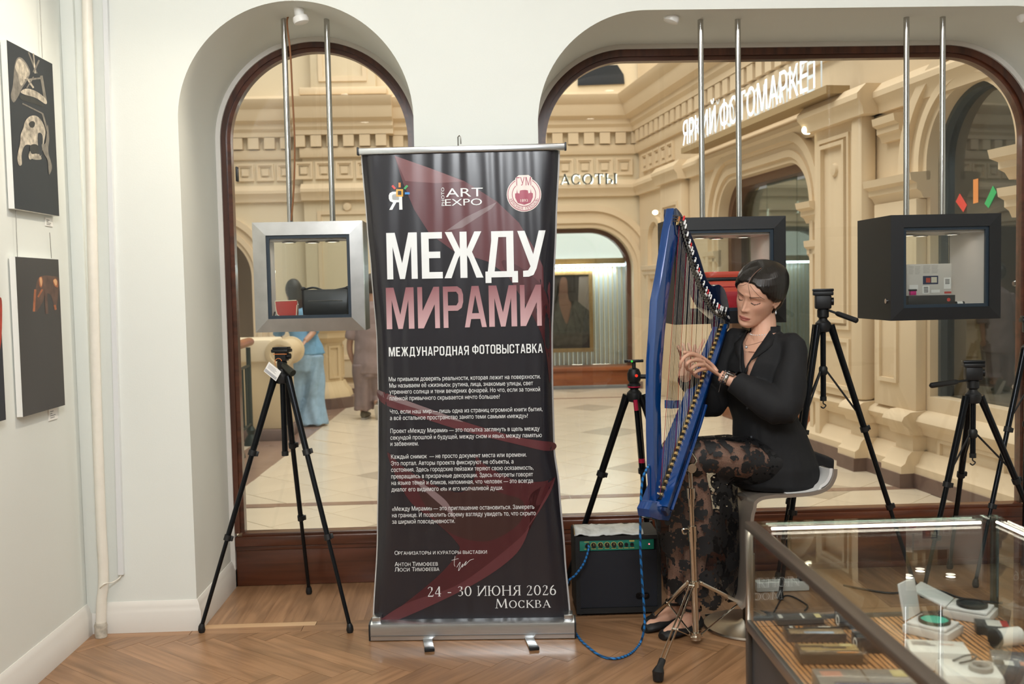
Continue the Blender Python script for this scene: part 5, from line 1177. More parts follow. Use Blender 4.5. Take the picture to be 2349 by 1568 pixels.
    if hdir is not None:
        s = h+V((0, 0, hh*.30)); e = V(hdir); d = (e-s).normalized(); L_ = (e-s).length
        hnd = emit('pan_handle', *g_tube([s, s+d*L_*.42], .0055, 8), M_tk, r); emit('grip', *g_tube([s+d*L_*.38, s+d*L_*.44, s+d*L_*.97, e], [.009, .012, .0125, .007], 10), M_tkp, hnd)
    return r
h1 = P(648, 862, 4.36)
t1 = tripod('black tripod with price tag standing in front of left arch', h1, [G(463, 1450), G(803, 1450), G(709, 1362)], col_len=.33, head='pan', hook=False, headh=.105)
s_ = h1+V((.01, -.02, .05)); emit('handle_stub', *g_tube([s_, s_+V((.03, -.03, -.022)), s_+V((.048, -.045, -.034))], [.012, .016, .016], 10), mat('stub_olive', '#23261f', .4), t1)
q = [P(x, y, 4.28) for x, y in ((617, 829), (646, 851), (633, 874), (605, 851))]
pt_ = emit('price_tag', *g_prism([(0, 0), (1, 0), (1, 1), (0, 1)], basis(q[3], q[2]-q[3], q[0]-q[3], V((0, -1, 0))), 0, .0006), mat('tag_white', '#ecebe8', .5), t1)
Mt = basis(q[3]+V((0, -.0008, 0)), q[2]-q[3], q[0]-q[3], V((0, -1, 0)))
emit('tag_band', *g_flat([(.02, .06), (.95, .06), (.95, .32), (.02, .32)], Mt), mat('tag_grey', '#a9a9ac', .5), pt_)
for j in range(4): emit('tag_print', *g_flat([(.1, .5+.1*j), (.75-.1*(j % 2), .5+.1*j), (.75-.1*(j % 2), .53+.1*j), (.1, .53+.1*j)], Mt), mat('tag_ink', '#77777a', .5), pt_)
tube('tag_cord', spline([P(x, y, 4.285) for x, y in ((632, 838), (631, 828), (636, 822), (643, 823), (646, 828))], 5), .0014, mat('cord_orange', '#d0783a', .5), t1, 6)
tube('orange_trim', [h1+V((-.03, -.035, .098)), h1+V((.03, -.045, .098))], .0018, mat('cord_orange', '#d0783a', .5), t1, 6)
h2 = P(1455, 905, 4.60); acc = mat('accent_crimson', '#b0103c', .35)
t2 = tripod('black tripod with red accents and ball head behind the amplifier', h2, [G(1300, 1342), V((h2.x+.30, 4.50, 0)), V((h2.x+.1, 4.80, 0))], cuts=(.42, .72), col_len=.30, head='ball', r0=.0165, hook=False, accent=acc, colx=.03)
tube('red_trim', [h2+V((.0, -.03, -.02)), h2+V((.004, -.032, -.07))], .010, acc, t2, 8)
h3 = P(1888, 745, 4.52); f3 = [G(1790, 1374), G(2098, 1352)]; f3.append(V((3*h3.x-f3[0].x-f3[1].x, 3*h3.y-f3[0].y-f3[1].y, 0)))
tripod('tall black tripod with long pan handle right behind woman', h3, f3, cuts=(.40, .70), col_len=.33, head='fluid', hdir=P(1968, 736, 4.42), brace=.21, r0=.0145, headh=.155)
h4 = P(2232, 908, 4.40); f4 = [G(2118, 1370), V((h4.x+.42, 4.42, 0)), V((h4.x+.08, 4.78, 0))]
tripod('low black tripod with pan handle pointing left below right cabinet', h4, f4, cuts=(.45, .72), col_len=.26, head='fluid', hdir=P(2134, 884, 4.28), brace=.17, r0=.0145, headh=.15)
h5 = P(2360, 800, 4.66); tripod('black tripod mostly outside the right edge of picture', h5, [G(2238, 1346), V((h5.x+.05, 4.46, 0)), V((h5.x+.06, 4.80, 0))], cuts=(.35, .68), col_len=.3, head='pan', brace=.2)
# ================================================================== AMPLIFIER, CLOTH, CABLES
M_tolex = mat('amp_tolex', '#121314', .6, bump=.25, bscale=500); M_grn = mat('amp_green', '#1f7a66', .4); M_gold = mat('gold_print', '#c9b060', .4)
a0, a1 = G(1323, 1414), G(1518, 1408); ad = (a1-a0).normalized(); an = V((ad.y, -ad.x, 0)); AW = (a1-a0).length; AH = .352
MA = basis(a0, ad, -an, V((0, 0, 1)))
amp = thing('guitar_amplifier', 'small black combo amplifier with green control panel on floor', 'amplifier', tuple((a0+a1)/2))
with Frame(MA):
    box('cabinet', (0, 0.012, .012), (AW, .24, AH), M_tolex, amp, .012)
    v, f = g_ring([(0, .012), (AW, .012), (AW, AH), (0, AH)], [(.018, .035), (AW-.018, .035), (AW-.018, AH-.018), (.018, AH-.018)], Matrix(((1, 0, 0, 0), (0, 0, -1, .014), (0, 1, 0, 0), (0, 0, 0, 1))), 0, .016); emit('front_surround', v, f, M_tolex, amp)
    g, t, b_, N, L = nt('grille_cloth'); b_.inputs['Base Color'].default_value = lin('#0c0e14'); b_.inputs['Roughness'].default_value = .6
    tc = N('ShaderNodeTexCoord'); ck = N('ShaderNodeTexChecker'); ck.inputs['Scale'].default_value = 260; L(tc.outputs['Object'], ck.inputs['Vector']); ck.inputs[1].default_value = lin('#0a0c12'); ck.inputs[2].default_value = lin('#1d212c'); L(ck.outputs[0], b_.inputs['Base Color'])
    box('grille', (.018, .006, .036), (AW-.018, .016, .285), g, amp)
    pn = box('control_panel', (.014, .002, .288), (AW-.03, .014, .336), M_grn, amp, .001)
    kx = [(x-240)/(1280-240) for x in (350, 445, 540, 632, 724, 818, 897, 975)]
    for i, u in enumerate(kx):
        x = .014+u*(AW-.044); jack = i in (0, 6, 7)
        if jack: emit('jack_socket', *g_lathe([(.0085, 0), (.0085, .006), (.004, .006), (.004, .001)], 14, (x, .002, .312), (0, -1, 0)), MATS['chrome'] if i == 0 else M_tkp, pn)
        else:
            emit('dial_ring', *g_lathe([(.0125, 0), (.0125, .0008), (.0105, .0008), (.0105, 0)], 18, (x, .002, .313), (0, -1, 0), ring=True), M_gold, pn)
            k_ = emit('knob', *g_lathe([(.0105, 0), (.0100, .010), (.0085, .012), (0, .012)], 14, (x, .002, .313), (0, -1, 0)), M_tkp, pn)
            box('pointer', (x-.0008, -.0115, .314), (x+.0008, -.0100, .322), M_gold, k_)
        box('panel_print', (x-.010, .0012, .2955), (x+.010, .0018, .298), M_gold, pn)
    box('panel_print', (.014+kx[0]*(AW-.044)-.01, .0012, .326), (.014+kx[0]*(AW-.044)+.01, .0018, .329), M_gold, pn); box('panel_print', (.014+kx[7]*(AW-.044)-.011, .0012, .324), (.014+kx[7]*(AW-.044)+.011, .0018, .330), M_gold, pn)
    emit('power_led', *g_sphere((.014+1.07*(AW-.044)*.79+.03, .001, .311), .003, 10, 6), mat('led_pink', '#ff5060', .3, emis=4), pn)
    g_ = fit(txt('Stagg', 1., 0, 0, 1., .35), AW*.72, .075, .045, .018)
    bd = emit('badge', *g_prism(rr(AW*.70, .068, AW*.86, .097, .012, .012), Matrix(((1, 0, 0, 0), (0, 0, -1, .006), (0, 1, 0, 0), (0, 0, 0, 1))), 0, .002), mat('badge_black', '#08090b', .3), amp); emit('badge_script', *xfm(g_, Matrix(((1, 0, 0, 0), (0, 0, -1, .0036), (0, 1, 0, 0), (0, 0, 0, 1)))), M_chrome, bd)
    for s in (.02, AW-.02):
        for y in (.03, .21): emit('rubber_foot', *g_cyl((s, y, 0), (s, y, .013), .013), M_tkp, amp)
    # crumpled clear folder lying on top
    vs, fs = [], []; nx, ny = 26, 10
    for j in range(ny+1):
        for i in range(nx+1):
            u, w = i/nx, j/ny; x = lerp(-.005, AW-.075, u)+.012*w; y = lerp(.0, .185, w); z = AH+.006+.010*noise.noise(V((u*5, w*3, 0)))+.006*noise.noise(V((u*16, w*9, 4)))+.014*sin(w*pi)*(1-.3*u)
            if u > .9: y = min(y, .185-.06*(u-.9)/.1)
            vs.append((x, y, max(z, AH+.002)))
    for j in range(ny):
        for i in range(nx): q_ = j*(nx+1)+i; fs.append((q_, q_+1, q_+nx+2, q_+nx+1))
    fd = thing('plastic_folder', 'crumpled whitish plastic folder lying on top of amplifier', 'folder', (AW/2, .1, AH))
    o = emit('cover', vs, fs, mat('folder_film', '#c4c6c2', .28, var=.12, scale=25, bump=.3, bscale=60), fd); md = o.modifiers.new('s', 'SOLIDIFY'); md.thickness = .004; md.offset = -1
    tube('gold_edge', [(-.004, .0, AH+.012), (.000, .06, AH+.02), (.004, .12, AH+.02), (.008, .18, AH+.01)], .0022, mat('gold_trim', '#b09048', .3, .8), fd, 6)
def cablemat(name, c1, c2, sc):
    m, t, b, N, L = nt(name); g = N('ShaderNodeNewGeometry'); w = N('ShaderNodeTexWave'); w.inputs['Scale'].default_value = sc; w.bands_direction = 'DIAGONAL'; L(g.outputs['Position'], w.inputs['Vector']); r = N('ShaderNodeValToRGB'); r.color_ramp.interpolation = 'CONSTANT'; r.color_ramp.elements[1].position = .62; r.color_ramp.elements[0].color = lin(c1); r.color_ramp.elements[1].color = lin(c2); L(w.outputs['Fac'], r.inputs[0]); L(r.outputs[0], b.inputs['Base Color']); b.inputs['Roughness'].default_value = .5; return m
M_bc = cablemat('braided_blue', '#1470b8', '#0a3a5c', 26)
cc = thing('instrument_cable', 'blue braided instrument cable hanging from harp to floor', 'cable', tuple(G(1410, 1513)))
hp = [(1492, 1062, 3.74), (1482, 1078, 3.72), (1474, 1100, 3.72), (1470, 1150, 3.73), (1469, 1250, 3.77), (1473, 1330, 3.82), (1478, 1400, 3.86), (1478, 1440, 3.86)]
pts = [P(x, y, Y) for x, y, Y in hp]
fl2 = [G(x, y) for x, y in ((1468, 1478), (1445, 1502), (1410, 1513), (1375, 1505), (1340, 1478), (1326, 1462))]
for p in fl2: p.z = .0055
fl2 += [V((.36, 4.13, .0055)), V((.335, 4.20, .006))]
up_ = [V((.325, 4.215, .05)), P(1302, 1336, 4.19), P(1320, 1318, 4.185), P(1340, 1290, 4.19), P(1350, 1260, 4.20), P(1350, 1251, 4.215)]
tube('cable', spline(pts+fl2+up_, 8), .0048, M_bc, cc, 10); jp = P(1350, 1251, 4.215); emit('plug', *g_cyl(jp+V((0, -.002, -.02)), jp+V((0, .02, .003)), .007), M_tkp, cc)
# ================================================================== CHAIR
M_shell = mat('chair_shell', '#8b8176', .35, .3); M_white2 = mat('chair_white', '#e4e4e2', .35); M_sat = mat('satin_steel', '#a49d92', .28, 1.)
CY = 4.06; cb = G(1718, 1452); cb = V((1.105, 4.06, 0))
ch = thing('swivel_stool', 'low swivel stool with curved grey shell on round steel base', 'stool', tuple(cb))
prf = [P(x, y, CY) for x, y in ((1876, 1066), (1874, 1084), (1862, 1104), (1835, 1116), (1790, 1121), (1740, 1124), (1712, 1131), (1698, 1150), (1693, 1190), (1690, 1250), (1687, 1310), (1681, 1350), (1672, 1362))]
prf = spline(prf, 5)
def shell(name, off, th_, wid, m, par, lo=0, hi=None):
    pr = prf[lo:hi]; vs, fs = [], []; n = len(pr); nw_ = 8
    for i, p in enumerate(pr):
        t = (pr[min(i+1, n-1)]-pr[max(i-1, 0)]).normalized(); nn = V((-t.z, 0, t.x)); nn = nn if nn.z*1 > -9 else -nn
        for k in range(nw_+1):
            w = lerp(-1, 1, k/nw_); sag = .018*(w*w)
            for s in (0, 1): q = p+nn*(off+s*th_)*(-1); vs.append((q.x, cb.y+w*wid*(1-.10*(i/n)), q.z+sag*(1 if i < n*.55 else 0)))
    st_ = (nw_+1)*2
    for i in range(n-1):
        for k in range(nw_):
            a = i*st_+k*2; fs += [(a, a+2, a+st_+2, a+st_), (a+1, a+st_+1, a+st_+3, a+3)]
        a = i*st_; fs.append((a, a+st_, a+st_+1, a+1)); a = i*st_+nw_*2; fs.append((a, a+1, a+st_+1, a+st_))
    for i in (0, n-1):
        for k in range(nw_): a = i*st_+k*2; fs.append((a, a+1, a+3, a+2))
    return emit(name, vs, fs, m, par, ang=60)
shell('seat_shell', 0, -.014, .19, M_shell, ch)
shell('seat_pad', .0, .012, .175, M_white2, ch, 0, 22)
zs = P(1717, 1132, cb.y).z
emit('boss', *g_lathe([(.028, -.035), (.034, -.02), (.05, 0)], 18, (cb.x, cb.y, zs-.002)), M_shell, ch)
tube('column', [(cb.x, cb.y, .02), (cb.x, cb.y, zs-.03)], .020, M_sat, ch, 20); tube('sleeve', [(cb.x, cb.y, .02), (cb.x, cb.y, zs*.55)], .026, M_sat, ch, 20)
emit('base_disc', *g_lathe([(.0, .001), (.19, .001), (.192, .006), (.186, .012), (.05, .018), (.03, .03), (0, .03)], 48, (cb.x, cb.y, 0)), M_sat, ch)
tag(tube('floor_cable', spline([G(x, y) + V((0, 0, .004)) for x, y in ((1618, 1412), (1650, 1410), (1700, 1416), (1760, 1424))]+[G(1800, 1368)+V((0, 0, .004)), G(1850, 1388)+V((0, 0, .004)), G(1846, 1402)+V((0, 0, .004))], 8), .0035, M_tkp, None, 8), 'thin black cable on the floor behind the stool base', 'cable')
# power strip and black cable by the window
ps = thing('power_strip', 'white power strip lying on the floor beside tripod foot', 'power strip', tuple(G(1790, 1352)))
a = G(1731, 1353); b = G(1852, 1350)
box('body', (a.x, 4.50, .001), (b.x, 4.56, .045), mat('strip_white', '#d9d8d2', .4), ps, .006)
for k in range(4): emit('socket', *g_lathe([(.019, .0), (.019, .002), (.016, .002), (.014, -.006)], 16, (lerp(a.x, b.x, .18+.2*k), 4.53, .0455)), mat('socket_grey', '#b9b8b2', .5), ps)
box('plug', (lerp(a.x, b.x, .9)-.02, 4.505, .0455), (lerp(a.x, b.x, .9)+.01, 4.545, .075), M_tkp, ps, .005)
tag(tube('black_cable', spline([G(x, y)+V((0, 0, .005)) for x, y in ((1935, 1344), (1985, 1354), (2050, 1362), (2120, 1352), (2160, 1358), (2210, 1375), (2300, 1385))], 8), .005, M_tkp, None, 8), 'black cable lying on floor under the right tripods', 'cable')
# ================================================================== HARP
TH_H = radians(50); HU = V((cos(TH_H), sin(TH_H), 0)); HN = V((sin(TH_H), -cos(TH_H), 0))   # HU: column -> soundbox, HN: flank toward the camera
H0 = P(1516, 900, 3.76)
def HPt(px, py, off=0.): return PP(px, py, H0+HN*off, HN)
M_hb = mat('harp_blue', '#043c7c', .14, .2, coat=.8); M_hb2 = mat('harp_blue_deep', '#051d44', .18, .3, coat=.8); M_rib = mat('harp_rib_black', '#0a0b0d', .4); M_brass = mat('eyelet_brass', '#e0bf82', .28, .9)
hp_ = thing('lever_harp', 'glossy blue lever harp held between the stand and seated woman', 'harp', tuple(HPt(1520, 1188)))
MH = basis(H0, HU, V((0, 0, 1)), HN)
def HL(px, py, off=0.):
    q = MH.inverted() @ HPt(px, py, off); return (q.x, q.y)
def slab(name, pts, near, far, m, par=hp_, bev=.004, per=4, sm=True, trace=None):
    o = [HL(x, y, near if trace is None else trace) for x, y in pts]
    if sm: o = spl2(o, per, True)
    bm = bmesh.new(); v, f = g_prism(o, None, far, near)
    vs = [bm.verts.new(p) for p in v]; [bm.faces.new([vs[i] for i in q]) for q in f]
    bmesh.ops.recalc_face_normals(bm, faces=bm.faces)
    if bev:
        ed = [e for e in bm.edges if abs(e.verts[0].co.z-e.verts[1].co.z) < 1e-6]
        bmesh.ops.bevel(bm, geom=ed, offset=bev, segments=2, affect='EDGES', profile=.6)
    vs, fs = bmout(bm); return emit(name, *xfm((vs, fs), MH), m, par, ang=40)
colL = [(1546, 477), (1535, 527), (1519, 632), (1508, 690), (1504, 758), (1499, 830), (1498, 900), (1499, 1000), (1501, 1080), (1505, 1152)]
colR = [(1518, 1130), (1519, 1060), (1518, 1000), (1516, 930), (1519, 850), (1525, 770), (1533, 690), (1543, 620), (1556, 545), (1564, 492)]
slab('column', colL+colR, .0, -.034, M_hb, sm=False)
neck = [(1548, 478), (1563, 489), (1578, 520), (1594, 556), (1608, 596), (1620, 634), (1634, 655), (1650, 652), (1663, 664), (1670, 688), (1674, 716), (1673, 752), (1657, 757), (1653, 735), (1640, 722), (1622, 704), (1604, 668), (1586, 622), (1570, 574), (1556, 545), (1550, 530)]
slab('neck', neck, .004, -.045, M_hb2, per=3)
# soundbox: tapered box swept along the eyelet line
EB, ET = (1516, 1138), (1656, 744)
eb, et = HPt(*EB), HPt(*ET); sdir = (et-eb).normalized(); snrm = sdir.cross(HN).normalized()     # snrm: away from the column, back of the box
if snrm.dot(HU) < 0: snrm = -snrm
def sbsec(t, wn, wf, d, ch=.35): 
    c = eb.lerp(et, t); 
    return [c+HN*wn, c+HN*wn+snrm*d*(1-ch), c+HN*wn*(.45)+snrm*d, c-HN*wf*.45+snrm*d, c-HN*wf+snrm*d*(1-ch), c-HN*wf]
secs = [sbsec(t, w, w2, d) for t, w, w2, d in ((-.07, .040, .070, .050), (0, .040, .070, .062), (.2, .038, .064, .066), (.42, .034, .056, .066), (.52, .031, .050, .064), (.56, .029, .047, .045), (.8, .025, .038, .034), (1.0, .022, .03, .028))]
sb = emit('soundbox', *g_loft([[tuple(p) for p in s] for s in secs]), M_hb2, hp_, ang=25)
# soundboard lip and string rib
lip = [[c+HN*(w+.004)-snrm*.004, c+HN*(w+.004)+snrm*.006, c-HN*(w2+.004)+snrm*.006, c-HN*(w2+.004)-snrm*.004] for c, w, w2 in ((eb.lerp(et, -.05), .040, .070), (eb.lerp(et, .42), .034, .056), (eb.lerp(et, 1), .022, .03))]
emit('soundboard', *g_loft([[tuple(p) for p in s] for s in lip]), M_hb, hp_, ang=25)
ridge = [eb.lerp(et, t)+HN*(w+.003)+snrm*d for t, w, d in ((-.04, .040, .036), (.42, .034, .040), (.54, .031, .036))]
tube('side_ridge', ridge, .006, M_hb, sb, 8)
rib = [[c+HN*.010-snrm*.009, c+HN*.010-snrm*.003, c-HN*.010-snrm*.003, c-HN*.010-snrm*.009] for c in (eb.lerp(et, -.02), eb.lerp(et, 1))]
emit('string_rib', *g_loft([[tuple(p) for p in s] for s in rib]), M_rib, hp_)
# foot block under the column
ft_ = [(1497, 1152), (1510, 1152), (1520, 1158), (1538, 1164), (1543, 1172), (1535, 1194), (1510, 1192), (1492, 1186), (1489, 1168)]
slab('foot_block', ft_, .020, -.034, M_hb, bev=.005, sm=False, trace=.020)
slab('foot_cap', [(1497, 1148), (1519, 1150), (1521, 1160), (1496, 1160)], .006, -.036, M_hb, bev=.004, sm=False, trace=.006)
# strings
NS = 34
topc = spline([HPt(x, y, 0) for x, y in ((1553, 508), (1563, 550), (1580, 606), (1598, 656), (1616, 692), (1634, 714), (1648, 722), (1659, 720))], 10)
acc_ = [0]
for a, b in zip(topc, topc[1:]): acc_.append(acc_[-1]+(b-a).length)
def topat(t):
    d = t*acc_[-1]
    for i in range(len(acc_)-1):
        if acc_[i+1] >= d: return topc[i].lerp(topc[i+1], (d-acc_[i])/max(1e-9, acc_[i+1]-acc_[i]))
    return topc[-1]
M_s = {'w': mat('string_cream', '#d8cdb8', .35), 'r': mat('string_red', '#8e1a24', .35), 'k': mat('string_black', '#1a1a1e', .35), 's': mat('string_steel', '#a8a49c', .25, .9)}
M_lw = mat('lever_white', '#ececea', .35); M_lr = mat('lever_red', '#c41a20', .35); M_lk = mat('lever_black', '#17181a', .35); M_met = mat('lever_metal', '#7e7d7a', .22, 1.)
off_s = .006
up_v = V((0, 0, 1))
for i in range(NS):
    t = i/(NS-1); tt = topat(.02+.96*t)+HN*off_s*1.3; bb = eb.lerp(et, .005+.985*t**.96)-snrm*.009
    deg = i % 7; c = 'r' if deg == 0 else 'k' if deg == 3 else ('s' if i < 8 else 'w')
    rr_ = lerp(.0011, .0005, t)
    emit('string', *g_tube([bb, tt, tt+up_v*.012-HN*.004], rr_, 5, cap=False), M_s[c], hp_)
    # eyelet block with dark hole on the rib
    e = emit('eyelet', *g_ring(rr(-.0055, -.0065, .0055, .0065, .0045, .0045, 3), rr(-.0022, -.0026, .0022, .0026, .002, .002, 3), basis(bb+HN*.006, -snrm, sdir, HN), -.006, .005), M_brass, hp_)
    # sharping lever: metal block, arm, coloured tip ; tuning peg above
    nd = (topat(min(1, .04+.96*t))-topat(max(0, .0+.96*t))).normalized(); pn_ = nd.cross(HN).normalized()
    if pn_.z < 0: pn_ = -pn_
    lb = tt+up_v*.002+HN*.006; Ml = basis(lb, HU, up_v, HN)
    lv = emit('lever', *xfm(g_box((-.0045, -.010, -.006), (.0045, .008, .006), .0015), Ml), M_met, hp_)
    up_ = (i*5 % 7) in (0, 2, 3, 5, 6)
    dirv = (HU*.45+up_v*.9).normalized() if up_ else (HU*.8-up_v*.65).normalized()
    s0 = lb+HN*.008; emit('lever_arm', *g_tube([s0, s0+dirv*.014], .0016, 6), M_met, lv); emit('lever_tip', *g_tube([s0+dirv*.012, s0+dirv*.016, s0+dirv*.030, s0+dirv*.034], [.0022, .0042, .0042, .002], 8), M_lr if deg == 0 else M_lk if deg == 3 else M_lw, lv)
    pg = tt+up_v*.026+HU*.012*(1-t); emit('tuning_peg', *g_tube([pg-HN*.008, pg+HN*.016], [.0032, .0028], 8), M_met, hp_); 
    bp_ = tt-up_v*.012+HN*.001; emit('bridge_pin', *g_tube([bp_-HN*.004, bp_+HN*.007], .0016, 6), M_met, hp_)
# long bolts at the top of the column
for k in range(3): p = HPt(1544, 495+k*6, .01); emit('tuning_peg', *g_tube([p, p+HU*.02+HN*.01], .0025, 8), M_met, hp_)
emit('side_bolt', *g_tube([HPt(1540, 498, -.04)-HU*.05, HPt(1546, 497, -.04)], .003, 8), M_met, hp_)
emit('maker_plate', *xfm(g_prism([(0, 0), (.012, .004), (.026, .03), (.018, .036), (.002, .018)], None, 0, .003), basis(HPt(1551, 516, .01), HU*1.2, up_v, HN)), M_brass, hp_)
# square blue bracket behind the strings
slab('brace_block', [(1544, 918), (1562, 917), (1560, 936), (1544, 937)], -.05, -.09, M_hb, sm=False, trace=-.05)
# ================================================================== HARP STAND
sc_ = G(1597, 1478); sc_ = V((sc_.x, sc_.y, 0))
hs = thing('chrome_stand', 'chrome drum-style tripod stand supporting the harp', 'stand', tuple(sc_))
M_chr = mat('stand_chrome', '#cfc8bc', .10, 1.)
def zat(py): return P(1597, py, sc_.y).z
zb_, zc_, zt_ = .035, zat(1338), zat(1078)
tilt = V((-.012, 0, 0))
def sp(z): return sc_+V((-.0155*(z/.7), 0, z))
tube('lower_tube', [sp(.02), sp(zat(1232))], .0135, M_chr, hs, 18); tube('upper_tube', [sp(zat(1232)), sp(zat(1145))], .0105, M_chr, hs, 16); tube('top_rod', [sp(zat(1145)), sp(zat(1080))], .0085, M_chr, hs, 14)
for nm, y0, y1, r in (('clamp_collar', 1205, 1240, .018), ('memory_lock', 1118, 1142, .0175), ('sleeve', 1140, 1160, .0135), ('sleeve', 1238, 1258, .0155)): tube(nm, [sp(zat(y1)), sp(zat(y0))], r, M_chr, hs, 18)
wg = sp(zat(1212)); emit('wing_nut', *g_tube(spline([wg+V((-.016, -.004, 0)), wg+V((-.03, -.012, .004)), wg+V((-.042, -.012, 0)), wg+V((-.038, -.012, -.014)), wg+V((-.026, -.012, -.016))], 4), [.004]*17, 8), M_chr, hs)
tl = sp(zat(1072)); emit('tilter', *g_lathe([(.019, -.016), (.021, -.012), (.021, .012), (.019, .016)], 20, tl, (.3, -1, 0)), M_chr, hs); emit('tilter_wing', *g_tube(spline([tl+V((.012, -.01, .012)), tl+V((.022, -.006, .03)), tl+V((.012, -.004, .05)), tl+V((-.006, -.002, .075))], 4), .005, 8), M_chr, hs); emit('cradle_arm', *g_box(tl+V((-.03, -.006, .012)), tl+V((-.012, .012, .05)), .003), M_chr, hs)
tube('upper_collar', [sp(zc_-.012), sp(zc_+.012)], .021, M_chr, hs, 18); tube('lower_collar', [sp(.022), sp(.052)], .021, M_chr, hs, 18)
fts = [G(1510, 1562), G(1488, 1440), None]; fts[2] = V((2*sc_.x-fts[1].x+.13, sc_.y+.10, 0)); fts[2] = G(1775, 1440)
for ft in fts:
    ft = V((ft.x, ft.y, 0)); d = V((ft.x-sc_.x, ft.y-sc_.y, 0)).normalized(); sd = V((-d.y, d.x, 0)); top = sp(zc_)+d*.028; e = ft+V((0, 0, .045))-d*.015
    lg = thing('leg_group', None, None) if 0 else None
    l = None
    for s in (-1, 1):
        a = top+sd*.008*s; b = e+sd*.008*s; ax = (b-a).normalized(); Mx = basis(a, ax, sd, ax.cross(sd)); L_ = (b-a).length
        o = emit('leg', *xfm(g_box((-.01, -.0012, -.007), (L_, .0012, .007), .001), Mx), M_chr, hs); l = l or o
    mid = top.lerp(e, .55); lo = sp(.036)+d*.022; ax = (mid-lo).normalized(); L_ = (mid-lo).length; sd2 = sd
    emit('brace', *xfm(g_box((0, -.0045, -.0012), (L_, .0045, .0012), .0008), basis(lo, ax, sd, ax.cross(sd))), M_chr, hs)
    for c in (top, mid, lo): emit('pivot', *g_cyl(c-sd*.012, c+sd*.012, .005), M_chr, hs)
    fax = (ft-top).normalized(); emit('rubber_foot', *g_tube([e-fax*.035, e-fax*.005, e+fax*.002, e+fax*.018, ft+V((0, 0, .006))], [.013, .013, .016, .022, .019], 14), M_tkp, hs)
# ================================================================== DISPLAY CASE
FYc = 2.37
ca, cbb = P(1708, 1190, FYc), P(2285, 1184, FYc); TZ = (ca.z+cbb.z)/2; DZ = P(1713, 1420, FYc).z; X0c, X1c = ca.x, cbb.x; NYc = .85
dc = thing('glass_counter', 'glass topped display counter with bronze frame in right foreground', 'display counter', ((X0c+X1c)/2, (FYc+NYc)/2, 0))
M_brz = mat('bronze_anodised', '#5d5248', .35, .6); M_gr = mat('counter_grey', '#3c3b3c', .5, bump=.05, bscale=300); M_alu2 = mat('satin_aluminium', '#b6b2ac', .3, 1.)
M_vg = glassmat('vitrine_glass', (.97, .99, .98), .32, .01); M_edge = mat('glass_edge', '#3f8f86', .15, alpha=1.)
M_zeb, _t, _b, _N, _L = nt('zebrano')
_tc = _N('ShaderNodeTexCoord'); _mp = _N('ShaderNodeMapping'); _mp.inputs['Scale'].default_value = (1, .10, 1); _L(_tc.outputs['Object'], _mp.inputs[0])
_w = _N('ShaderNodeTexWave'); _w.inputs['Scale'].default_value = 26; _w.inputs['Distortion'].default_value = 5; _w.inputs['Detail'].default_value = 3; _w.inputs['Detail Scale'].default_value = 1.5; _L(_mp.outputs[0], _w.inputs['Vector'])
_r = _N('ShaderNodeValToRGB'); _r.color_ramp.elements[0].position = .10; _r.color_ramp.elements[0].color = lin('#4a2a18'); _r.color_ramp.elements[1].position = .42; _r.color_ramp.elements[1].color = lin('#c08a58'); _L(_w.outputs['Fac'], _r.inputs[0]); _L(_r.outputs[0], _b.inputs['Base Color']); _b.inputs['Roughness'].default_value = .25
box('plinth_body', (X0c+.012, NYc, .001), (X1c-.012, FYc-.012, DZ-.02), M_gr, dc)
box('deck', (X0c+.012, NYc, DZ-.02), (X1c-.012, FYc-.012, DZ), M_zeb, dc, smooth=False)
bw = .028
box('frame_beam', (X0c, NYc, TZ-.018), (X0c+bw, FYc, TZ), M_brz, dc, .002); box('frame_beam_edge', (X0c+bw, FYc-.010, TZ-.010), (X1c, FYc, TZ-.001), glassmat('green_glass_edge', (.75, .93, .88), .6, .05), dc)
box('corner_post', (X0c, FYc-.016, DZ-.02), (X0c+.016, FYc, TZ-.018), M_alu2, dc, .002); box('corner_post', (X0c, FYc-.016, .001), (X0c+.012, FYc, DZ-.02), M_brz, dc, .001); box('corner_post', (X1c-.014, FYc-.014, DZ), (X1c, FYc, TZ-.012), glassmat('clear_post', (.6, .72, .72), .8, .06), dc)
box('deck_rail', (X0c-.001, NYc, DZ-.022), (X0c+.012, FYc-.016, DZ+.004), M_alu2, dc, .002); box('deck_rail', (X0c+.016, FYc-.014, DZ-.02), (X1c, FYc, DZ+.008), mat('rail_dark', '#3a4650', .35, .6), dc, .002)
box('top_pane', (X0c+bw-.01, NYc, TZ-.007), (X1c, FYc-.010, TZ-.001), M_vg, dc); box('side_pane', (X0c+.004, NYc, DZ+.004), (X0c+.008, FYc-.016, TZ-.018), M_vg, dc); box('rear_pane', (X0c+.016, FYc-.006, DZ+.008), (X1c-.014, FYc-.002, TZ-.010), M_vg, dc); box('side_pane', (X1c-.008, NYc, DZ), (X1c-.004, FYc-.014, TZ-.007), M_vg, dc)
tube('led_and_fill_strip', [(X0c+.06, FYc-.022, TZ-.014), (X1c-.05, FYc-.022, TZ-.014)], .003, emat('led_and_fill_glow', '#fff0dc', 15), dc, 6)
tube('led_and_fill_strip', [(X1c-.014, NYc+.1, TZ-.012), (X1c-.014, FYc-.03, TZ-.012)], .0025, emat('led_and_fill_glow', '#fff0dc', 15), dc, 6)  # unseen side strip added to brighten the goods
tube('led_and_fill_strip', [(X0c+.012, NYc+.1, TZ-.021), (X0c+.012, FYc-.03, TZ-.021)], .0025, emat('led_and_fill_glow', '#fff0dc', 15), dc, 6)  # another unseen strip, added under the beam for more light inside
M_cello = glassmat('cellophane', (.98, .98, .97), .35, .02, .04)
def DG(px, py, h=0.): return G(px, py, DZ+h)
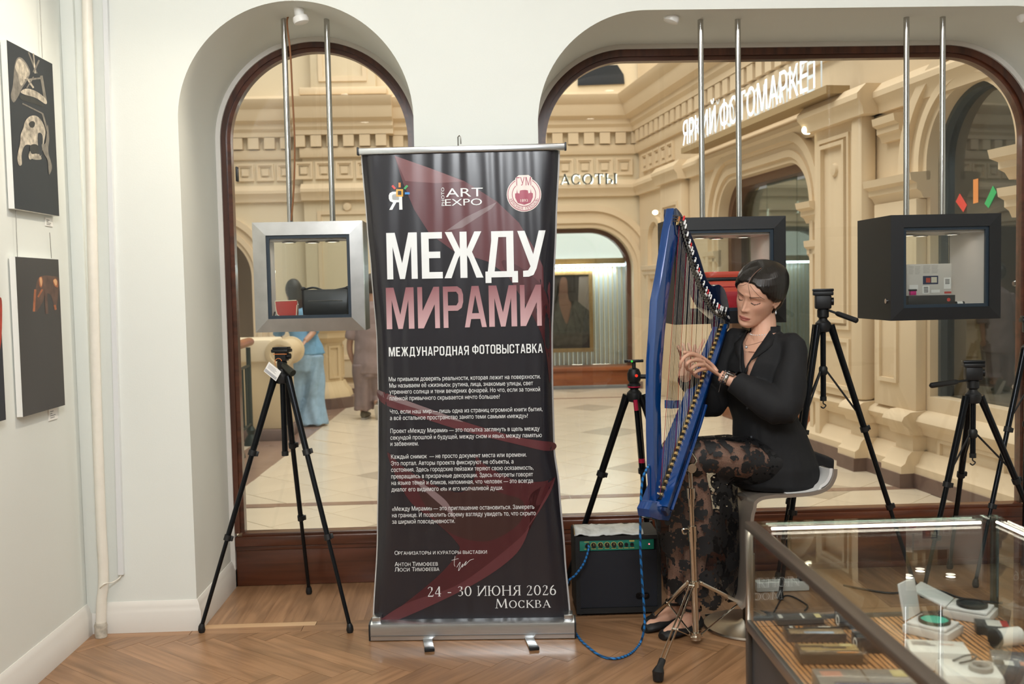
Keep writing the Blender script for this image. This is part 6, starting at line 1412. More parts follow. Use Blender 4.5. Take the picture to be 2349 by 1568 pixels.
def cbox(name, label, cat, px, py, w, d, h, rot, m, top=None, wrap=False, grp=None, prints=()):
    w *= .88; d *= .88; h *= .88; c = DG(px, py); r = thing(name, label, cat, (c.x, c.y, DZ), grp)
    with Frame(Matrix.Translation((c.x, c.y, DZ+.0008)) @ Matrix.Rotation(radians(rot), 4, 'Z')):
        emit('carton', *g_box((-w/2, -d/2, 0), (w/2, d/2, h), .002), m, r)
        for k, (u0, v0_, u1, v1_, pm) in enumerate(prints):
            emit('print', [(lerp(-w/2, w/2, u), lerp(-d/2, d/2, v_), h+.0006+.0002*k) for u, v_ in ((u0, v0_), (u1, v0_), (u1, v1_), (u0, v1_))], [(0, 1, 2, 3)], pm, r)
        if wrap: emit('wrap', *g_box((-w/2-.002, -d/2-.002, 0), (w/2+.012, d/2+.002, h+.003), .003), M_cello, r)
    return r
k_dk = mat('pack_black', '#1f2226', .35, var=.1, scale=12); k_or = mat('pack_orange', '#d08a3a', .4); k_gd = mat('pack_gold', '#b59a62', .35, var=.25, scale=40); k_sv = mat('pack_silver', '#9a948c', .35, var=.06, scale=9); k_wh = mat('pack_white', '#dedcd4', .35); k_pic = mat('pack_photo', '#8f7a5c', .4, var=.6, scale=35); k_bl = mat('pack_sky', '#9fb4c8', .4, var=.3, scale=30); k_cr = mat('pack_cream', '#dccb90', .4); k_blu = mat('pack_blue', '#2a3c7a', .3); k_pk = mat('pack_peach', '#d8a08a', .4); k_bn = mat('pack_brown', '#5a4a38', .4)
G1 = 'filter boxes in clear wrap'
cbox('filter_box', 'slim black wrapped filter box nearest the counter corner', 'box', 1832, 1428, .125, .052, .018, -4, k_dk, wrap=True, grp=G1, prints=((.06, .2, .14, .8, k_wh), (.55, .1, .6, .9, k_wh), (.85, .2, .97, .8, k_cr)))
cbox('filter_box', 'wrapped filter box with landscape picture and orange marks', 'box', 1868, 1464, .150, .062, .022, -6, k_dk, wrap=True, grp=G1, prints=((.05, .02, .97, .62, k_pic), (.3, .05, .8, .3, k_bl), (.1, .72, .16, .95, k_wh), (.2, .72, .25, .95, k_or), (.28, .72, .33, .95, k_or), (.6, .78, .8, .88, k_wh)))
cbox('filter_box', 'wrapped gold and brown filter box in middle of the row', 'box', 1900, 1512, .150, .072, .026, -6, k_bn, wrap=True, grp=G1, prints=((.06, .35, .98, .96, k_gd), (.05, .62, .45, .8, k_bn), (.4, .5, .8, .7, k_bn), (.6, .08, .95, .2, k_or), (.1, .1, .4, .3, k_pic), (.72, .7, .92, .95, k_cr)))
cbox('filter_box', 'largest silver grey wrapped box at bottom of picture', 'box', 1985, 1588, .215, .105, .034, -6, k_sv, wrap=True, grp=G1, prints=((.06, .55, .28, .85, k_pk), (.8, .55, .95, .92, k_cr), (.5, .3, .52, .95, k_bn)))
cbox('filter_box', 'blue glossy box below the silver one', 'box', 2010, 1640, .16, .05, .06, -6, k_blu, wrap=True, grp=G1)
for lb, px, py in (('black box with white ring mark, upper of two', 1950, 1436), ('black box with white ring mark, lower of two', 1992, 1490)):
    r = cbox('ring_box', lb, 'box', px, py, .07, .055, .040, -4, k_dk, grp='black ring boxes'); c = WL[r.name]
    emit('ring_mark', *g_ring([(.011*cos(k*pi/10), .013*sin(k*pi/10)) for k in range(20)], [(.007*cos(k*pi/10), .009*sin(k*pi/10)) for k in range(20)], basis(V((c.x-.0325, c.y-.008, c.z+.019)), V((0, -1, 0)), V((0, 0, 1)), V((-1, 0, 0))), 0, .001), k_wh, r)
M_frost = mat('frosted_plastic', '#d9d8d6', .35, sub=0.); 
def filtercase(label, px, py, rot, lid, dia, glassm, pxh):
    c = DG(px, py); r = thing('filter_case', label, 'filter case', (c.x, c.y, DZ), 'open plastic filter cases')
    with Frame(Matrix.Translation((c.x, c.y, DZ+.001)) @ Matrix.Rotation(radians(rot), 4, 'Z') @ Matrix.Scale(.88, 4)):
        emit('riser_box', *g_box((-.06, -.05, 0), (.06, .05, .022), .002), M_cello if 0 else mat('clear_box', '#cfcac4', .2), r)
        emit('tray', *g_box((-.052, -.046, .0225), (.052, .046, .031), .004), M_frost, r)
        l = emit('lid', *xfm(g_box((0, -.046, 0), (.098, .046, .008), .004), Matrix.Translation((-.052, 0, .031)) @ Matrix.Rotation(radians(-lid), 4, 'Y')), M_frost, r)
        emit('filter_rim', *g_lathe([(dia*.87, 0), (dia, 0), (dia, .008), (dia*.87, .008)], 32, (.004, 0, .0315), ring=True), M_tkp, r); emit('filter_glass', *g_lathe([(dia*.88, .003), (dia*.88, .005)], 32, (.004, 0, .0315)), glassm, r)
    return r
filtercase('open frosted case with teal coated round filter', 2140, 1452, -48, 100, .040, mat('teal_coating', '#2fb59c', .25), 0)
filtercase('open frosted case with dark grey round filter', 2226, 1414, -40, 160, .040, mat('nd_glass', '#20292c', .1, coat=.6), 0)
cbox('red_window_box', 'flat box with red stripe under clear film near right edge', 'box', 2278, 1450, .085, .06, .024, -20, k_dk, wrap=True, prints=((.3, .1, .75, .9, k_wh), (.72, .1, .92, .9, mat('pack_red', '#b8302c', .4))))
r = cbox('white_carton', 'white carton printed with large grey lettering on counter deck', 'carton', 2150, 1524, .135, .085, .045, -14, k_wh, prints=((.08, .62, .40, .70, mat('pack_text', '#8a8480', .5)), (.08, .50, .48, .57, mat('pack_text', '#8a8480', .5)), (.08, .74, .36, .80, mat('pack_text', '#8a8480', .5)), (.55, .62, .8, .66, k_pk)))
r = thing('instant_camera', 'white instant camera with round lens lying at bottom right', 'camera', tuple(DG(2225, 1580)), None); c = WL[r.name]
with Frame(Matrix.Translation((c.x, c.y, DZ+.001)) @ Matrix.Rotation(radians(-14), 4, 'Z') @ Matrix.Scale(.88, 4)):
    emit('body', *g_box((-.065, -.05, 0), (.065, .06, .05), .014), k_wh, r); emit('lens_ring', *g_lathe([(.026, 0), (.026, .012), (.018, .014), (.016, .006)], 28, (.02, -.012, .048)), mat('cam_grey', '#9a9690', .35), r); emit('lens_glass', *g_lathe([(.016, .006), (.010, .010), (0, .011)], 20, (.02, -.012, .048)), k_dk, r); emit('button', *g_lathe([(.008, 0), (.008, .004)], 16, (.045, .028, .049)), mat('cam_grey', '#9a9690', .35), r)
    tube('strap', spline([(-.03, .03, .052), (.0, .045, .06), (.02, .035, .066), (.01, .02, .06), (-.02, .012, .054)], 5), .0025, k_dk, r, 6)
r = thing('film_roll', 'white film roll canister lying near the right edge', 'film roll', tuple(DG(2310, 1482)), None); c = WL[r.name]
emit('drum', *g_cyl((c.x-.025, c.y-.005, DZ+.022), (c.x+.03, c.y+.005, DZ+.022), .020, n=24), k_wh, r); emit('end_cap', *g_cyl((c.x-.034, c.y-.0065, DZ+.022), (c.x-.025, c.y-.005, DZ+.022), .0215, n=24), M_tkp, r)
cbox('checkered_box', 'silver box with black and white checked edge at right edge', 'box', 2335, 1560, .11, .10, .05, -22, mat('pack_steel', '#8d9298', .25, .5), wrap=True, prints=((.02, .0, .2, .3, k_dk), (.2, .0, .38, .3, k_wh), (.5, .05, .9, .3, k_pk)))
# ================================================================== PEOPLE
def remesh(name, vf, vox, smooth, m, parent=None, iters=2, disp=None):
    me = bpy.data.meshes.new('tmp'); me.from_pydata([tuple(v) for v in vf[0]], [], vf[1]); o = bpy.data.objects.new('tmp', me); COL.objects.link(o)
    bm = bmesh.new(); bm.from_mesh(me); bmesh.ops.recalc_face_normals(bm, faces=bm.faces); bm.to_mesh(me); bm.free()
    r = o.modifiers.new('r', 'REMESH'); r.mode = 'VOXEL'; r.voxel_size = vox
    s = o.modifiers.new('s', 'SMOOTH'); s.factor = .5; s.iterations = smooth
    dg = bpy.context.evaluated_depsgraph_get(); dg.update(); ev = bpy.data.meshes.new_from_object(o.evaluated_get(dg))
    out = ([V(v.co) for v in ev.vertices], [tuple(p.vertices) for p in ev.polygons])
    if disp: nr = [V(v.normal) for v in ev.vertices]; out = ([disp(p, n) for p, n in zip(out[0], nr)], out[1])
    bpy.data.objects.remove(o); bpy.data.meshes.remove(me); bpy.data.meshes.remove(ev)
    return out
def ell(c, ax, bx, a, b, n=22): return [tuple(V(c)+ax*(a*cos(2*pi*i/n))+bx*(b*sin(2*pi*i/n))) for i in range(n)]
Zv = V((0, 0, 1))
def skinmat(name, base, attr):
    m, t, b, N, L = nt(name); a = N('ShaderNodeVertexColor'); a.layer_name = attr; L(a.outputs[0], b.inputs['Base Color']); b.inputs['Roughness'].default_value = .48
    b.inputs['Subsurface Weight'].default_value = .12; b.inputs['Subsurface Radius'].default_value = (.012, .004, .002); b.inputs['Subsurface Scale'].default_value = .6; return m
# --- head in its own frame: x her left, y forward, z up ; eyes at z=0
SL = [(-.114, .016, .072, .040), (-.106, .028, .084, .012), (-.094, .040, .089, -.02), (-.078, .049, .0875, -.045), (-.062, .056, .087, -.062), (-.04, .063, .086, -.076), (-.015, .069, .083, -.086), (0, .071, .082, -.092), (.022, .073, .087, -.099), (.044, .073, .084, -.100), (.064, .069, .074, -.095), (.081, .057, .054, -.082), (.092, .040, .028, -.060), (.099, .012, -.010, -.030)]
def hs_(z, k):
    if z <= SL[0][0]: return SL[0][k]
    for a, b in zip(SL, SL[1:]):
        if z <= b[0]: t = (z-a[0])/(b[0]-a[0]); return lerp(a[k], b[k], t)
    return SL[-1][k]
gs = lambda d, s: math.exp(-(d/s)**2)
def face_disp(x, z):
    ax = abs(x); d = 0.
    if -.06 < z < .03:
        t = min(1, max(0, (.014-z)/.048)); d += lerp(.003, .0215, t**1.3)*gs(x, lerp(.0065, .0095, t))*(1 if z > -.036 else gs(z+.036, .007))
    d += .0065*gs(ax-.013, .006)*gs(z+.036, .007)
    d -= .0105*gs(ax-.032, .017)*gs(z-.001, .012); d += .0075*gs(ax-.032, .0125)*gs(z+.003, .0085)
    d += .003*gs(ax-.028, .02)*gs(z-.019, .007)
    d += .0055*gs(x, .017)*gs(z+.0655, .0042)+.0068*gs(x, .015)*gs(z+.0745, .0048)-.0045*gs(x, .024)*gs(z+.0698, .0016)-.003*gs(x, .016)*gs(z+.083, .004)
    d += .0045*gs(x, .018)*gs(z+.098, .01)+.0045*gs(ax-.046, .018)*gs(z+.022, .016)-.003*gs(ax-.045, .015)*gs(z+.06, .016)
    return d
def head_mesh(nz=96, na=110):
    vs, fs = [], []
    zs = [lerp(-.114, .099, .5-.5*cos(pi*i/nz)) for i in range(nz+1)]
    for z in zs:
        w, yf, yb = hs_(z, 1), hs_(z, 2), hs_(z, 3); yc = lerp(yb, yf, .5)
        for j in range(na):
            a = 2*pi*j/na; c, s = cos(a), sin(a); p = 2/2.35
            x = w*math.copysign(abs(c)**p, c); y = yc+((yf-yc) if s > 0 else (yc-yb))*math.copysign(abs(s)**p, s)
            if s > 0: y += face_disp(x, z)*min(1, s*2.2)
            vs.append((x, y, z))
    for i in range(nz):
        for j in range(na): fs.append((i*na+j, i*na+(j+1) % na, (i+1)*na+(j+1) % na, (i+1)*na+j))
    fs.append(tuple(range(na))[::-1]); fs.append(tuple(nz*na+j for j in range(na)))
    for s in (-1, 1):   # ears
        e = S(); pts = spline([(s*.070, .004, -.026), (s*.074, .004, .0), (s*.078, -.004, .018), (s*.082, -.018, .020), (s*.083, -.026, .006), (s*.080, -.022, -.012), (s*.076, -.012, -.026), (s*.072, -.002, -.034)], 4)
        add(e, g_tube(pts, .0042, 8)); add(e, g_sphere((s*.075, -.010, -.004), .019, 12, 8, (.28, .8, 1.15))); add(e, g_sphere((s*.074, -.002, -.031), .007, 10, 6, (.6, 1, 1)))
        n = len(vs); vs += e[0]; fs += [tuple(i+n for i in f) for f in e[1]]
    return vs, fs
HS = 1.10
al = radians(44); hf = V((-sin(al), -cos(al), 0)); hl = V((-hf.y, hf.x, 0)); ro, pi_ = radians(17), radians(17)
hu = Zv*cos(ro)+hl*sin(ro); hl2 = hl*cos(ro)-Zv*sin(ro); hf2 = hf*cos(pi_)-hu*sin(pi_); hu2 = hu*cos(pi_)+hf*sin(pi_)
EYE = P(1711, 690, 3.985); HC = EYE-hf2*.086*HS
MHd = basis(HC, hl2*HS, hf2*HS, hu2*HS); MHi = MHd.inverted()
# --- torso frame
at = radians(50); TF = V((-sin(at), -cos(at), 0)); TL = V((-TF.y, TF.x, 0))
NB_ = P(1752, 768, 4.055)
shL, shR = NB_+TL*.138+V((0, 0, -.040)), NB_-TL*.145+V((0, 0, -.038))
elL, wrL = P(1796, 925, 3.885), HPt(1652, 861, .075)
elR, wrR = P(1632, 918, 4.17), HPt(1565, 856, -.060)
body = S()
add(body, xfm(head_mesh(), MHd))
hb = HC-hu2*.07*HS-hf2*.035*HS
add(body, g_tube(spline([hb+hu2*.05, hb, NB_.lerp(hb, .5)-TF*.006, NB_+V((0, 0, -.01)), NB_+V((0, 0, -.06))], 4), [.05]*4+[.050]*4+[.051]*4+[.058]*4+[.085], 20))
trunk = [((1754, 762), .070, .05), ((1751, 776), .098, .060), ((1748, 798), .120, .074), ((1744, 840), .136, .095), ((1744, 880), .142, .10), ((1752, 940), .122, .088), ((1766, 1000), .140, .105), ((1780, 1060), .165, .13), ((1782, 1095), .155, .125)]
add(body, g_loft([ell(P(x, y, lerp(4.06, 4.12, (y-770)/325)), TL, TF, a, b) for (x, y), a, b in trunk]))
add(body, g_tube([shL, shL.lerp(elL, .5), elL, elL.lerp(wrL, .5), wrL], [.034, .034, .033, .031, .023], 16)); add(body, g_tube([shR, shR.lerp(elR, .5), elR, elR.lerp(wrR, .5), wrR], [.034, .034, .033, .031, .022], 16))
def finger(pts, r): add(body, g_tube(spline([V(p) for p in pts], 4), [lerp(r, r*.80, i/(4*(len(pts)-1))) for i in range(4*(len(pts)-1)+1)], 10)); add(body, g_sphere(pts[-1], r*.82, 10, 8))
def hand(wr, mc, fingers, thumb, r=.0082):
    q = [HPt(*p) for p in mc]; cen = (q[0]+q[1]+q[2]+q[3])/4
    ax = (cen-wr).normalized(); sd = (q[0]-q[3]).normalized(); th_ = ax.cross(sd).normalized()
    add(body, g_loft([ell(wr-ax*.012, sd, th_, .022, .017), ell(wr.lerp(cen, .15), sd, th_, .023, .016), ell(wr.lerp(cen, .5), sd, th_, .031, .015), ell(wr.lerp(cen, .82), sd, th_, .036, .0135), ell(cen+ax*.002, sd, th_, .034, .010)]))
    for m_, f_ in zip(q, fingers): finger([m_-ax*.012, m_]+[HPt(*p) for p in f_], r)
    finger([wr.lerp(HPt(*thumb[0]), .35)]+[HPt(*p) for p in thumb], r*1.12)
hand(wrL, [(1603, 819, .052), (1611, 828, .056), (1616, 837, .056), (1619, 846, .052)], [[(1585, 812, .052), (1571, 818, .046), (1562, 831, .034), (1560, 841, .026)], [(1590, 826, .056), (1576, 833, .050), (1576, 845, .036), (1585, 850, .028)], [(1598, 838, .058), (1586, 845, .050), (1588, 855, .036), (1596, 858, .030)], [(1604, 849, .054), (1594, 854, .048), (1596, 862, .036), (1603, 864, .032)]], [(1632, 836, .045), (1606, 817, .026), (1585, 810, .016), (1570, 808, .012)])
hand(wrR, [(1591, 812, -.058), (1582, 811, -.062), (1572, 813, -.062), (1563, 817, -.058)], [[(1594, 796, -.050), (1594, 793, -.040), (1597, 806, -.022)], [(1581, 794, -.054), (1580, 789, -.042), (1585, 805, -.022)], [(1568, 795, -.054), (1567, 790, -.042), (1572, 804, -.022)], [(1557, 800, -.050), (1556, 794, -.040), (1561, 803, -.024)]], [(1588, 832, -.050), (1601, 808, -.042), (1609, 792, -.038), (1615, 780, -.036)], .0078)
hipL, hipR = P(1800, 1066, 4.05), P(1772, 1060, 4.20)
kneL, kneR = P(1592, 1052, 3.985), P(1560, 1050, 4.135)
ankL, ankR = P(1588, 1392, 4.03), P(1548, 1384, 4.12)
for h_, k_, a_ in ((hipL, kneL, ankL), (hipR, kneR, ankR)):
    add(body, g_tube(spline([h_, h_.lerp(k_, .5)+V((0, 0, .01)), k_, k_.lerp(a_, .35)+V((.022, 0, 0)), k_.lerp(a_, .7)+V((.008, 0, 0)), a_], 4), [.082]*3+[.076, .072, .070, .066, .062, .058, .056, .056, .057, .058, .056, .053, .050, .045, .040, .036, .033, .031], 18))
    td = V((-.82, -.57, 0)); hl_ = V((a_.x, a_.y, 0)); add(body, g_tube(spline([a_, V((hl_.x, hl_.y, .055)), hl_+td*.06+V((0, 0, .040)), hl_+td*.12+V((0, 0, .024)), hl_+td*.165+V((0, 0, .018))], 3), [.031, .032, .033, .033, .033, .033, .033, .031, .030, .028, .026, .022, .014], 14, flat=.8))
bd = remesh('b', body, .0026, 3, None)
SK, SK2 = lin('#d0a188'), lin('#b57a66')
LIP, BROW, LASH, NAIL = lin('#a3544e'), lin('#3a2820'), lin('#1d1512'), lin('#cfb8b8')
def mixc(a, b, t): return tuple(x+(y-x)*t for x, y in zip(a, b))
cols = []
for p in bd[0]:
    q = MHi @ p; c = SK
    if abs(q.x) < .09 and -.13 < q.z < .12 and q.y > .02:
        ax = abs(q.x); x, z = q.x, q.z
        lipt = gs(x, .021)**.5*0+max(0, 1-(abs(x)/.0235)**2); 
        if lipt > 0:
            up_b = -.0615-.004*(abs(x)/.0235)**2; lo_b = -.0795+.008*(abs(x)/.0235)**2
            if lo_b < z < up_b: c = mixc(c, LIP, .85)
            if abs(z+.0698+.0006*cos(x*150)) < .0014: c = mixc(c, lin('#6a2f2c'), .7)
        u = (ax-.012)/.040
        if 0 < u < 1:
            zb_c = .0165+.0065*sin(u*pi*.62); t_ = .0034*(1-u*.65)
            if abs(z-zb_c) < t_: c = mixc(c, BROW, .8)
        u = (ax-.0175)/.030
        if 0 <= u <= 1:
            zl = -.0045-.0055*sin(u*pi)+.003*u; 
            if abs(z-zl) < .0019: c = LASH
            elif 0 < z-zl < .0105: c = mixc(c, SK2, .45)
        c = mixc(c, lin('#c08472'), .30*gs(ax-.042, .018)*gs(z+.03, .016))
        if gs(ax-.008, .0035)*gs(z+.043, .0028) > .5 and q.y > .09: c = mixc(c, lin('#7a4a40'), .6)
    cols.append(c)
MS = skinmat('skin', None, 'tone')
me_o = emit('person', bd[0], bd[1], MS, None, ang=180)
at_ = me_o.data.color_attributes.new('tone', 'FLOAT_COLOR', 'POINT')
for i, c in enumerate(cols): at_.data[i].color = c
tag(me_o, 'seated woman in black shirt and lace skirt playing the harp', 'person')
# --- hair
M_hair = mat('dark_hair', '#15100d', .36, var=.35, scale=120, bump=.12, bscale=220, stretch=(1, .6, .25), spec=.55)
HLN = [(0, .068), (12, .066), (28, .056), (48, .036), (64, .012), (80, -.006), (96, -.020), (108, -.054), (122, -.080), (181, -.086)]
def zhair(be):
    for (a, x), (b, y) in zip(HLN, HLN[1:]):
        if be <= b: t = (be-a)/(b-a); return lerp(x, y, t*t*(3-2*t))
    return HLN[-1][1]
hv, hfc = [], []; nz, na = 44, 128
for i in range(nz+1):
    for j in range(na):
        a = 2*pi*j/na; c, s = cos(a), sin(a); be = abs((math.degrees(a)-90+180) % 360-180); p = 2/2.2
        z = lerp(zhair(be), .0985, (i/nz)**.9); w, yf, yb = hs_(z, 1), hs_(z, 2), hs_(z, 3); yc = lerp(yb, yf, .5)
        th_ = (.0035+.0055*min(1, i/6))*(1+1.1*max(0, min(1, (be-50)/45)))
        x = (w+th_)*math.copysign(abs(c)**p, c); y = yc+((yf-yc+th_) if s > 0 else (yc-yb+th_*1.3))*math.copysign(abs(s)**p, s)
        zz = z+th_*max(0, (z-.05)/.05); zz -= .004*gs(x, .005)*(1 if y > -.03 and z > .05 else 0)
        k = .0016*sin(be*.9+z*40)*min(1, i/4); hv.append((x*(1+k*6), y*(1+k*6), zz))
for i in range(nz):
    for j in range(na): hfc.append((i*na+j, i*na+(j+1) % na, (i+1)*na+(j+1) % na, (i+1)*na+j))
hfc.append(tuple(nz*na+j for j in range(na)))
ho = emit('hair', [tuple(MHd @ V(v)) for v in hv], hfc, M_hair, me_o, ang=180)
md = ho.modifiers.new('s', 'SOLIDIFY'); md.thickness = .006; md.offset = -1
emit('hair_bun', *xfm(g_sphere((0, -.118, -.020), .038, 20, 14, (1, .75, 1.05)), MHd), M_hair, me_o)
part_pts = spline([(0, .0835, .0685), (0, .066, .0865), (0, .030, .1005), (0, -.01, .1060)], 6)
emit('hair_parting', *xfm(g_tube(part_pts, .0013, 6), MHd), mat('scalp', '#7a5a4c', .6), me_o)
for k, pts in enumerate((((.002, .087, .068), (.014, .096, .050), (.022, .096, .028), (.024, .094, .014)), ((.01, .087, .067), (.034, .088, .048), (.052, .078, .030), (.062, .064, .018)), ((-.004, .087, .068), (-.018, .091, .058), (-.036, .083, .050)))): emit('hair_strand', *xfm(g_tube(spline(pts, 6), .0007, 5), MHd), M_hair, me_o)
emit('hair_clip', *xfm(g_sphere((.070, -.062, -.012), .011, 12, 8, (.6, .9, 1.3)), MHd), mat('lilac', '#b48fc8', .35), me_o)
er_ = MHd @ V((.078, .0, -.040)); eo = tube('earring', [er_, er_-Zv*.006], .0016, M_chrome, me_o, 8); emit('earring_drop', *g_sphere(er_-Zv*.012, .0042, 10, 8, (.8, .8, 1.5)), mat('pearl', '#dfe3e6', .15, .3), eo)
# --- shirt
M_shirt = mat('black_shirt', '#07080c', .8, var=.15, scale=20, bump=.08, bscale=500)
sh = S()
shirt = [((1755, 758), .064, .056), ((1752, 770), .100, .066), ((1749, 788), .128, .084), ((1745, 830), .150, .110), ((1742, 870), .152, .118), ((1748, 930), .146, .112), ((1756, 962), .142, .114), ((1768, 1015), .168, .140), ((1778, 1065), .192, .172), ((1782, 1100), .200, .185), ((1784, 1112), .185, .17)]
add(sh, g_loft([ell(P(x, y, lerp(4.06, 4.12, (y-770)/325)), TL, TF, a, b, 30) for (x, y), a, b in shirt]))
cufL = elL.lerp(wrL, .80); cufR = elR.lerp(wrR, .86)
add(sh, g_tube(spline([NB_+TL*.085+V((0, 0, -.038)), shL, shL.lerp(elL, .5)+V((.012, 0, 0)), elL+V((.0, 0, -.012)), elL.lerp(wrL, .45)+V((0, 0, -.010)), cufL], 4), [.042]*3+[.046, .048, .050, .052, .056, .060, .064, .068, .072, .074, .073, .071, .068, .064, .058, .052, .048, .044], 22))
add(sh, g_tube(spline([NB_-TL*.10+V((0, 0, -.035)), shR, shR.lerp(elR, .5), elR+V((0, 0, -.01)), elR.lerp(wrR, .45)+V((0, 0, -.008)), cufR], 4), [.055]*3+[.062, .062, .062, .062, .063, .064, .064, .064, .064, .064, .062, .060, .056, .052, .048, .044, .042, .040], 22))
add(sh, g_prism([(0, 0), (.10, .0), (.12, -.05), (.04, -.07), (-.02, -.03)], basis(P(1850, 1030, 4.1), V((.9, 0, -.35)).normalized(), V((.35, 0, .9)).normalized(), V((0, -1, 0))), -.06, .06))
def wr_(p, n):
    k = noise.noise(p*9)*.006+noise.noise(V((p.x*26, p.y*26, p.z*11)))*.0035; return p+n*k
shm = remesh('s', sh, .0055, 4, None, disp=wr_)
VB = P(1700, 866, 3.95)                     # bottom of the open neckline
def in_v(p):
    d = p-NB_; l, f_, z = d.dot(TL), d.dot(TF), p.z
    if f_ < .0 or z < VB.z: return False
    t = (z-VB.z)/(NB_.z-VB.z); return abs(l) < .002+.062*t
bm = bmesh.new(); vv_ = [bm.verts.new(p) for p in shm[0]]; [bm.faces.new([vv_[i] for i in f]) for f in shm[1]]
kz = .062/(NB_.z-VB.z)
for s in (-1, 1): bmesh.ops.bisect_plane(bm, geom=bm.verts[:]+bm.edges[:]+bm.faces[:], plane_co=NB_+TL*s*.064, plane_no=(TL*s-Zv*kz).normalized())
dl = [f for f in bm.faces if in_v(f.calc_center_median())]; bmesh.ops.delete(bm, geom=dl, context='FACES'); shv = bmout(bm)
so = emit('shirt', shv[0], shv[1], M_shirt, me_o, ang=180)
def onshirt(l, z):       # point on the shirt front
    c = None
    for a, b in zip(shirt, shirt[1:]):
        za, zb2 = P(a[0][0], a[0][1], 4.08).z, P(b[0][0], b[0][1], 4.08).z
        if zb2 <= z <= za:
            t = (za-z)/(za-zb2); ctr = P(a[0][0], a[0][1], 4.07).lerp(P(b[0][0], b[0][1], 4.07), t); A_, B_ = lerp(a[1], b[1], t), lerp(a[2], b[2], t)
            f_ = B_*sqrt(max(0, 1-min(.98, (l/A_)**2))); q = ctr+TL*l+TF*(f_+.007); q.z = z; return q
    return NB_+TL*l+TF*.07
for s in (-1, 1):
    zt, zb2 = NB_.z+.012, VB.z; pts = []
    rows = []
    for k in range(9):
        t = k/8; z = lerp(zt, zb2+.01, t); l0 = s*(.002+.060*(1-t)); wdt = .045*sin(min(1, t*1.25+.25)*pi)**.7 if t < .8 else .018*(1-t)/.2
        wdt = max(wdt, .004)
        a, b = onshirt(l0, min(z, NB_.z-.005)), onshirt(l0+s*wdt, min(z, NB_.z-.005)-.006)
        if t < .15: a = NB_+TL*s*.052+TF*.035+V((0, 0, .02)); b = NB_+TL*s*.075+TF*.03+V((0, 0, -.004))
        rows.append((a, b+TF*.002))
    vs = [p for r_ in rows for p in r_]; fs = [(2*k, 2*k+1, 2*k+3, 2*k+2) for k in range(8)]
    o = emit('collar', vs, fs, M_shirt, so); md = o.modifiers.new('s', 'SOLIDIFY'); md.thickness = .004; md.offset = 0
cs_ = [[NB_+V((0, 0, z))-TF*(.004+z*.3)+TL*(a*cos(u))+TF*(b*sin(u)) for u in [radians(lerp(142, 398, i/20)) for i in range(21)]] for z, a, b in ((-.016, .072, .062), (.036, .060, .057))]
o = emit('collar_stand', cs_[0]+cs_[1], [(i, i+1, 22+i, 21+i) for i in range(20)], M_shirt, so); md = o.modifiers.new('s', 'SOLIDIFY'); md.thickness = .003
for k, (x, y) in enumerate(((1697, 905), (1694, 935), (1700, 1000), (1718, 1068))):
    p = onshirt(.01, P(x, y, 4.0).z); emit('button', *g_lathe([(.0045, 0), (.0045, .0015), (.003, .0015)], 12, p+TF*.0, TF), mat('button_grey', '#4a4e54', .3), so)
p = cufL.lerp(elL, .25)+V((0, -.052, -.004)); emit('button', *g_lathe([(.005, 0), (.005, .002), (.003, .002)], 12, p, (0, -1, 0)), mat('button_grey', '#4a4e54', .3), so)
# --- lace skirt
def lacemat():
    m, t, b, N, L = nt('black_lace'); b.inputs['Base Color'].default_value = lin('#08080b'); b.inputs['Roughness'].default_value = .6
    tc = N('ShaderNodeTexCoord')
    def vor(sc, feat='F1'):
        v = N('ShaderNodeTexVoronoi'); v.inputs['Scale'].default_value = sc; v.feature = feat; L(tc.outputs['Object'], v.inputs['Vector']); return v.outputs['Distance']
    def cmp(a, op, x):
        n = N('ShaderNodeMath'); n.operation = op; L(a, n.inputs[0])
        if isinstance(x, (int, float)): n.inputs[1].default_value = x
        else: L(x, n.inputs[1])
        return n.outputs[0]
    d1, d2, d3 = vor(12), vor(52), vor(130, 'DISTANCE_TO_EDGE')
    n1 = N('ShaderNodeTexNoise'); n1.inputs['Scale'].default_value = 26; n1.inputs['Detail'].default_value = 3; L(tc.outputs['Object'], n1.inputs['Vector'])
    sn = cmp(cmp(d1, 'MULTIPLY', 30), 'SINE', 0.); dd = cmp(cmp(n1.outputs['Fac'], 'MULTIPLY', .34), 'ADD', d1)
    flower = cmp(dd, 'LESS_THAN', .645); hole = cmp(cmp(d2, 'LESS_THAN', .30), 'MULTIPLY', cmp(d1, 'GREATER_THAN', .16))
    f2 = cmp(flower, 'SUBTRACT', cmp(hole, 'MULTIPLY', .85)); leaf = cmp(n1.outputs['Fac'], 'GREATER_THAN', .57); net = cmp(cmp(d3, 'LESS_THAN', .07), 'MULTIPLY', .25)
    class _o: pass
    mx = _o(); mx.outputs = [cmp(cmp(f2, 'MAXIMUM', leaf), 'MAXIMUM', net)]
    al_ = N('ShaderNodeMapRange'); al_.inputs['To Min'].default_value = .38; al_.inputs['To Max'].default_value = 1.; L(mx.outputs[0], al_.inputs[0]); L(al_.outputs[0], b.inputs['Alpha']); return m
sk = S(); X_, Y_ = V((1, 0, 0)), V((0, 1, 0))
for h_, k_ in ((hipL, kneL), (hipR, kneR)): add(sk, g_tube([h_, h_.lerp(k_, .5)+V((0, 0, .012)), k_, k_+(k_-h_).normalized()*.055, k_+(k_-h_).normalized()*.085], [.105, .096, .090, .084, .05], 20))
add(sk, g_loft([ell(hipL.lerp(hipR, .5).lerp(kneL.lerp(kneR, .5), t)+V((0, 0, -.012)), Y_, Zv, .115, .08) for t in (.0, .5, 1.0)]))
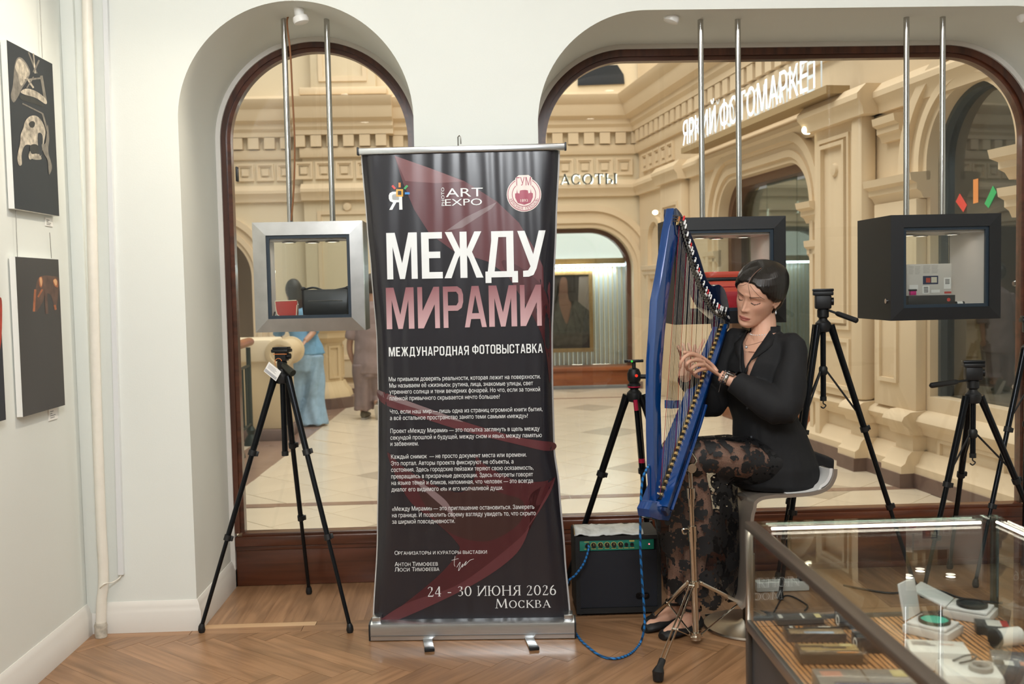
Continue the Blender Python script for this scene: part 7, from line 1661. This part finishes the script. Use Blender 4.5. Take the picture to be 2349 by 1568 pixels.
rings = [((1590, 1030), 55, .12), ((1594, 1070), 92, .142), ((1592, 1120), 100, .148), ((1594, 1200), 98, .146), ((1600, 1280), 92, .145), ((1604, 1340), 86, .150), ((1602, 1372), 82, .152)]
add(sk, g_loft([ell(P(x, y, 4.065), X_, Y_, hw_*.00177, b, 30) for (x, y), hw_, b in rings]))
def fold(p, n):
    k = .009*sin(p.x*34+p.y*21+sin(p.z*5))*max(0, min(1, (.62-p.z)/.25)); return p+n*(k+noise.noise(p*10)*.005)
skm = remesh('k', sk, .0075, 4, None, disp=fold)
zh = P(1602, 1366, 4.065).z; fs3 = [f for f in skm[1] if sum(skm[0][i].z for i in f)/len(f) > zh+.018*sin(sum(skm[0][i].x for i in f)/len(f)*60)]
used = sorted({i for f in fs3 for i in f}); rm = {o: n for n, o in enumerate(used)}
emit('lace_skirt', [skm[0][i] for i in used], [tuple(rm[i] for i in f) for f in fs3], lacemat(), me_o, ang=180)
emit('underskirt', *remesh('u', (lambda u: u)(add(add(S(), g_loft([ell(hipL.lerp(hipR, .5).lerp(kneL.lerp(kneR, .5), t)+V((0, 0, -.01)), Y_, Zv, a, b) for t, a, b in ((-.1, .15, .085), (.3, .15, .085), (.42, .13, .075))])), S())), .008, 2, None), mat('black_slip', '#0a0a0d', .7), me_o, ang=180)
# --- shoes
M_shoe = mat('black_suede', '#0d0d0f', .6)
for a_ in (ankL, ankR):
    td = V((-.82, -.57, 0)); sd = V((.57, -.82, 0)); h0 = V((a_.x, a_.y, 0)); secs = []
    for t, w, h, z0 in ((-.045, .018, .05, .001), (-.035, .032, .062, .001), (.0, .038, .045, .001), (.06, .042, .034, .001), (.11, .044, .040, .001), (.155, .038, .036, .001), (.178, .022, .026, .001)):
        c = h0+td*t; secs.append([tuple(c+sd*(w*cos(u))+Zv*(z0+h*(.5+.5*sin(u)))) for u in [2*pi*i/14 for i in range(14)]])
    s_o = emit('shoe', *g_loft(secs), M_shoe, me_o, ang=60); emit('ankle_strap', *g_loft([ell(V((a_.x, a_.y, z)), X_, Y_, .040, .040, 16) for z in (.088, .100)], cap=False), M_shoe, s_o)
# --- jewellery and watch
nk = S()
for k in range(34):
    a = 2*pi*k/34; c = NB_+V((0, 0, .014))+TL*(.0565*cos(a))+TF*(.0575*sin(a)-.002); c.z += -.012*sin(a); add(nk, g_sphere(c, .0026, 8, 6))
emit('necklace', nk[0], nk[1], mat('pearl', '#dfe3e6', .15, .3), me_o)
q = [NB_+TL*.058+TF*.012+V((0, 0, .004)), NB_+TL*.040+TF*.062+V((0, 0, -.020)), P(1712, 792, 3.955), NB_-TL*.040+TF*.062+V((0, 0, -.016)), NB_-TL*.058+TF*.012+V((0, 0, .004))]
pc = emit('pendant_chain', *g_tube(spline(q, 6), .0009, 5), mat('silver_chain', '#c9b9a8', .25, .9), me_o); emit('pendant', *g_sphere(P(1712, 796, 3.95), .0055, 12, 8), mat('pearl_grey', '#b8bcc2', .15, .6), pc)
ax = (wrL-elL).normalized(); wc = elL.lerp(wrL, .90); sdv = ax.cross(Zv).normalized(); upv = sdv.cross(ax).normalized()
wt = emit('watch_band', *g_loft([ell(wc+ax*t, sdv, upv, .0285, .0265, 20) for t in (-.009, .009)], cap=False), M_chrome, me_o); md = wt.modifiers.new('s', 'SOLIDIFY'); md.thickness = .003
fv = (upv*.85+V((.25, -.35, 0))).normalized(); Mw = basis(wc+fv*.026, ax, fv.cross(ax).normalized(), fv); wt2 = emit('watch_case', *xfm(g_box((-.017, -.020, 0), (.017, .020, .009), .004), Mw), mat('watch_silver', '#c9c9c8', .2, 1.), me_o); emit('watch_glass', *xfm(g_box((-.014, -.017, .0085), (.014, .017, .0105), .002), Mw), mat('watch_black', '#0b0c0e', .1), wt2)
br = S(); bc_ = elL.lerp(wrL, .955)
for k in range(16): a = 2*pi*k/16; add(br, g_sphere(bc_+sdv*.0275*cos(a)+upv*.0265*sin(a), .0033, 8, 6))
for k in range(9): add(br, g_sphere(bc_-upv*.030+Zv*(-.004*k)+V((-.001*k, -.01, 0)), .0018, 6, 5))
emit('bracelet', br[0], br[1], mat('bracelet_dark', '#6e6a68', .25, .8), me_o)
rp_ = HPt(1598, 841, .058); emit('ring', *g_tube([rp_+V((.0, cos(t)*.0088, sin(t)*.0088)) for t in [2*pi*i/16 for i in range(16)]], .0014, 6, closed=True), M_chrome, me_o)
# ================================================================== PASSERS-BY IN THE MALL
def simple_head(c, f, m, hair, par, r=.105, long=0.):
    l = V((-f.y, f.x, 0)); Mh = basis(V(c), l, f, Zv)
    emit('hair', *xfm(remesh('h', (lambda h: h)(add(add(S(), g_sphere((0, -.018, .022), r*1.02, 18, 12, (.80, .95, 1.08))), g_loft([ell((0, -.07, z), X_, Y_, a, .035, 14) for z, a in ((.05, .08), (-.1, .085), (-.1-long*.5, .075), (-.1-long, .04))] if long else [ell((0, -.05, z), X_, Y_, .07, .04, 14) for z in (.05, -.04)]))), .01, 3, None), Mh), hair, par, ang=180)
def passer(label, feet, f, pants, tops, arms, shoes, sk_col, hair, legm, topm, headc, long=0., cuff=None, pelvis=None):
    l = V((-f.y, f.x, 0)); b = S()
    for (h_, k_, a_) in feet: add(b, g_tube(spline([h_, k_, a_], 4), [.085, .082, .078, .072, .062, .058, .052, .045, .038], 14)); add(b, g_tube([a_, a_+f*.06-Zv*.03, a_+f*.14-Zv*.045], [.038, .036, .024], 10))
    add(b, g_loft([ell(c, l, f, a-.02, bb-.02) for c, a, bb in tops])); n = tops[-1][0]
    add(b, g_tube([n, n.lerp(headc, .6)], [.055, .05], 14)); Mh = basis(headc, l, f, Zv); add(b, xfm(head_mesh(24, 28), Mh))
    for a in arms: 
        add(b, g_tube(spline(a, 4), [lerp(.046, .028, i/(4*(len(a)-1))) for i in range(4*(len(a)-1)+1)], 12)); w = a[-1]; d = (a[-1]-a[-2]).normalized()
        add(b, g_loft([ell(w+d*t, f, l, x, y, 12) for t, x, y in ((0, .026, .020), (.05, .038, .018), (.09, .036, .014))])); 
        for k in range(4): p = w+d*.085+f*(.027-.018*k); add(b, g_tube([p, p+d*.035, p+d*.062+f*.008], [.009, .0085, .007], 8))
        add(b, g_tube([w+d*.02+f*.03, w+d*.055+f*.05, w+d*.085+f*.052], [.011, .0095, .008], 8))
    r = emit('person', *remesh('p', b, .009, 3, None), mat(sk_col[0], sk_col[1], .5), None, ang=180); tag(r, label, 'person')
    simple_head(headc, f, None, hair, r, long=long)
    pt = S()
    for rings in pants: add(pt, g_loft([ell(c, X_, Y_, a, bb) for c, a, bb in rings]))
    if pelvis: add(pt, g_loft([ell(c, l, f, a, bb) for c, a, bb in pelvis]))
    fd = lambda p, n: p+n*(.010*sin(p.x*45+p.y*20+2*sin(p.z*6))*max(0, min(1, (.9-p.z)/.5))+noise.noise(p*7)*.008)
    emit('trousers', *remesh('t', pt, .012, 3, None, disp=fd), legm, r, ang=180)
    tp = g_loft([ell(c, l, f, a, bb) for c, a, bb in tops])
    for a in arms: k = 2 if len(a) > 2 else 1; q = spline(a[:k+1], 4); q = q[:max(4, int(len(q)*.72))]; tp = add(tp, g_tube(q, [lerp(.075, .062, i/len(q)) for i in range(len(q))], 14))
    emit('top', *remesh('t', tp, .012, 3, None, disp=lambda p, n: p+n*noise.noise(p*9)*.012), topm, r, ang=180)
    for (c, d) in shoes:
        c = V(c); d = V(d).normalized(); sd = d.cross(Zv).normalized(); un = sd.cross(d)
        s = emit('shoe', *g_loft([[tuple(c+d*t+sd*(w*cos(u))+un*(h*(.5+.5*sin(u)))) for u in [2*pi*i/12 for i in range(12)]] for t, w, h in ((-.05, .025, .07), (-.03, .036, .085), (.05, .04, .075), (.14, .044, .055), (.19, .03, .035))]), mat('shoe_'+label[:6], cuff or '#4a4540', .6), r, ang=60); emit('sole', *g_loft([[tuple(c+d*t+sd*(w*cos(u))+un*(-.008+.010*(.5+.5*sin(u)))) for u in [2*pi*i/12 for i in range(12)]] for t, w in ((-.055, .026), (0, .042), (.14, .048), (.195, .03))]), mat('sole_white', '#cfcac2', .5), s)
    return r
def at_y(Y): return lambda x, y, dy=0.: P(x, y, Y+dy)
A = at_y(10.69); f1 = V((-.55, .83, 0)).normalized()
fL, fR = G(676, 968), G(712, 973); y1 = 10.69
blue = mat('blue_denim_light', '#93b2cc', .75, var=.10, scale=25); blues = mat('blue_shirt', '#74a6cc', .7, var=.12, scale=18)
z0 = lambda c: V((c.x, c.y, .06))
pv = A(703, 822); sh_ = A(676, 708)
passer('woman in light blue shirt and wide trousers seen from behind', [(A(692, 825), A(684, 900), V((fL.x, y1, .09))), (A(716, 825), A(718, 900), V((fR.x, y1, .09)))], f1,
 [[(A(693, 815), .10, .12), (A(688, 860), .10, .11), (A(682, 910), .10, .11), (V((fL.x, y1+.05, .03)), .12, .13)], [(A(718, 815), .11, .13), (A(720, 860), .11, .12), (A(720, 910), .11, .12), (V((fR.x+.05, y1-.05, .02)), .15, .15)]],
 [(A(706, 812), .19, .15), (A(704, 795), .175, .14), (A(697, 770), .15, .12), (A(688, 740), .17, .12), (A(680, 712), .17, .10), (A(676, 700), .07, .06)],
 [[A(704, 715), A(722, 752, -.08), A(700, 782, -.22)], [A(652, 715), A(640, 755, .1), A(645, 800, .2)]], [((fL.x, y1-.02, .012), f1), ((fR.x, y1, .012), f1)], ('skin_far', '#b98e76'), mat('hair_far', '#1c1614', .5), blue, blues, A(672, 668), .42, '#3a3c44', [(A(704, 805), .165, .13), (pv, .19, .15), (A(704, 850), .17, .14)])
Bp = at_y(11.1); f2 = V((.15, .99, 0)).normalized(); g2_ = G(842, 955); y2_ = 11.1
mauve = mat('mauve_linen', '#8d7a78', .8, var=.08, scale=20); mauve2 = mat('mauve_linen_top', '#93807e', .8, var=.08, scale=18)
passer('person in mauve tunic and trousers walking away with one heel raised', [(Bp(838, 850), Bp(838, 900), V((g2_.x-.02, y2_, .09))), (Bp(868, 850), Bp(868, 900, .08), Bp(866, 925, -.12))], f2,
 [[(Bp(834, 835), .13, .14), (Bp(834, 880), .11, .12), (Bp(835, 915), .105, .12), (Bp(835, 940), .11, .12)], [(Bp(870, 835), .13, .14), (Bp(868, 880), .10, .12), (Bp(870, 905, .04), .10, .12), (Bp(872, 918, -.02), .10, .11)]],
 [(Bp(853, 856), .22, .16), (Bp(852, 830), .21, .16), (Bp(853, 780), .19, .15), (Bp(853, 740), .20, .14), (Bp(853, 706), .19, .12), (Bp(853, 690), .07, .06)],
 [[Bp(819, 710), Bp(806, 765), Bp(802, 800, .03), Bp(809, 826, .06)], [Bp(888, 710), Bp(900, 765), Bp(896, 820)]], [((g2_.x-.01, y2_-.02, .012), f2), (tuple(Bp(867, 938, -.16)), (.1, .45, -.9))], ('skin_far2', '#b58c76'), mat('hair_far2', '#2a211c', .5), mauve, mauve2, Bp(853, 655), 0., '#6a6455', [(Bp(852, 830), .20, .15), (Bp(852, 862), .19, .15)])
